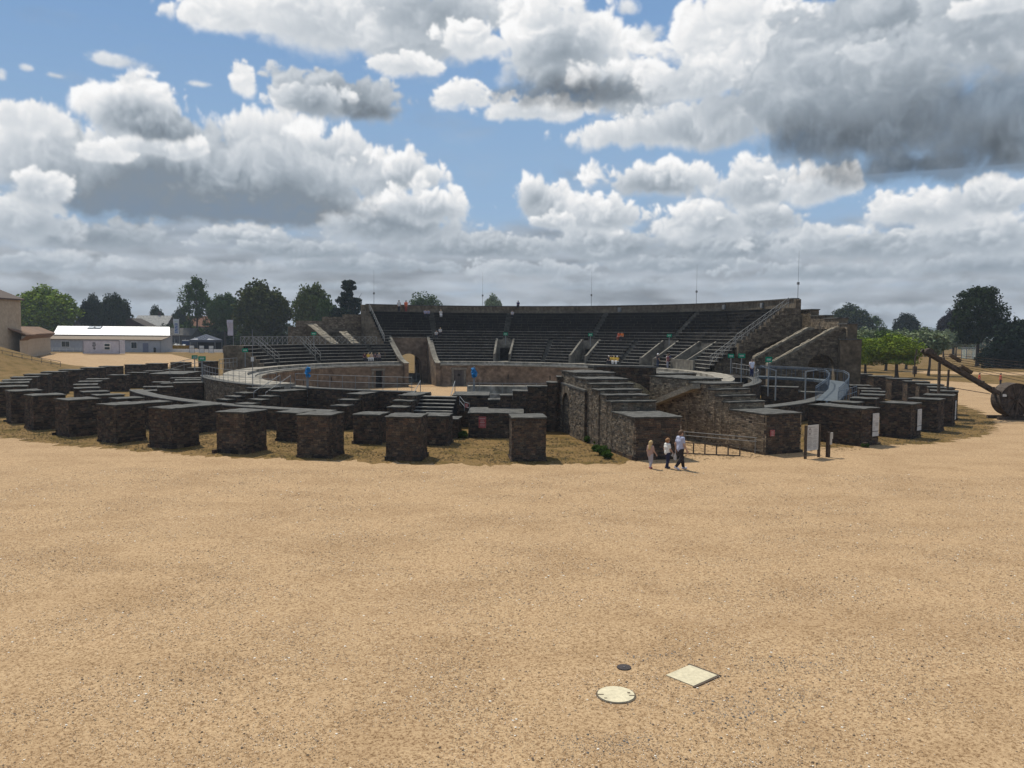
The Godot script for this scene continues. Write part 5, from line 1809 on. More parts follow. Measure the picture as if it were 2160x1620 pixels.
	for x in [-3.8, 3.8]:
		for z in [-3.0, 3.0]:
			mb = Mb.new()
			mb.bar(Vector3(x, 0, z), Vector3(x, 3.0, z), 0.14)
			part("leg", mb.done(), mats["steel_paint"], t)
	mb = Mb.new()
	mb.col = Color(0.13, 0.15, 0.2)
	for i in 4:
		var a := Vector3([-4, 4, 4, -4][i], 3.3, [3.2, 3.2, -3.2, -3.2][i])
		var b := Vector3([-4, 4, 4, -4][(i + 1) % 4], 3.3, [3.2, 3.2, -3.2, -3.2][(i + 1) % 4])
		mb.tri(a, b, Vector3(0, 5.1, 0))
		mb.quad(a - Vector3(0, 0.7, 0), b - Vector3(0, 0.7, 0), b, a)
	var tcan := part("canopy", mb.done(), mats["cloth"], t)
	mb = Mb.new()
	mb.col = Color(0.75, 0.76, 0.8)
	for q in [[-1.3, 3.9], [-0.8, 4.15], [-0.2, 4.0], [0.4, 4.2], [1.0, 3.9], [-0.5, 3.7], [0.6, 3.65]]:
		var z: float = 3.2 * (1.0 - (q[1] - 3.3) / 1.8) + 0.06
		mb.bb(Vector3(q[0], q[1], z), Vector3(0.3, 0.32, 0.06))
	for s in [-1.0, 1.0]:
		mb.tri(Vector3(s * 3.9, 3.36, 3.24), Vector3(s * 1.4, 3.36, 3.24), Vector3(s * 1.7, 3.75, 2.55))
	part("print", mb.done(), mats["cloth"], tcan)
	mb = Mb.new()
	mb.col = Color(0.02, 0.022, 0.026)
	mb.bb(Vector3(0, 1.3, -2.9), Vector3(7.4, 2.6, 0.06))
	part("rear_sheet", mb.done(), mats["cloth"], t)
	var sk := thing("skip", "yellow waste skip with white bags on top", "skip", Vector3(-100.2, 0, -250))
	mb = Mb.new()
	mb.col = Color(0.42, 0.25, 0.01)
	var poly := PackedVector2Array([Vector2(-2.2, 0.1), Vector2(2.2, 0.1), Vector2(3.0, 1.6), Vector2(-3.0, 1.6)])
	extrude(mb, Transform3D(), poly, -1.2, 1.2)
	part("tub", mb.done(), mats["tint"], sk)
	mb = Mb.new()
	mb.col = Color(0.5, 0.3, 0.02)
	mb.bb(Vector3(0, 1.55, 1.22), Vector3(6.1, 0.16, 0.12))
	for i in 5: mb.bb(Vector3(-2.0 + i, 0.85, 1.24), Vector3(0.12, 1.4, 0.08))
	part("ribs", mb.done(), mats["tint"], sk)
	mb = Mb.new()
	mb.col = Color(0.7, 0.7, 0.68)
	for i in 7: mb.box(Transform3D(Basis(Vector3(0.3, 1, 0.2).normalized(), i * 1.3), Vector3(-1.6 + i * 0.5, 1.65 + 0.1 * sin(i * 2.0), 0.2)), Vector3(0.9, 0.5, 0.8))
	part("bags", mb.done(), mats["cloth"], sk)
	var n := 0
	for x in [-88.0, -85.3, -82.7]:
		n += 1
		var b := thing("panel_board", "tall white display board with dark lines, %s from the left beside the tent" % ORD[n], "board", Vector3(x, 0, -228), 0.0, "white boards by the tent")
		for k in 3:
			mb = Mb.new()
			mb.bb(Vector3(0, [1.65, 0.95, 0.35][k], 0), Vector3(1.25, [0.72, 0.5, 0.55][k], 0.06))
			part("panel", mb.done(), mats["white_paint"], b)
		for s in [-0.66, 0.66]:
			mb = Mb.new()
			mb.col = Color(0.05, 0.05, 0.06)
			mb.bar(Vector3(s, 0, 0), Vector3(s, 2.06, 0), 0.07)
			part("post", mb.done(), mats["tint"], b)
	var kerb := thing("low_wall", "long low white kerb wall behind the display boards", "wall", Vector3(-88, 0, -236))
	for i in 9:
		mb = Mb.new()
		mb.bb(Vector3(-14 + i * 3.3, 0.45, 0), Vector3(3.26, 0.9, 0.4))
		part("block", mb.done(), mats["white_paint"], kerb)
	var aw := thing("awning", "small white awning between the first banner and the tent", "awning", Vector3(-103.5, 0, -275))
	mb = Mb.new()
	mb.quad(Vector3(-2.2, 3.2, 1), Vector3(2.2, 2.5, 1), Vector3(2.2, 3.0, -1.5), Vector3(-2.2, 3.8, -1.5))
	part("sheet", mb.done(), mats["cloth"], aw)
	for x in [-2.0, 2.0]:
		mb = Mb.new()
		mb.bar(Vector3(x, 0, 0.8), Vector3(x, 2.8, 0.8), 0.1)
		part("pole", mb.done(), mats["wood_dark"], aw)
	var bb := thing("kiosk_bin", "blue box with a white lid below the lettered banner", "box", Vector3(-103.0, 0.2, -262))
	mb = Mb.new()
	mb.col = Color(0.02, 0.06, 0.2)
	mb.bb(Vector3(0, 1.9, 0), Vector3(1.9, 1.5, 1.5))
	part("body", mb.done(), mats["tint"], bb)
	mb = Mb.new()
	mb.bb(Vector3(0, 2.75, 0), Vector3(1.8, 0.35, 1.4))
	part("lid", mb.done(), mats["white_paint"], bb)
	mb = Mb.new()
	mb.bb(Vector3(0, 0.55, 0), Vector3(1.4, 1.2, 1.2))
	part("base", mb.done(), mats["wood_dark"], bb)
	# houses far behind
	house("house with a pale slate hipped roof behind the white metal roof", Vector3(-143.5, 0, -334), 0.0, 13.0, 11.0, 8.0, 12.0, Color(0.1, 0.075, 0.065), Color(0.34, 0.33, 0.31))
	house("brown-gabled house just left of the pale slate roof", Vector3(-137.8, 0, -304), 0.0, 11.6, 9.0, 7.6, 10.4, Color(0.1, 0.06, 0.05), Color(0.07, 0.055, 0.05), true, false)
	house("red brick house behind the bright green tree at left", Vector3(-194.0, 0, -332), 0.1, 13.0, 10.0, 10.5, 13.5, Color(0.14, 0.055, 0.045), Color(0.05, 0.045, 0.045))
	house("steep-roofed dark house between the dark trees", Vector3(-163.0, 0, -318), 0.0, 8.0, 9.0, 6.0, 11.0, Color(0.12, 0.1, 0.08), Color(0.06, 0.05, 0.045), true, false)
	house("house with an orange tiled roof behind the first banner", Vector3(-128.0, 0, -350), 0.0, 18.0, 9.0, 8.0, 12.2, Color(0.2, 0.17, 0.14), Color(0.22, 0.11, 0.07), false, false)
	house("grey-walled house right of the white metal roof", Vector3(-117.0, 0, -292), 0.0, 12.0, 8.0, 4.6, 7.0, Color(0.13, 0.13, 0.14), Color(0.09, 0.085, 0.08), false, false)

func flag(label: String, at: Vector3, top: float, w: float, h: float, letters: bool) -> void:
	var o := thing("banner_flag", label, "flag", at, 0.0, "banners on poles")
	var mb := Mb.new()
	mb.tube(Vector3.ZERO, Vector3(0, top + 0.4, 0), 0.09, 0.06, 8)
	part("pole", mb.done(), mats["steel_paint"], o)
	mb = Mb.new()
	mb.col = Color(0.78, 0.8, 0.82) if letters else Color(0.74, 0.7, 0.82)
	var n := 9
	for i in n:
		var y0 := top - h * i / n
		var y1 := top - h * (i + 1) / n
		var z0 := 0.16 * sin(i * 0.9)
		var z1 := 0.16 * sin((i + 1) * 0.9)
		var s0 := 0.28 * i / n
		var s1 := 0.28 * (i + 1) / n
		mb.quad(Vector3(-w - 0.1 + s1, y1, z1), Vector3(-0.1, y1, z1 * 0.3), Vector3(-0.1, y0, z0 * 0.3), Vector3(-w - 0.1 + s0, y0, z0))
		mb.quad(Vector3(-0.1, y1, z1 * 0.3 - 0.02), Vector3(-w - 0.1 + s1, y1, z1 - 0.02), Vector3(-w - 0.1 + s0, y0, z0 - 0.02), Vector3(-0.1, y0, z0 * 0.3 - 0.02))
	var c := part("cloth", mb.done(), mats["cloth"], o)
	if letters:
		var tm := TextMesh.new()
		tm.text = "ENNI"
		var sf := SystemFont.new()
		sf.font_names = PackedStringArray(["Droid Sans"])
		sf.font_weight = 700
		tm.font = sf
		tm.font_size = 96
		tm.pixel_size = 0.0125
		tm.depth = 0.03
		var p := part("lettering", tm, flat("print_blue", Color(0.02, 0.09, 0.3), 0.8), c, Transform3D(Basis(Vector3.BACK, -PI * 0.5), Vector3(-0.85, top - h * 0.6, 0.24)))
		p.name = "lettering"
		mb = Mb.new()
		mb.col = Color(0.2, 0.5, 0.1)
		for i in 8:
			var a := PI * 0.1 + i * 0.3
			mb.bar(Vector3(-0.85 + 0.42 * cos(a), top - 0.95 + 0.3 * sin(a), 0.22), Vector3(-0.85 + 0.42 * cos(a + 0.3), top - 0.95 + 0.3 * sin(a + 0.3), 0.22), 0.14, 0.03)
		part("green_arc", mb.done(), mats["tint"], c)
	else:
		mb = Mb.new()
		mb.col = Color(0.5, 0.44, 0.46)
		for q in [[-0.7, -0.5, -0.8, -1.2], [-1.3, -0.6, -1.0, -1.4], [-0.6, -1.3, -1.2, -1.9], [-0.9, -1.8, -0.6, -2.5], [-1.1, -1.9, -1.4, -2.7], [-1.4, -2.7, -1.3, -3.4], [-0.6, -2.5, -0.75, -3.2]]:
			mb.bar(Vector3(q[0], top + q[1], 0.2), Vector3(q[2], top + q[3], 0.2), 0.13, 0.03)
		mb.col = Color(0.1, 0.1, 0.14)
		mb.bar(Vector3(-1.4, top - h + 0.3, 0.14), Vector3(-0.9, top - h + 0.3, 0.14), 0.16, 0.03)
		part("drawing", mb.done(), mats["tint"], c)
# ---------------------------------------------------------------- trees
var crowns := {}

# leaf-sized faces spread through lobes; unit crown: radius 1 sideways, height 0..2 above the node
func crown_mesh(kind: String, seed_: int) -> ArrayMesh:
	var key := kind + str(seed_)
	if crowns.has(key): return crowns[key]
	var r := RandomNumberGenerator.new()
	r.seed = seed_ * 77 + kind.hash() % 1000
	var lobes := []
	var count := 4200
	var leaf := 0.085
	var fill := 0.3
	var body := 0.0
	match kind:
		"broad":
			for i in 46:
				var a := r.randf() * TAU
				var y := r.randf_range(0.1, 1.88)
				var ring_r := sin(clampf((y + 0.12) / 2.12, 0.03, 0.97) * PI) ** 0.55
				var rad := ring_r * sqrt(r.randf()) * 0.82
				lobes.append([Vector3(cos(a) * rad, y, sin(a) * rad), r.randf_range(0.2, 0.34)])
			count = 13000
			leaf = 0.075
			body = 0.72
		"ash":
			for i in 34:
				var a := r.randf() * TAU
				var y := r.randf_range(0.05, 1.9)
				var rad := sqrt(r.randf()) * 0.85 * sin(clampf((y + 0.45) / 2.5, 0.05, 0.95) * PI)
				lobes.append([Vector3(cos(a) * rad, y, sin(a) * rad), r.randf_range(0.14, 0.28)])
			count = 4600
			leaf = 0.075
			body = 0.35
		"cedar":
			for l in 11:
				var y := 0.12 + l * 0.178
				var rr := lerpf(1.0, 0.22, pow(l / 10.0, 1.1)) * r.randf_range(0.82, 1.1)
				for i in maxi(5, int(20.0 * rr)):
					var a := r.randf() * TAU
					var rad := rr * sqrt(r.randf()) * 0.88
					lobes.append([Vector3(cos(a) * rad, y + r.randf_range(-0.05, 0.05) - rad * 0.06, sin(a) * rad), r.randf_range(0.13, 0.24) * (0.7 + rr * 0.4), 0.5])
			count = 12000
			leaf = 0.062
		"pine":
			for i in 60:
				var a := r.randf() * TAU
				var y := r.randf_range(0.1, 1.88)
				var rad := sqrt(r.randf()) * 0.85 * sin(clampf((y + 0.2) / 2.2, 0.05, 0.95) * PI) ** 0.5
				lobes.append([Vector3(cos(a) * rad, y, sin(a) * rad), r.randf_range(0.17, 0.3), 0.75])
			count = 11000
			leaf = 0.065
			body = 0.45
		"ball":
			for i in 22:
				var d := Vector3(r.randfn(), r.randfn(), r.randfn()).normalized()
				lobes.append([Vector3(d.x * 0.6, 1.0 + d.y * 0.55, d.z * 0.6), r.randf_range(0.28, 0.42)])
			count = 4600
			leaf = 0.1
			body = 0.5
		"spread":
			for i in 36:
				var a := r.randf() * TAU
				var y := r.randf_range(0.15, 1.75)
				var rad := sqrt(r.randf()) * 0.9 * (1.05 - 0.3 * y)
				lobes.append([Vector3(cos(a) * rad, y, sin(a) * rad), r.randf_range(0.2, 0.34), 0.75])
			count = 9000
			leaf = 0.065
			body = 0.4
		"bush":
			for i in 18:
				var a := r.randf() * TAU
				var rad := sqrt(r.randf()) * 0.75
				lobes.append([Vector3(cos(a) * rad, r.randf_range(0.15, 1.5), sin(a) * rad), r.randf_range(0.3, 0.45)])
			count = 5500
			leaf = 0.1
			body = 0.5
	var mb := Mb.new()
	var wob := FastNoiseLite.new()
	wob.seed = seed_ + 5
	wob.frequency = 1.1
	wob.fractal_octaves = 3
	for i in count:
		var l: Array = lobes[r.randi() % lobes.size()]
		if body > 0.0 and r.randf() < body:
			# the mass of the crown: an uneven dome, clumps told apart by gaps
			var e := Vector3(r.randfn(), r.randfn(), r.randfn()).normalized()
			var lim := 0.86 + 0.42 * wob.get_noise_3d(e.x, e.y, e.z)
			var q := e * lim * pow(r.randf(), 0.24)
			var low := 1.0 if q.y > 0.0 else 0.88
			l = [Vector3(q.x, 1.0 + q.y * low, q.z), 0.06]
		var fl: float = l[2] if l.size() > 2 else 1.0
		var d := Vector3(r.randfn(), r.randfn(), r.randfn()).normalized()
		var p: Vector3 = l[0] + Vector3(d.x, d.y * fl, d.z) * l[1] * pow(r.randf(), fill)
		if p.y < 0.0: p.y = -p.y * 0.3
		var s := leaf * r.randf_range(0.55, 1.25)
		var nn := (d + Vector3(r.randfn(), r.randfn() + 0.5, r.randfn()) * 0.6).normalized()
		var x := nn.cross(Vector3(r.randfn(), r.randfn(), r.randfn())).normalized()
		var y := nn.cross(x)
		var t := r.randf_range(0.6, 1.3)
		mb.col = Color(t * r.randf_range(0.85, 1.15), t, t * r.randf_range(0.8, 1.1))
		var fold := nn * s * r.randf_range(-0.3, 0.3)
		mb.tri(p - x * s * 0.6 - y * s * 0.3, p + x * s * 0.55 - y * s * 0.45 + fold, p + y * s * 0.65)
		mb.tri(p - x * s * 0.5 + y * s * 0.1, p + x * s * 0.1 - y * s * 0.7, p + x * s * 0.6 + y * s * 0.4 - fold)
	crowns[key] = mb.done()
	return crowns[key]

func leaf_mat(key: String, c: Color) -> StandardMaterial3D:
	if mats.has(key): return mats[key]
	var m := StandardMaterial3D.new()
	m.resource_name = key
	m.albedo_color = c.linear_to_srgb()
	m.roughness = 0.9
	m.metallic_specular = 0.12
	m.vertex_color_use_as_albedo = true
	m.backlight_enabled = true
	m.backlight = Color(0.35, 0.4, 0.2)
	mats[key] = m
	return m

func tree(label: String, x: float, d: float, top: float, hw: float, kind: String, m: Material, trunk_h: float, group := "", called := "tree", bark := "wood_dark") -> Node3D:
	var o := thing(called, label, called.replace("_", " "), Vector3(x, 0, -d), rng.randf() * TAU, group)
	var mb := Mb.new()
	var tr := clampf(hw * 0.075, 0.12, 0.55)
	mb.col = Color(1.6, 1.4, 1.15)
	var ch := top - trunk_h
	var sway := Vector3(rng.randf_range(-0.15, 0.15), 0, rng.randf_range(-0.15, 0.15))
	var k1 := Vector3(0, trunk_h * 0.6, 0) + sway * trunk_h * 0.3
	var k2 := Vector3(0, trunk_h + ch * 0.25, 0) + sway * trunk_h * 0.4
	var k3 := Vector3(0, trunk_h + ch * 0.75, 0)
	mb.tube(Vector3(0, -0.1, 0), Vector3(0, 0.3, 0), tr * 1.5, tr * 1.1, 8)
	mb.tube(Vector3(0, 0.3, 0), k1, tr * 1.1, tr * 0.9, 8)
	mb.tube(k1, k2, tr * 0.9, tr * 0.65, 8)
	mb.tube(k2, k3, tr * 0.65, tr * 0.2, 6)
	for i in 9:
		var a := TAU * i / 9.0 + rng.randf()
		var y := rng.randf_range(0.0, 0.6)
		var b := k1.lerp(k2, rng.randf_range(0.5, 1.0)) if y < 0.2 else k2.lerp(k3, y)
		var e := b + Vector3(cos(a) * hw * 0.62, ch * rng.randf_range(0.12, 0.32), sin(a) * hw * 0.62)
		var mid := b.lerp(e, 0.5) + Vector3(0, -ch * 0.03, 0)
		mb.tube(b, mid, tr * 0.4, tr * 0.25, 5)
		mb.tube(mid, e, tr * 0.25, tr * 0.07, 5)
	part("trunk", mb.done(), mats[bark], o)
	part("crown", crown_mesh(kind, rng.randi() % 2), m, o, Transform3D(Basis().scaled(Vector3(hw * 1.18, ch * 0.53, hw * 1.18)), Vector3(0, trunk_h, 0)))
	return o

func make_trees() -> void:
	var mid := leaf_mat("leaf_mid", Color(0.072, 0.113, 0.032))
	var bright := leaf_mat("leaf_bright", Color(0.19, 0.255, 0.03))
	var dark := leaf_mat("leaf_dark", Color(0.04, 0.054, 0.024))
	var conifer := leaf_mat("leaf_conifer", Color(0.016, 0.028, 0.016))
	var purple := leaf_mat("leaf_purple", Color(0.024, 0.016, 0.022))
	var silver := leaf_mat("leaf_silver", Color(0.21, 0.25, 0.15))
	var olive := leaf_mat("leaf_olive", Color(0.109, 0.133, 0.043))
	var lg := "trees beyond the arena at left"
	tree("big bright green tree above the tiled roof at left", -159.4, 285, 19.5, 8.6, "broad", bright, 3.0, lg)
	tree("slim dark tree just right of the bright green one", -152, 300, 17.5, 3.8, "broad", dark, 3.0, lg)
	tree("short dark conifer behind the low building", -154.0, 312, 15.6, 4.0, "pine", conifer, 2.0, lg)
	tree("taller dark tree behind the low building's middle", -143.7, 300, 17.8, 5.3, "broad", dark, 3.0, lg)
	tree("small round tree left of the white glint on the slate roof", -147.5, 345, 15.2, 3.0, "broad", dark, 3.0, lg)
	tree("small round tree right of the slate roof's chimney", -138.2, 345, 14.6, 3.0, "broad", dark, 3.0, lg)
	tree("tall airy tree with gaps above the first banner", -112.5, 296, 24.0, 5.4, "ash", mid, 8.0, lg)
	tree("medium tree between the airy tree and the dense round one", -99.5, 288, 18.1, 5.2, "broad", mid, 6.0, lg)
	tree("dense wide-crowned chestnut left of the light green tree", -77.5, 258, 20.1, 7.9, "broad", leaf_mat("leaf_chestnut", Color(0.078, 0.088, 0.028)), 2.5, lg)
	tree("light green tree next to the dark layered conifer", -60.0, 250, 19.1, 5.5, "broad", olive, 2.5, lg)
	tree("lower olive tree in front of the light green one", -54.5, 244, 14.5, 3.8, "broad", mid, 2.0, lg)
	tree("dark layered conifer beside the grandstand's left end", -45.9, 233, 20.0, 6.4, "cedar", conifer, 3.0, lg)
	tree("treetop showing over the grandstand rim, larger one", -31.8, 300, 19.6, 6.4, "spread", mid, 6.0, "treetops behind the rim")
	tree("small pale treetop showing over the grandstand rim", -7.4, 320, 19.8, 3.4, "broad", silver, 6.0, "treetops behind the rim")
	var rg := "trees beyond the arena at right"
	tree("round dark tree right of the raking brick wall", 134.2, 330, 17.6, 6.8, "broad", dark, 3.0, rg)
	tree("smaller uneven tree right of the round dark tree", 147.9, 340, 13.6, 4.8, "ash", mid, 2.0, rg)
	tree("compact dark tree standing alone on the skyline", 156.1, 330, 14.4, 4.9, "broad", conifer, 3.0, rg)
	tree("low dark tree right of the lone compact one", 165.5, 335, 9.5, 3.4, "broad", dark, 2.0, rg)
	tree("purple-leaved tree behind the great pine", 157.2, 296, 15.0, 5.6, "broad", purple, 3.0, rg)
	tree("great dark pine with a bare forked trunk", 100.9, 180, 16.3, 5.2, "pine", leaf_mat("leaf_pine", Color(0.03, 0.046, 0.018)), 4.8, rg, "pine_tree")
	tree("dark evergreen filling the right edge below the pine", 103.4, 170, 9.6, 5.4, "bush", conifer, 0.2, rg)
	tree("dark evergreen cut by the right edge of the picture", 111.5, 176, 10.5, 6.2, "bush", conifer, 0.2, rg)
	tree("bushy evergreen in the pine's lower shade", 98.6, 170, 4.6, 3.0, "bush", conifer, 0.1, rg)
	# young lindens close behind the arena
	var yg := "young lindens behind the right piers"
	tree("bright green young linden nearest the raking wall", 55.0, 129, 6.0, 2.9, "spread", bright, 1.7, yg, "linden_tree")
	tree("bright green young linden in the middle, widest of the three", 58.0, 125, 6.4, 3.6, "spread", bright, 1.9, yg, "linden_tree")
	tree("bright green young linden partly behind the raking wall", 52.2, 126, 5.9, 2.6, "spread", bright, 1.7, yg, "linden_tree")
	# pollarded avenue
	var pg := "pollarded lindens in rows"
	var k := 0
	for q in [[67.3, 134.0, 7.4, 2.7], [61.0, 146.0, 7.4, 3.1], [68.5, 152.0, 7.4, 3.1], [65.5, 166.0, 7.8, 3.2], [76.0, 160.0, 7.4, 3.1], [74.5, 184.0, 7.6, 3.1], [88.5, 196.0, 7.3, 2.6], [83.0, 212.0, 7.3, 2.6], [96.0, 214.0, 7.3, 2.6], [91.0, 230.0, 7.4, 2.6], [104.0, 232.0, 7.4, 2.6], [128.0, 262.0, 8.2, 3.0], [134.0, 258.0, 8.2, 3.0], [140.0, 262.0, 8.2, 3.0], [121.0, 266.0, 8.2, 3.0], [113.0, 262.0, 8.2, 3.0], [147.0, 270.0, 8.2, 3.0], [105.0, 258.0, 8.0, 3.0]]:
		k += 1
		tree("ball-crowned pollarded linden, %s going back from the crane" % ORD[k], q[0], q[1], q[2], q[3], "ball", silver if k % 3 else mid, 2.6, pg, "pollard_tree")
	# bushes and hedge lumps
	var bg := "bushes at the edge of the lawn"
	k = 0
	for q in [[-118.0, 300.0, 8.0, 7.0], [-106.0, 305.0, 9.0, 7.0], [-93.0, 300.0, 8.0, 6.5], [-84.0, 285.0, 7.0, 6.0], [-66.0, 280.0, 7.0, 6.0], [-72.0, 262.0, 5.0, 5.0], [-52.0, 262.0, 6.0, 5.0], [-172.0, 320.0, 8.0, 6.0], [-184.0, 318.0, 7.0, 6.0], [-131.0, 320.0, 8.0, 6.0]]:
		k += 1
		tree("leafy bush behind the fence and tents, %s in the row" % ORD[k], q[0], q[1], q[2], q[3], "bush", mid if k % 2 else dark, 0.1, bg, "bush")
	# the wood on the horizon reads as one mass
	var mb := Mb.new()
	var r := RandomNumberGenerator.new()
	r.seed = 5
	for i in 9000:
		var a := deg_to_rad(r.randf_range(-42, 44))
		var d := r.randf_range(430, 520)
		var lump := 5.0 + 3.5 * sin(a * 37.0) + 2.5 * sin(a * 91.0 + 1.0) + 2.0 * sin(a * 211.0)
		var p := Vector3(sin(a) * d, r.randf() * maxf(3.0, lump), -cos(a) * d)
		var s := r.randf_range(0.7, 1.7)
		var t := r.randf_range(0.6, 1.2)
		mb.col = Color(t, t, t)
		var x := Vector3(r.randfn(), r.randfn(), r.randfn()).normalized()
		var y := x.cross(Vector3(r.randfn(), r.randfn(), r.randfn())).normalized()
		mb.tri(p - x * s - y * s * 0.5, p + x * s - y * s * 0.6, p + y * s)
	var tl := part("treeline", mb.done(), dark, self)
	tag(tl, "dark line of distant woods along the horizon", "woods", "", "stuff")
# ---------------------------------------------------------------- timber crane
func make_crane() -> void:
	var wd: Material = mats["wood_dark"]
	var base := Vector3(39.6, 0, -63.6)
	var o := thing("timber_crane", "reconstructed timber crane with slanting boom and big treadwheel", "crane", base)
	var foot := Vector3(0.9, 0.1, 0.0)
	var head := Vector3(30.9, 5.25, -62.4) - base
	for z in [-0.32, 0.32]:
		var mb := Mb.new()
		mb.bar(foot + Vector3(0, 0.1, z), head + Vector3(0, 0, z), 0.15, 0.26)
		part("boom_beam", mb.done(), wd, o)
	var dir := (head - foot).normalized()
	for f in [0.1, 0.3, 0.43, 0.52, 0.72, 0.86, 0.93]:
		var mb := Mb.new()
		mb.bar(foot.lerp(head, f) + Vector3(0, 0.14, -0.6), foot.lerp(head, f) + Vector3(0, 0.14, 0.6), 0.16)
		part("cross_beam", mb.done(), wd, o)
	# treadwheel: two planked discs with spokes and rim boards
	var hub := Vector3(38.25, 1.55, -63.3) - base
	for z in [-0.55, 0.55]:
		for i in 9:
			var mb := Mb.new()
			var x0 := -1.2 + i * 2.4 / 9.0
			var x1 := -1.2 + (i + 1) * 2.4 / 9.0
			var h := sqrt(maxf(0.02, 1.44 - pow((x0 + x1) * 0.5, 2.0)))
			mb.col = Color(1, 1, 1) * rng.randf_range(0.7, 1.3)
			mb.bb(hub + Vector3((x0 + x1) * 0.5, 0, z), Vector3(x1 - x0 - 0.012, h * 2.0, 0.06))
			part("wheel_plank", mb.done(), wd, o)
		for i in 4:
			var a := PI * i / 4.0 + 0.3
			var mb := Mb.new()
			mb.col = Color(1.5, 1.4, 1.3)
			mb.bar(hub + Vector3(cos(a) * 1.15, sin(a) * 1.15, z + signf(z) * 0.06), hub - Vector3(cos(a) * 1.15, sin(a) * 1.15, -z - signf(z) * 0.06), 0.12, 0.06)
			part("spoke", mb.done(), wd, o)
	for i in 28:
		var a := TAU * i / 28.0
		var mb := Mb.new()
		mb.col = Color(1, 1, 1) * rng.randf_range(0.7, 1.3)
		mb.box(Transform3D(Basis(Vector3.BACK, a), hub + Vector3(cos(a) * 1.24, sin(a) * 1.24, 0)), Vector3(0.05, 0.27, 1.3))
		part("rim_board", mb.done(), wd, o)
	var mb := Mb.new()
	mb.tube(hub + Vector3(0, 0, -0.9), hub + Vector3(0, 0, 0.9), 0.14, 0.14, 10)
	part("axle", mb.done(), wd, o)
	mb = Mb.new()
	mb.bb(hub + Vector3(-0.95, 0.35, 0.64), Vector3(0.3, 0.2, 0.03))
	part("label_plate", mb.done(), mats["white_paint"], o)
	# props under the head
	for q in [[32.35, -62.7, 3.5], [32.75, -63.5, 4.3]]:
		mb = Mb.new()
		mb.col = Color(1.4, 1.35, 1.3)
		mb.bar(Vector3(q[0], 0, q[1]) - base, Vector3(q[0] - 0.05, q[2], q[1]) - base, 0.16)
		part("prop", mb.done(), wd, o)
	for q in [[33.6, -64.0], [33.75, -64.3]]:
		mb = Mb.new()
		mb.col = Color(2.2, 2.2, 2.3)
		mb.bar(Vector3(q[0], 0, q[1]) - base, Vector3(q[0] + 0.1, 3.75, q[1]) - base, 0.12)
		part("prop", mb.done(), wd, o)
	# head pulley, rope and hanging blocks
	mb = Mb.new()
	mb.tube(head + dir * -0.5 + Vector3(0, 0.1, -0.25), head + dir * -0.5 + Vector3(0, 0.1, 0.25), 0.3, 0.3, 12)
	part("pulley", mb.done(), wd, o)
	mb = Mb.new()
	mb.path(PackedVector3Array([head + Vector3(-0.5, 0.1, 0), head + Vector3(-0.62, -0.9, 0), head + Vector3(-0.6, -2.0, 0)]), 0.05)
	part("hoist_rope", mb.done(), wd, o)
	mb = Mb.new()
	mb.bb(head + Vector3(-0.6, -1.5, 0), Vector3(0.24, 0.6, 0.2))
	part("pulley_block", mb.done(), wd, o)
	for q in [[0.80, 0.55], [0.70, 0.2]]:
		mb = Mb.new()
		mb.col = Color(1.6, 0.9, 0.7)
		var a := foot.lerp(head, q[0]) + Vector3(0.2, q[1] + 0.15, 0)
		mb.bar(a, a - dir * 1.0, 0.2, 0.24)
		part("tackle_block", mb.done(), wd, o)
	for i in 7:
		mb = Mb.new()
		mb.col = Color(3.2, 2.9, 2.4)
		var a := foot.lerp(head, 0.68 + 0.035 * i) + Vector3(0, 0.35, 0.12 * (i - 3))
		mb.tube(a, Vector3(45.0 + i * 0.5, 1.6 + i * 0.32, -61.6 - i * 0.25) - base, 0.018, 0.018, 5)
		part("guy_rope", mb.done(), wd, o)
	mb = Mb.new()
	mb.tube(foot.lerp(head, 0.42) - Vector3(0, 0.3, 0), Vector3(32.4, 2.6, -62.7) - base, 0.025, 0.025, 5)
	part("guy_rope", mb.done(), wd, o)
	for z in [-0.7, 0.7]:
		mb = Mb.new()
		mb.bar(Vector3(-2.6, 0.12, z), Vector3(2.6, 0.12, z), 0.24)
		part("ground_beam", mb.done(), wd, o)
		mb = Mb.new()
		mb.bar(Vector3(-1.35, 0.1, z * 1.1), hub + Vector3(0, 0, z * 1.1), 0.16)
		part("wheel_stay", mb.done(), wd, o)
		mb = Mb.new()
		mb.bar(Vector3(0.2, 0.1, z * 1.1), hub + Vector3(0, 0, z * 1.1), 0.16)
		part("wheel_stay", mb.done(), wd, o)
	# glass shelter by the avenue
	var g := thing("glass_shelter", "small glass shelter on the lawn left of the great pine", "shelter", Vector3(130, 0, -236))
	for x in [-1.6, 1.6]:
		for z in [-1.2, 1.2]:
			mb = Mb.new()
			mb.bar(Vector3(x, 0, z), Vector3(x, 3.1, z), 0.14)
			part("post", mb.done(), mats["bridge_blue"], g)
	mb = Mb.new()
	mb.bb(Vector3(0, 3.15, 0), Vector3(3.5, 0.14, 2.7))
	part("roof", mb.done(), mats["steel_paint"], g)
	var pane := StandardMaterial3D.new()
	pane.resource_name = "clear_pane"
	pane.albedo_color = Color(0.75, 0.85, 0.85, 0.25)
	pane.transparency = BaseMaterial3D.TRANSPARENCY_ALPHA
	pane.roughness = 0.05
	for q in [[Vector3(0, 1.5, 1.2), Vector3(3.0, 2.9, 0.02)], [Vector3(1.6, 1.5, 0), Vector3(0.02, 2.9, 2.2)], [Vector3(-1.6, 1.5, 0), Vector3(0.02, 2.9, 2.2)]]:
		mb = Mb.new()
		mb.bb(q[0], q[1])
		part("pane", mb.done(), pane, g)

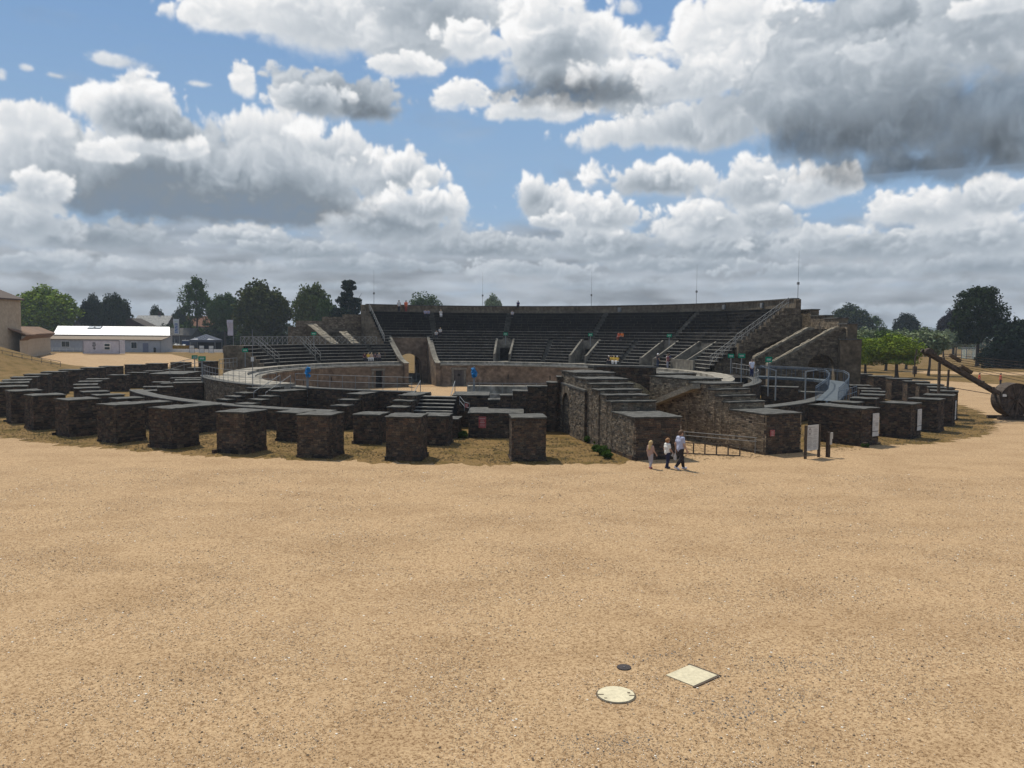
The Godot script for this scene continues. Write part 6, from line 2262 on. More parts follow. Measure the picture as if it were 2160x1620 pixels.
# ---------------------------------------------------------------- signs and boards
func printed_board(parent: Node3D, at: Transform3D, w: float, h: float, seed_: int, ground: Color, ink: Color, logo := false, picture := false) -> void:
	# a thin sheet with lines of small print, too small to read
	var mb := Mb.new()
	mb.col = ground
	mb.box(at, Vector3(w, h, 0.03))
	var p := part("sheet", mb.done(), mats["tint"], parent)
	var r := RandomNumberGenerator.new()
	r.seed = seed_
	mb = Mb.new()
	var y := h * 0.42
	mb.col = ink
	mb.box(at * Transform3D(Basis(), Vector3(-w * 0.08, y, 0.018)), Vector3(w * 0.5, h * 0.014, 0.004))
	y -= h * 0.08
	while y > -h * 0.42:
		for c in [-0.23, 0.23]:
			if r.randf() < 0.25: continue
			if logo and c < 0.0 and y > h * 0.12: continue
			if picture and absf(y + h * 0.12) < h * 0.13 and c > 0.0: continue
			var l := w * r.randf_range(0.26, 0.38)
			mb.box(at * Transform3D(Basis(), Vector3(w * c - (w * 0.38 - l) * 0.5, y, 0.018)), Vector3(l, h * 0.007, 0.004))
		y -= h * r.randf_range(0.022, 0.05)
	part("print", mb.done(), mats["tint"], p)
	if logo:
		mb = Mb.new()
		mb.col = Color(0.14, 0.09, 0.085)
		for i in 20:
			var a := TAU * i / 20.0
			var b := TAU * (i + 1) / 20.0
			var c := Vector3(-w * 0.26, h * 0.26, 0.02)
			mb.quad(at * (c + Vector3(cos(a) * w * 0.075, sin(a) * w * 0.12, 0)), at * (c + Vector3(cos(a) * w * 0.11, sin(a) * w * 0.16, 0)), at * (c + Vector3(cos(b) * w * 0.11, sin(b) * w * 0.16, 0)), at * (c + Vector3(cos(b) * w * 0.075, sin(b) * w * 0.12, 0)))
		part("ring_emblem", mb.done(), mats["tint"], p)
		mb = Mb.new()
		mb.col = Color(0.12, 0.2, 0.22)
		mb.tri(at * Vector3(-w * 0.42, h * 0.45, 0.02), at * Vector3(-w * 0.38, h * 0.405, 0.02), at * Vector3(-w * 0.34, h * 0.45, 0.02))
		part("corner_emblem", mb.done(), mats["tint"], p)
	if picture:
		mb = Mb.new()
		mb.col = ink * 1.4
		mb.box(at * Transform3D(Basis(), Vector3(w * 0.16, -h * 0.12, 0.018)), Vector3(w * 0.45, h * 0.2, 0.004))
		mb.col = ground * 0.75
		mb.box(at * Transform3D(Basis(), Vector3(w * 0.14, -h * 0.13, 0.022)), Vector3(w * 0.3, h * 0.12, 0.004))
		part("photograph", mb.done(), mats["tint"], p)

func face_of(th: float, inset: float, s: float, h: float) -> Transform3D:
	var f := frame(th)
	return Transform3D(f.basis, f * Vector3(s, h, -inset))

func make_signs() -> void:
	# free-standing info board
	var a := Vector3(14.95, 0, -42.0)
	var b := Vector3(15.95, 0, -42.7)
	var o := thing("info_board", "white information board with a ring emblem on two dark posts", "board", (a + b) * 0.5)
	var x := (b - a).normalized()
	var bt := Basis(x, Vector3.UP, x.cross(Vector3.UP))
	for s in [-0.56, 0.56]:
		var mb := Mb.new()
		mb.col = Color(1.2, 1.0, 0.9)
		mb.box(Transform3D(bt, bt * Vector3(s, 0.86, 0)), Vector3(0.09, 1.72, 0.12))
		part("post", mb.done(), mats["wood_dark"], o)
	printed_board(o, Transform3D(bt, Vector3(0, 1.06, 0)), 0.98, 1.3, 3, Color(0.84, 0.82, 0.78), Color(0.3, 0.29, 0.27), true, false)
	# small post with leaflets
	var p := thing("leaflet_post", "short dark post with white notices beside the information board", "post", Vector3(16.4, 0, -42.7))
	var mb := Mb.new()
	mb.col = Color(0.8, 0.75, 0.7)
	mb.box(Transform3D(bt, Vector3(0, 0.66, 0)), Vector3(0.2, 1.32, 0.14))
	part("post", mb.done(), mats["wood_dark"], p)
	mb = Mb.new()
	mb.col = Color(0.7, 0.68, 0.62)
	mb.box(Transform3D(bt, bt * Vector3(0.1, 0.98, 0.085)), Vector3(0.16, 0.62, 0.03))
	mb.box(Transform3D(bt, bt * Vector3(0.2, 1.12, 0.04)), Vector3(0.24, 0.34, 0.03))
	part("notice", mb.done(), mats["tint"], p)
	# white text panels on the piers at right
	var q := [[22.8, 0.0, 0.62, 1.2, 0.62, 1.36, "white text panel with a small photograph on the first right wall"], [30.4, 0.0, 0.36, 1.15, 0.62, 1.3, "white text panel on the second right pier"], [43.0, 0.0, 0.3, 1.1, 0.62, 1.3, "white text panel seen edge-on on the third right pier"]]
	var k := 0
	for d in q:
		k += 1
		var t := face_of(d[0], d[1], d[2], d[3])
		var w := thing("wall_panel", d[6], "panel", t.origin, 0.0, "white panels on the right piers")
		printed_board(w, Transform3D(t.basis, t.basis.z * 0.06 + Vector3(0, 0.14, 0)), d[4], 1.02, 20 + k, Color(0.86, 0.85, 0.82), Color(0.4, 0.39, 0.37), false, k == 1)
		mb = Mb.new()
		mb.col = Color(0.84, 0.83, 0.8)
		mb.box(Transform3D(t.basis, t.basis.z * 0.06 + Vector3(0, -0.54, 0)), Vector3(d[4], 0.26, 0.03))
		part("lower_sheet", mb.done(), mats["tint"], w)
	# red notices
	var r := thing("red_notice", "tall red notice board with white lettering on the flat block", "sign", Vector3(-1.75, 0.95, -49.33))
	red_sheet(r, 0.44, 0.68, 5)
	var r2t := face_of(13.6, 0.0, -0.8, 1.15)
	var r2 := thing("red_notice", "small square red notice on the right stepped wall's block", "sign", r2t.origin + r2t.basis.z * 0.05)
	r2.basis = r2t.basis
	red_sheet(r2, 0.3, 0.33, 6)
	var r3n := thing("red_notice", "tiny red notice hung on the short railing", "sign", Vector3(-2.75, 1.85, -50.2))
	red_sheet(r3n, 0.2, 0.26, 7)
	var r4n := thing("red_notice", "red notice lying behind the right stepped wall", "sign", r3(9.0, 20.5, 1.4))
	red_sheet(r4n, 0.36, 0.2, 8)

func red_sheet(o: Node3D, w: float, h: float, seed_: int) -> void:
	var mb := Mb.new()
	mb.col = Color(0.52, 0.03, 0.035)
	mb.bb(Vector3.ZERO, Vector3(w, h, 0.03))
	part("sheet", mb.done(), mats["tint"], o)
	var r := RandomNumberGenerator.new()
	r.seed = seed_
	mb = Mb.new()
	mb.col = Color(0.75, 0.6, 0.58)
	for s in [-1.0, 1.0]:
		mb.bb(Vector3(s * w * 0.46, 0, 0.017), Vector3(w * 0.025, h * 0.95, 0.006))
		mb.bb(Vector3(0, s * h * 0.47, 0.017), Vector3(w * 0.94, h * 0.018, 0.006))
	var y := h * 0.38
	while y > -h * 0.42:
		var big := r.randf() < 0.3
		mb.bb(Vector3(0, y, 0.017), Vector3(w * r.randf_range(0.5, 0.8), h * (0.05 if big else 0.022), 0.006))
		y -= h * (0.1 if big else 0.06)
	part("print", mb.done(), mats["tint"], o)
# ---------------------------------------------------------------- people
# Smooth surface round tapered bones, meshed as surface nets.
func sdf_mesh(bones: Array, cell: float, k: float) -> ArrayMesh:
	var lo := Vector3.INF
	var hi := -Vector3.INF
	for b in bones:
		var r: float = maxf(b[2], b[3]) + cell * 2.0 + k
		lo = lo.min((b[0] as Vector3).min(b[1]) - Vector3.ONE * r)
		hi = hi.max((b[0] as Vector3).max(b[1]) + Vector3.ONE * r)
	var nx := int((hi.x - lo.x) / cell) + 2
	var ny := int((hi.y - lo.y) / cell) + 2
	var nz := int((hi.z - lo.z) / cell) + 2
	var f := PackedFloat32Array()
	f.resize(nx * ny * nz)
	f.fill(10.0)
	for b in bones:
		var a: Vector3 = b[0]
		var e: Vector3 = b[1]
		var r: float = maxf(b[2], b[3]) + cell * 2.0 + k
		var i0 := ((a.min(e) - Vector3.ONE * r - lo) / cell).floor().max(Vector3.ZERO)
		var i1 := ((a.max(e) + Vector3.ONE * r - lo) / cell).ceil()
		var ae := e - a
		var l2 := maxf(ae.length_squared(), 1e-9)
		for z in range(int(i0.z), mini(nz, int(i1.z) + 1)):
			for y in range(int(i0.y), mini(ny, int(i1.y) + 1)):
				var at := (z * ny + y) * nx
				for x in range(int(i0.x), mini(nx, int(i1.x) + 1)):
					var p := lo + Vector3(x, y, z) * cell
					var t := clampf((p - a).dot(ae) / l2, 0.0, 1.0)
					var d: float = p.distance_to(a + ae * t) - lerpf(b[2], b[3], t)
					var o := f[at + x]
					if o > 9.0:
						f[at + x] = d
					else:
						var hh := maxf(k - absf(o - d), 0.0) / k
						f[at + x] = minf(o, d) - hh * hh * k * 0.25
	var vid := {}
	var vs := PackedVector3Array()
	var idx := PackedInt32Array()
	var offs := [0, 1, nx, nx + 1, nx * ny, nx * ny + 1, nx * ny + nx, nx * ny + nx + 1]
	for z in nz - 1:
		for y in ny - 1:
			for x in nx - 1:
				var c := (z * ny + y) * nx + x
				var m := 0
				for q in 8:
					if f[c + offs[q]] < 0.0: m |= 1 << q
				if m == 0 or m == 255: continue
				var s := Vector3.ZERO
				var n := 0
				for q in 8:
					for ax in 3:
						if q & (1 << ax): continue
						var w := q | (1 << ax)
						var fa := f[c + offs[q]]
						var fb := f[c + offs[w]]
						if (fa < 0.0) == (fb < 0.0): continue
						var pa := Vector3(q & 1, (q >> 1) & 1, (q >> 2) & 1)
						var pb := Vector3(w & 1, (w >> 1) & 1, (w >> 2) & 1)
						s += pa.lerp(pb, fa / (fa - fb))
						n += 1
				vid[c] = vs.size()
				vs.append(lo + (Vector3(x, y, z) + s / n) * cell)
	var strides := [1, nx, nx * ny]
	for c in vid:
		for ax in 3:
			var u: int = strides[(ax + 1) % 3]
			var w: int = strides[(ax + 2) % 3]
			var g: int = c + strides[ax]
			if g >= f.size() or (f[c] < 0.0) == (f[g] < 0.0): continue
			if not (vid.has(c - u) and vid.has(c - w) and vid.has(c - u - w)): continue
			var q := [vid[c], vid[c - u], vid[c - u - w], vid[c - w]]
			if f[c] < 0.0: q = [q[0], q[3], q[2], q[1]]
			idx.append_array(PackedInt32Array([q[0], q[1], q[2], q[0], q[2], q[3]]))
	var ns := PackedVector3Array()
	ns.resize(vs.size())
	for i in range(0, idx.size(), 3):
		var nn := (vs[idx[i + 2]] - vs[idx[i]]).cross(vs[idx[i + 1]] - vs[idx[i]])
		for j in 3: ns[idx[i + j]] += nn
	for i in ns.size(): ns[i] = ns[i].normalized()
	var arr := []
	arr.resize(Mesh.ARRAY_MAX)
	arr[Mesh.ARRAY_VERTEX] = vs
	arr[Mesh.ARRAY_NORMAL] = ns
	arr[Mesh.ARRAY_INDEX] = idx
	var am := ArrayMesh.new()
	am.add_surface_from_arrays(Mesh.PRIMITIVE_TRIANGLES, arr)
	return am

var hand_cache: Array = []
func hand_mesh() -> ArrayMesh:
	# relaxed right hand hanging down from the wrist at the origin, unit = body height
	if hand_cache.is_empty():
		var b := [[Vector3(-0.011, -0.008, 0), Vector3(-0.012, -0.046, 0), 0.0125, 0.011], [Vector3(0.011, -0.008, 0), Vector3(0.013, -0.046, 0), 0.0125, 0.011], [Vector3(0, 0.01, 0), Vector3(0, -0.01, 0), 0.0135, 0.013]]
		for i in 4:
			var x := -0.0195 + i * 0.013
			var l: float = [0.036, 0.046, 0.05, 0.045][i]
			var k := Vector3(x * 1.05, -0.05 - l * 0.5, 0.004)
			b.append([Vector3(x, -0.048, 0), k, 0.0058, 0.0054])
			b.append([k, Vector3(x * 1.05, -0.05 - l * 0.95, 0.017), 0.0054, 0.0045])
		b.append([Vector3(0.02, -0.016, 0.003), Vector3(0.033, -0.04, 0.012), 0.0075, 0.0062])
		b.append([Vector3(0.033, -0.04, 0.012), Vector3(0.034, -0.06, 0.02), 0.0062, 0.005])
		hand_cache.append(sdf_mesh(b, 0.0034, 0.004))
	return hand_cache[0]

# joints of a pose, in units of body height, facing +z, y up, feet at y = 0 (or seat at y = 0)
func pose(kind: String) -> Dictionary:
	var j := {"hip": Vector3(0, 0.53, 0), "chest": Vector3(0, 0.72, 0.0), "neck": Vector3(0, 0.83, 0.0), "head": Vector3(0, 0.925, 0.012)}
	match kind:
		"walk":
			j.kl = Vector3(0.05, 0.285, 0.085); j.al = Vector3(0.05, 0.045, 0.13); j.tl = Vector3(0.055, 0.022, 0.22)
			j.kr = Vector3(-0.05, 0.275, 0.0); j.ar = Vector3(-0.05, 0.085, -0.15); j.tr = Vector3(-0.055, 0.025, -0.075)
			j.el = Vector3(0.14, 0.64, -0.06); j.wl = Vector3(0.145, 0.50, -0.04)
			j.er = Vector3(-0.14, 0.635, 0.03); j.wr = Vector3(-0.145, 0.50, 0.1)
		"stroll":
			j.kl = Vector3(0.045, 0.28, 0.05); j.al = Vector3(0.045, 0.045, 0.06); j.tl = Vector3(0.05, 0.02, 0.15)
			j.kr = Vector3(-0.045, 0.275, 0.01); j.ar = Vector3(-0.045, 0.06, -0.07); j.tr = Vector3(-0.05, 0.022, 0.015)
			j.el = Vector3(0.13, 0.645, -0.03); j.wl = Vector3(0.135, 0.51, 0.01)
			j.er = Vector3(-0.14, 0.64, 0.03); j.wr = Vector3(-0.16, 0.52, 0.13)
		"sit":
			j.hip = Vector3(0, 0.05, 0); j.chest = Vector3(0, 0.24, 0.02); j.neck = Vector3(0, 0.345, 0.05); j.head = Vector3(0, 0.44, 0.08)
			j.kl = Vector3(0.07, 0.05, 0.24); j.al = Vector3(0.07, -0.19, 0.25); j.tl = Vector3(0.075, -0.215, 0.33)
			j.kr = Vector3(-0.07, 0.05, 0.24); j.ar = Vector3(-0.07, -0.19, 0.22); j.tr = Vector3(-0.075, -0.215, 0.3)
			j.el = Vector3(0.14, 0.17, 0.05); j.wl = Vector3(0.09, 0.09, 0.17)
			j.er = Vector3(-0.14, 0.17, 0.05); j.wr = Vector3(-0.09, 0.09, 0.17)
		_:
			j.kl = Vector3(0.05, 0.28, 0.01); j.al = Vector3(0.055, 0.045, -0.01); j.tl = Vector3(0.065, 0.02, 0.08)
			j.kr = Vector3(-0.05, 0.28, 0.01); j.ar = Vector3(-0.055, 0.045, 0.0); j.tr = Vector3(-0.065, 0.02, 0.09)
			j.el = Vector3(0.14, 0.645, -0.02); j.wl = Vector3(0.135, 0.51, 0.05)
			j.er = Vector3(-0.14, 0.645, -0.02); j.wr = Vector3(-0.12, 0.53, 0.09)
	return j

func skin_mat(k: String, c: Color) -> StandardMaterial3D:
	return flat(k, c, 0.7)

var body_cache := {}
func body_meshes(kind: String, cell: float, child: bool, shorts: bool, long_hair: bool) -> Dictionary:
	var key := "%s%f%s%s%s" % [kind, cell, child, shorts, long_hair]
	if body_cache.has(key): return body_cache[key]
	var j := pose(kind)
	var hs := 1.22 if child else 1.0
	var up: Vector3 = (j.head - j.neck).normalized()
	var sh := 0.092 if child else 0.108
	var sl: Vector3 = j.neck + Vector3(sh, -0.03, 0)
	var sr: Vector3 = j.neck + Vector3(-sh, -0.03, 0)
	var hl: Vector3 = j.hip + Vector3(0.048, -0.01, 0)
	var hr: Vector3 = j.hip + Vector3(-0.048, -0.01, 0)
	var h: Vector3 = j.head
	var fw := Vector3(0, 0, 1)
	var legs := [[hl, j.kl, 0.058, 0.04], [j.kl, j.al, 0.042, 0.024], [hr, j.kr, 0.058, 0.04], [j.kr, j.ar, 0.042, 0.024]]
	var torso := [[j.hip + Vector3(0.035, 0, 0), j.chest + Vector3(0.045, 0, 0), 0.066, 0.062], [j.hip - Vector3(0.035, 0, 0), j.chest - Vector3(0.045, 0, 0), 0.066, 0.062], [j.chest, j.neck - up * 0.03, 0.07, 0.045], [sl, sr, 0.038, 0.038]]
	var arms := [[sl, j.el, 0.034, 0.026], [j.el, j.wl, 0.026, 0.018], [sr, j.er, 0.034, 0.026], [j.er, j.wr, 0.026, 0.018]]
	var headb := [[j.neck - up * 0.02, h - up * 0.03, 0.034, 0.034], [h - up * 0.012, h + up * 0.022 - fw * 0.006, 0.05 * hs, 0.056 * hs], [h - up * 0.03 + fw * 0.018, h - up * 0.05 + fw * 0.03, 0.036 * hs, 0.028 * hs], [h + fw * 0.056 * hs, h - up * 0.012 + fw * 0.066 * hs, 0.007, 0.01], [h + Vector3(0.056 * hs, 0, 0), h + Vector3(0.058 * hs, 0, 0) - up * 0.018, 0.011, 0.009], [h - Vector3(0.056 * hs, 0, 0), h - Vector3(0.058 * hs, 0, 0) - up * 0.018, 0.011, 0.009]]
	var feet := [[j.al, j.tl, 0.024, 0.02], [j.ar, j.tr, 0.024, 0.02]]
	var d := {}
	d.body = sdf_mesh(torso + arms + headb + legs + feet, cell, 0.02)
	var grow := func(list: Array, g: float) -> Array:
		return list.map(func(b): return [b[0], b[1], b[2] + g, b[3] + g])
	var shirt: Array = grow.call(torso, 0.011)
	shirt.append([j.hip + Vector3(0, -0.005, 0), j.hip + Vector3(0, 0.02, 0), 0.088, 0.085])
	for q in [[sl, j.el], [sr, j.er]]:
		shirt.append([q[0], (q[0] as Vector3).lerp(q[1], 0.55), 0.046, 0.041])
	d.shirt = sdf_mesh(shirt, cell, 0.02)
	var pants := []
	if shorts:
		pants = [[hl, (hl as Vector3).lerp(j.kl, 0.85), 0.068, 0.056], [hr, (hr as Vector3).lerp(j.kr, 0.85), 0.068, 0.056]]
	else:
		pants = grow.call(legs, 0.011)
		pants[1][3] = 0.036
		pants[3][3] = 0.036
	pants.append([j.hip + Vector3(0.03, -0.02, 0), j.hip + Vector3(-0.03, -0.02, 0), 0.072, 0.072])
	d.pants = sdf_mesh(pants, cell, 0.02)
	d.shoe_left = sdf_mesh([[j.al - Vector3(0, 0.012, 0.02), j.tl, 0.033, 0.026]], cell, 0.02)
	d.shoe_right = sdf_mesh([[j.ar - Vector3(0, 0.012, 0.02), j.tr, 0.033, 0.026]], cell, 0.02)
	var hair := [[h + up * 0.02 - fw * 0.016, h + up * 0.034 + fw * 0.004, 0.058 * hs, 0.058 * hs], [h - fw * 0.022, h + up * 0.01 - fw * 0.02, 0.052 * hs, 0.055 * hs]]
	if long_hair:
		hair.append([h - fw * 0.035, h - up * 0.19 - fw * 0.06, 0.05, 0.05])
		hair.append([h - fw * 0.03 + Vector3(0.03, 0, 0), h - up * 0.17 - fw * 0.05 + Vector3(0.03, 0, 0), 0.035, 0.03])
		hair.append([h - fw * 0.03 - Vector3(0.03, 0, 0), h - up * 0.17 - fw * 0.05 - Vector3(0.03, 0, 0), 0.035, 0.03])
	d.hair = sdf_mesh(hair, cell * 0.8, 0.015)
	d.joints = j
	body_cache[key] = d
	return d

func person(label: String, at: Vector3, turn: float, height: float, kind: String, look: Dictionary, group := "", fine := false) -> Node3D:
	var o := thing("person", label, "person", at, turn, group)
	var d := body_meshes(kind, 0.011 if fine else 0.02, look.get("child", false), look.get("shorts", false), look.get("long_hair", false))
	var s := Transform3D(Basis().scaled(Vector3.ONE * height), Vector3.ZERO)
	var skin := skin_mat("skin", Color(0.42, 0.26, 0.19))
	part("body", d.body, skin, o, s)
	part("shirt", d.shirt, flat("shirt_" + str(look.shirt), look.shirt, 0.9), o, s)
	part("trousers", d.pants, flat("trousers_" + str(look.pants), look.pants, 0.9), o, s)
	for n in ["shoe_left", "shoe_right"]:
		part("shoe", d[n], flat("shoes_" + str(look.shoes), look.shoes, 0.7), o, s)
	part("hair", d.hair, flat("hair_" + str(look.hair), look.hair, 0.8), o, s)
	var j: Dictionary = d.joints
	for q in [["el", "wl", -1.0], ["er", "wr", 1.0]]:
		var dir: Vector3 = (j[q[1]] - j[q[0]]).normalized()
		var y := -dir
		var z := (Vector3(0, 0, 1) - y * y.z).normalized()
		var x := y.cross(z)
		# the palm turns towards the thigh
		var b := Basis(x, y, z) * Basis(Vector3.UP, q[2] * PI * 0.5)
		if q[2] < 0.0: b = b * Basis(Vector3(-1, 0, 0), Vector3(0, 1, 0), Vector3(0, 0, 1))
		part("hand", hand_mesh(), skin, o, s * Transform3D(b, j[q[1]]))
	if fine:
		var hd: Vector3 = j.head
		for sx in [-0.02, 0.02]:
			var mb := Mb.new()
			mb.bb(hd + Vector3(sx, 0.004, 0.058), Vector3(0.012, 0.006, 0.008))
			part("eye", mb.done(), flat("eye_dark", Color(0.02, 0.015, 0.012), 0.4), o, s)
		var mm := Mb.new()
		mm.bb(hd + Vector3(0, -0.042, 0.056), Vector3(0.028, 0.006, 0.008))
		part("mouth", mm.done(), flat("mouth_red", Color(0.3, 0.1, 0.09), 0.6), o, s)
	return o

func make_people() -> void:
	var right := atan2(0.9, -0.45)
	person("man in a pale blue-grey T-shirt and dark trousers walking right", Vector3(7.85, 0.02, -38.3), atan2(0.93, -0.35), 1.83, "walk", {"shirt": Color(0.36, 0.39, 0.52), "pants": Color(0.022, 0.016, 0.016), "shoes": Color(0.62, 0.6, 0.66), "hair": Color(0.10, 0.055, 0.03)}, "family walking across the sand", true)
	var boy := person("boy in a white T-shirt and dark jeans carrying a white object", Vector3(7.3, 0.02, -38.6), right, 1.4, "stroll", {"shirt": Color(0.68, 0.68, 0.64), "pants": Color(0.014, 0.018, 0.05), "shoes": Color(0.03, 0.03, 0.05), "hair": Color(0.26, 0.13, 0.05), "child": true}, "family walking across the sand", true)
	person("girl with long blond hair in light grey trousers", Vector3(6.5, 0.02, -38.5), atan2(0.75, -0.7), 1.29, "stroll", {"shirt": Color(0.36, 0.24, 0.2), "pants": Color(0.33, 0.32, 0.35), "shoes": Color(0.36, 0.06, 0.09), "hair": Color(0.45, 0.32, 0.15), "child": true, "long_hair": true}, "family walking across the sand", true)
	var box := thing("carton", "small white carton in the boy's hand", "carton", boy.position + boy.basis * Vector3(-0.225, 0.6, 0.22))
	box.rotation = Vector3(0.5, right, 0.3)
	var mb := Mb.new()
	mb.col = Color(0.75, 0.7, 0.62)
	mb.bb(Vector3.ZERO, Vector3(0.1, 0.12, 0.24))
	part("body", mb.done(), mats["tint"], box)
	mb = Mb.new()
	mb.col = Color(0.6, 0.55, 0.5)
	mb.bb(Vector3(0, 0.065, 0), Vector3(0.105, 0.012, 0.245))
	part("lid", mb.done(), mats["tint"], box)
	var bag := thing("white_bag", "white plastic bag hanging at the man's left side", "bag", Vector3(7.62, 0.62, -38.33))
	mb = Mb.new()
	mb.col = Color(0.75, 0.74, 0.72)
	for i in 5:
		var y0 := -0.16 + i * 0.065
		mb.tube(Vector3(0.01 * sin(i * 2.0), y0, 0), Vector3(0.01 * sin(i * 2.0 + 2.0), y0 + 0.066, 0), [0.06, 0.085, 0.09, 0.07, 0.045][i], [0.085, 0.09, 0.07, 0.045, 0.02][i], 9, i == 0)
	part("sack", mb.done(), mats["cloth"], bag)
	mb = Mb.new()
	mb.col = Color(0.75, 0.74, 0.72)
	mb.tube(Vector3(0, 0.16, 0), Vector3(0.02, 0.3, -0.02), 0.012, 0.01, 5)
	part("handle", mb.done(), mats["cloth"], bag)
	# groups on the seats
	var dark := Color(0.02, 0.02, 0.03)
	var yellow := Color(0.62, 0.42, 0.05)
	var white := Color(0.7, 0.7, 0.7)
	var hair := Color(0.08, 0.05, 0.03)
	var blond := Color(0.5, 0.38, 0.22)
	var g1 := "children on the lower seat block"
	var k := 0
	for q in [[209.3, Color(0.08, 0.02, 0.03), dark, hair, "dark shirt, leftmost of the five"], [208.0, yellow, white, blond, "yellow shirt and white trousers, left of centre"], [206.9, Color(0.5, 0.36, 0.25), white, blond, "beige shirt in the middle of the five"], [205.6, Color(0.12, 0.07, 0.08), dark, hair, "dark top right of the middle"], [204.3, Color(0.25, 0.2, 0.2), dark, blond, "fair hair and dark trousers, nearest the gate"]]:
		seated("child seated left of the gate, " + q[4], q[0], 0, q[1], q[2], q[3], g1)
	k = 0
	for q in [[127.5, dark, dark, white, "dark shirt, leftmost of four"], [126.7, yellow, dark, hair, "yellow shirt and dark trousers, second of four"], [125.7, yellow, white, blond, "yellow shirt and white trousers, third of four"], [124.5, yellow, white, white, "yellow shirt and white cap, last of four"]]:
		seated("person seated by the middle entrance, " + q[4], q[0], 0, q[1], q[2], q[3], "four people in yellow on the seats")
	seated("person in red seated high in the middle rows, left one", 129.9, 8, Color(0.5, 0.09, 0.03), Color(0.2, 0.05, 0.04), hair, "pair in red on the seats")
	seated("person in orange seated high in the middle rows, right one", 128.9, 8, Color(0.6, 0.16, 0.03), dark, hair, "pair in red on the seats")
	seated("person in white seated in mid rows right of the gate, left one", 183.7, 8, Color(0.4, 0.4, 0.4), dark, hair, "pair in white on the seats")
	seated("person in white seated in mid rows right of the gate, right one", 182.4, 9, Color(0.45, 0.45, 0.45), dark, blond, "pair in white on the seats")
	seated("person in pale violet near the top row, left one", 185.6, 16, Color(0.3, 0.3, 0.42), dark, hair, "people near the top row")
	seated("person in pale violet near the top row, right one", 184.8, 16, Color(0.25, 0.25, 0.36), dark, hair, "people near the top row")
	seated("person in white near the top row, apart to the right", 181.5, 16, Color(0.5, 0.5, 0.48), white, blond, "people near the top row")
	seated("person in grey sitting below the one on the rim", 162.6, 16, Color(0.4, 0.4, 0.44), dark, hair, "people near the top row")
	seated("person in dark blue perched on the grandstand rim", 161.6, 18, Color(0.02, 0.02, 0.09), dark, hair, "people near the top row")
	stander("person in black and white standing on the top terrace", r3(8.6, 192.0, 9.3), 0.0, 1.75, Color(0.5, 0.5, 0.5), dark, hair, "people on the terrace")
	stander("person in orange standing on the top terrace", r3(8.6, 190.2, 9.3), 0.3, 1.75, Color(0.55, 0.13, 0.06), Color(0.25, 0.05, 0.04), hair, "people on the terrace")
	stander("person in a dark jacket standing by the entrance wall", r3(18.6, 107.7, 2.2), 2.0, 1.75, dark, Color(0.02, 0.03, 0.06), white, "people by the right entrance")
	stander("person in white leaning in the right entrance", r3(17.6, 106.4, 2.2), 1.0, 1.7, white, dark, hair, "people by the right entrance")
	stander("person in dark blue behind the one in white", r3(16.9, 107.6, 2.2), 2.6, 1.72, Color(0.03, 0.03, 0.08), dark, hair, "people by the right entrance")
	stander("person in a speckled shirt and pale trousers by the low wall", r3(18.4, 104.0, 2.2), 4.0, 1.65, Color(0.2, 0.06, 0.07), Color(0.3, 0.3, 0.36), hair, "people by the right entrance")
	stander("person in a white shirt and dark blue trousers on the walkway", Vector3(23.3, 2.2, -80.6), 0.2, 1.75, Color(0.62, 0.62, 0.7), Color(0.02, 0.025, 0.08), hair, "")
	stander("person in red walking beyond the crane, left one", Vector3(59.6, 0, -105.7), 1.2, 1.7, Color(0.4, 0.05, 0.03), Color(0.3, 0.3, 0.3), hair, "pair beyond the crane")
	stander("person in red and black walking beyond the crane, right one", Vector3(61.6, 0, -104.5), 1.2, 1.75, Color(0.45, 0.07, 0.04), dark, hair, "pair beyond the crane")
	stander("person in black by the white kerb near the second banner", Vector3(-79.4, 0, -228), 1.2, 1.7, dark, dark, hair, "")

func seated(label: String, th: float, row: int, shirt: Color, pants: Color, hair: Color, group: String) -> void:
	var f := frame(th)
	var h := 2.2 + RISE * (row + 1)
	var at := r3(18.0 - row * RUN - 0.12, th, h + 0.02)
	if row >= 18: at = r3(7.85, th, 10.44)
	var inw := -f.basis.z
	person(label, at, atan2(inw.x, inw.z), 1.55, "sit", {"shirt": shirt, "pants": pants, "shoes": Color(0.1, 0.1, 0.1), "hair": hair}, group)

func stander(label: String, at: Vector3, turn: float, h: float, shirt: Color, pants: Color, hair: Color, group: String) -> void:
	person(label, at, turn, h, "stand", {"shirt": shirt, "pants": pants, "shoes": Color(0.08, 0.08, 0.08), "hair": hair}, group)
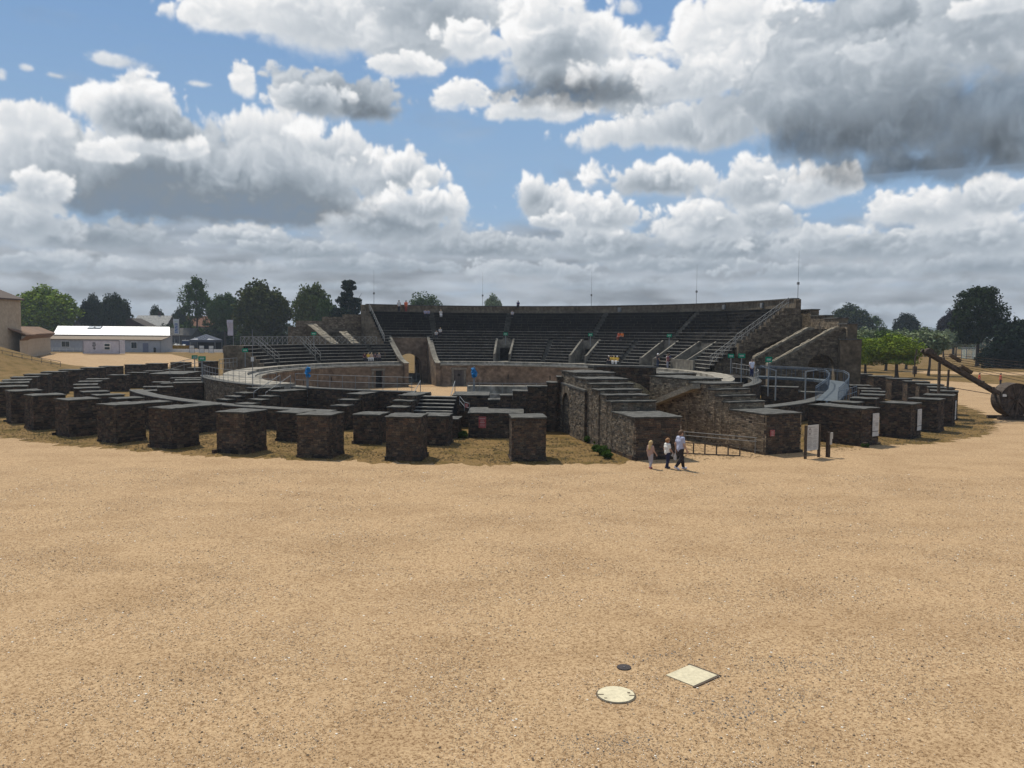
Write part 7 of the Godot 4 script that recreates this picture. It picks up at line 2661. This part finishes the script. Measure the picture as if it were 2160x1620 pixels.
# ---------------------------------------------------------------- small things on the ground
func make_ground_details() -> void:
	var mb := Mb.new()
	# round pale cover with two dark keyholes
	var o := thing("manhole_cover", "round pale concrete manhole cover in the sand", "manhole cover", Vector3(1.86, 0.014, -14.1))
	mb.col = Color(0.85, 0.8, 0.68)
	mb.tube(Vector3(0, -0.03, 0), Vector3(0, 0.022, 0), 0.325, 0.32, 36)
	part("disc", mb.done(), stone("cover_concrete", Color(0.78, 0.74, 0.62), 0.5, 0.8, 0.0, "smooth"), o)
	mb = Mb.new()
	mb.col = Color(0.16, 0.12, 0.08)
	for i in 36:
		var a := TAU * i / 36.0
		var b := TAU * (i + 1) / 36.0
		mb.quad(Vector3(cos(a) * 0.325, 0.006, sin(a) * 0.325), Vector3(cos(b) * 0.325, 0.006, sin(b) * 0.325), Vector3(cos(b) * 0.35, 0.006, sin(b) * 0.35), Vector3(cos(a) * 0.35, 0.006, sin(a) * 0.35))
	part("rim", mb.done(), mats["tint"], o)
	for q in [[-0.27, 0.03, 0.1, 0.035], [0.27, 0.06, 0.1, 0.03], [0.23, -0.05, 0.05, 0.05], [-0.2, 0.17, 0.05, 0.03]]:
		mb = Mb.new()
		mb.col = Color(0.17, 0.13, 0.09)
		mb.bb(Vector3(q[0], 0.023, q[1]), Vector3(q[2], 0.004, q[3]))
		part("slot", mb.done(), mats["tint"], o)
	var s := thing("square_cover", "square pale cover plate set cornerwise in the sand", "cover plate", Vector3(3.36, 0.014, -14.95), 0.72)
	mb = Mb.new()
	mb.col = Color(0.8, 0.76, 0.64)
	mb.bb(Vector3(0, -0.01, 0), Vector3(0.72, 0.05, 0.62))
	part("plate", mb.done(), stone("cover_concrete", Color(0.78, 0.74, 0.62), 0.5, 0.8, 0.0, "smooth"), s)
	mb = Mb.new()
	mb.col = Color(0.15, 0.11, 0.08)
	for q in [[0.39, 0, 0.045, 0.72], [0, 0.34, 0.8, 0.045]]:
		mb.bb(Vector3(q[0], -0.005, q[1]), Vector3(q[2], 0.035, q[3]))
	part("frame", mb.done(), mats["tint"], s)
	var d := thing("drain_cap", "small dark round drain cap behind the pale manhole cover", "drain cap", Vector3(2.16, 0.014, -15.3))
	mb = Mb.new()
	mb.col = Color(0.075, 0.065, 0.065)
	mb.tube(Vector3(0, -0.03, 0), Vector3(0, 0.014, 0), 0.14, 0.135, 20)
	part("disc", mb.done(), mats["tint"], d)
	mb = Mb.new()
	mb.col = Color(0.2, 0.19, 0.19)
	mb.tube(Vector3(0, 0.014, 0), Vector3(0, 0.02, 0), 0.025, 0.02, 8)
	part("knob", mb.done(), mats["tint"], d)
	# loose grit on the sand
	var peb := Mb.new()
	var pts := []
	for i in 6: pts.append([Vector3.RIGHT, Vector3.LEFT, Vector3.UP, Vector3.DOWN, Vector3.BACK, Vector3.FORWARD][i] * [0.5, 0.45, 0.3, 0.3, 0.48, 0.4][i])
	for q in [[0, 2, 4], [4, 2, 1], [1, 2, 5], [5, 2, 0]]:
		peb.tri(pts[q[0]], pts[q[2]], pts[q[1]])
		peb.tri(pts[q[0]], pts[q[1]], pts[3])
	var mm := MultiMesh.new()
	mm.transform_format = MultiMesh.TRANSFORM_3D
	mm.use_colors = true
	mm.mesh = peb.done()
	var n := 200000
	mm.instance_count = n
	var r := RandomNumberGenerator.new()
	r.seed = 4
	var clump := FastNoiseLite.new()
	clump.frequency = 0.22
	clump.fractal_octaves = 4
	var i := 0
	while i < n:
		var z := -7.5 - 30.0 * pow(r.randf(), 1.7)
		var x := r.randf_range(-0.66, 0.66) * (-z + 2.0)
		var grey := 0.0
		for q in [[4.0, -13.6, 0.75, 0.5], [4.9, -14.2, 0.5, 0.4], [2.9, -15.9, 0.5, 0.25], [5.2, -15.4, 0.7, 0.35], [1.5, -12.4, 0.6, 0.3]]:
			grey = maxf(grey, 1.0 - Vector2((x - q[0]) / q[2], (z - q[1]) / q[3]).length() * 0.6)
		if r.randf() > 0.4 + 0.8 * clump.get_noise_2d(x, z * 1.5) + 0.6 * grey: continue
		var sz := r.randf_range(0.006, 0.02) * (1.0 + 1.6 * float(r.randf() < 0.04)) * (1.0 - z / 60.0)
		mm.set_instance_transform(i, Transform3D(Basis(Vector3.UP, r.randf() * TAU).scaled(Vector3(sz, sz * 0.7, sz)), Vector3(x, 0.018, z)))
		var u := r.randf()
		var c := Color(0.42, 0.31, 0.2) * r.randf_range(0.5, 1.2)
		if u < 0.14: c = Color(0.8, 0.74, 0.64)
		elif u < 0.55: c = Color(0.14, 0.1, 0.07) * r.randf_range(0.5, 1.5)
		if grey > 0.15 and r.randf() < 0.75: c = Color(0.15, 0.145, 0.14) * r.randf_range(0.5, 1.6)
		mm.set_instance_color(i, c)
		i += 1
	var g := MultiMeshInstance3D.new()
	g.name = "gravel"
	g.multimesh = mm
	g.material_override = flat("grit", Color(1, 1, 1), 0.9)
	add_child(g)
	tag(g, "loose grit and small stones on the sandy ground", "gravel", "", "stuff")
	# short dry grass among the piers
	var bl := Mb.new()
	for k in 7:
		var a := TAU * k / 7.0
		var p := Vector3(cos(a) * 0.35, 0, sin(a) * 0.35)
		var t := p * 1.9 + Vector3(0, [1.0, 0.7, 0.85, 1.1, 0.6, 0.9, 0.75][k], 0)
		var w := Vector3(-sin(a), 0, cos(a)) * 0.09
		bl.tri(p - w, p + w, t)
	mm = MultiMesh.new()
	mm.transform_format = MultiMesh.TRANSFORM_3D
	mm.use_colors = true
	mm.mesh = bl.done()
	n = 26000
	mm.instance_count = n
	i = 0
	while i < n:
		var th := r.randf_range(-66, 62)
		var ins := r.randf_range(-3.4, 9.0)
		var lim := -0.8 - 2.6 * smoothstep(-20.0, -60.0, th) - 1.6 * smoothstep(18.0, 40.0, th)
		if ins < lim: continue
		var p := r3(ins, th, 0.0)
		var v := clump.get_noise_2d(p.x * 2.0, p.z * 2.0)
		if r.randf() > 0.5 + v: continue
		var sz := r.randf_range(0.03, 0.085)
		mm.set_instance_transform(i, Transform3D(Basis(Vector3.UP, r.randf() * TAU).scaled(Vector3(sz * 1.3, sz, sz * 1.3)), p))
		var green := clampf(v * 1.2 + r.randf_range(-0.3, 0.4), 0.0, 1.0)
		mm.set_instance_color(i, Color(0.27, 0.2, 0.11).lerp(Color(0.11, 0.125, 0.045), green * 0.7) * r.randf_range(0.7, 1.2))
		i += 1
	g = MultiMeshInstance3D.new()
	g.name = "grass"
	g.multimesh = mm
	g.material_override = flat("grass_blade", Color(1, 1, 1), 0.9)
	add_child(g)
	tag(g, "short dry grass growing between the brick piers", "grass", "", "stuff")
	# weeds at the foot of the walls
	var wk := 0
	for q in [[Vector3(4.5, 0, -47.6), 0.3], [Vector3(4.9, 0, -46.6), 0.24], [Vector3(4.55, 0, -44.2), 0.26], [Vector3(4.75, 0, -42.8), 0.34], [Vector3(4.85, 0, -41.6), 0.28], [Vector3(-2.9, 0, -49.2), 0.3], [Vector3(20.0, 0, -46.6), 0.2]]:
		wk += 1
		var w := tree("green weed clump at a wall foot, %s from the arched wall going right" % ORD[wk], q[0].x, -q[0].z, q[1] * 1.4, q[1], "bush", leaf_mat("leaf_weed", Color(0.055, 0.1, 0.02)), 0.01, "weeds at the wall feet", "weed")
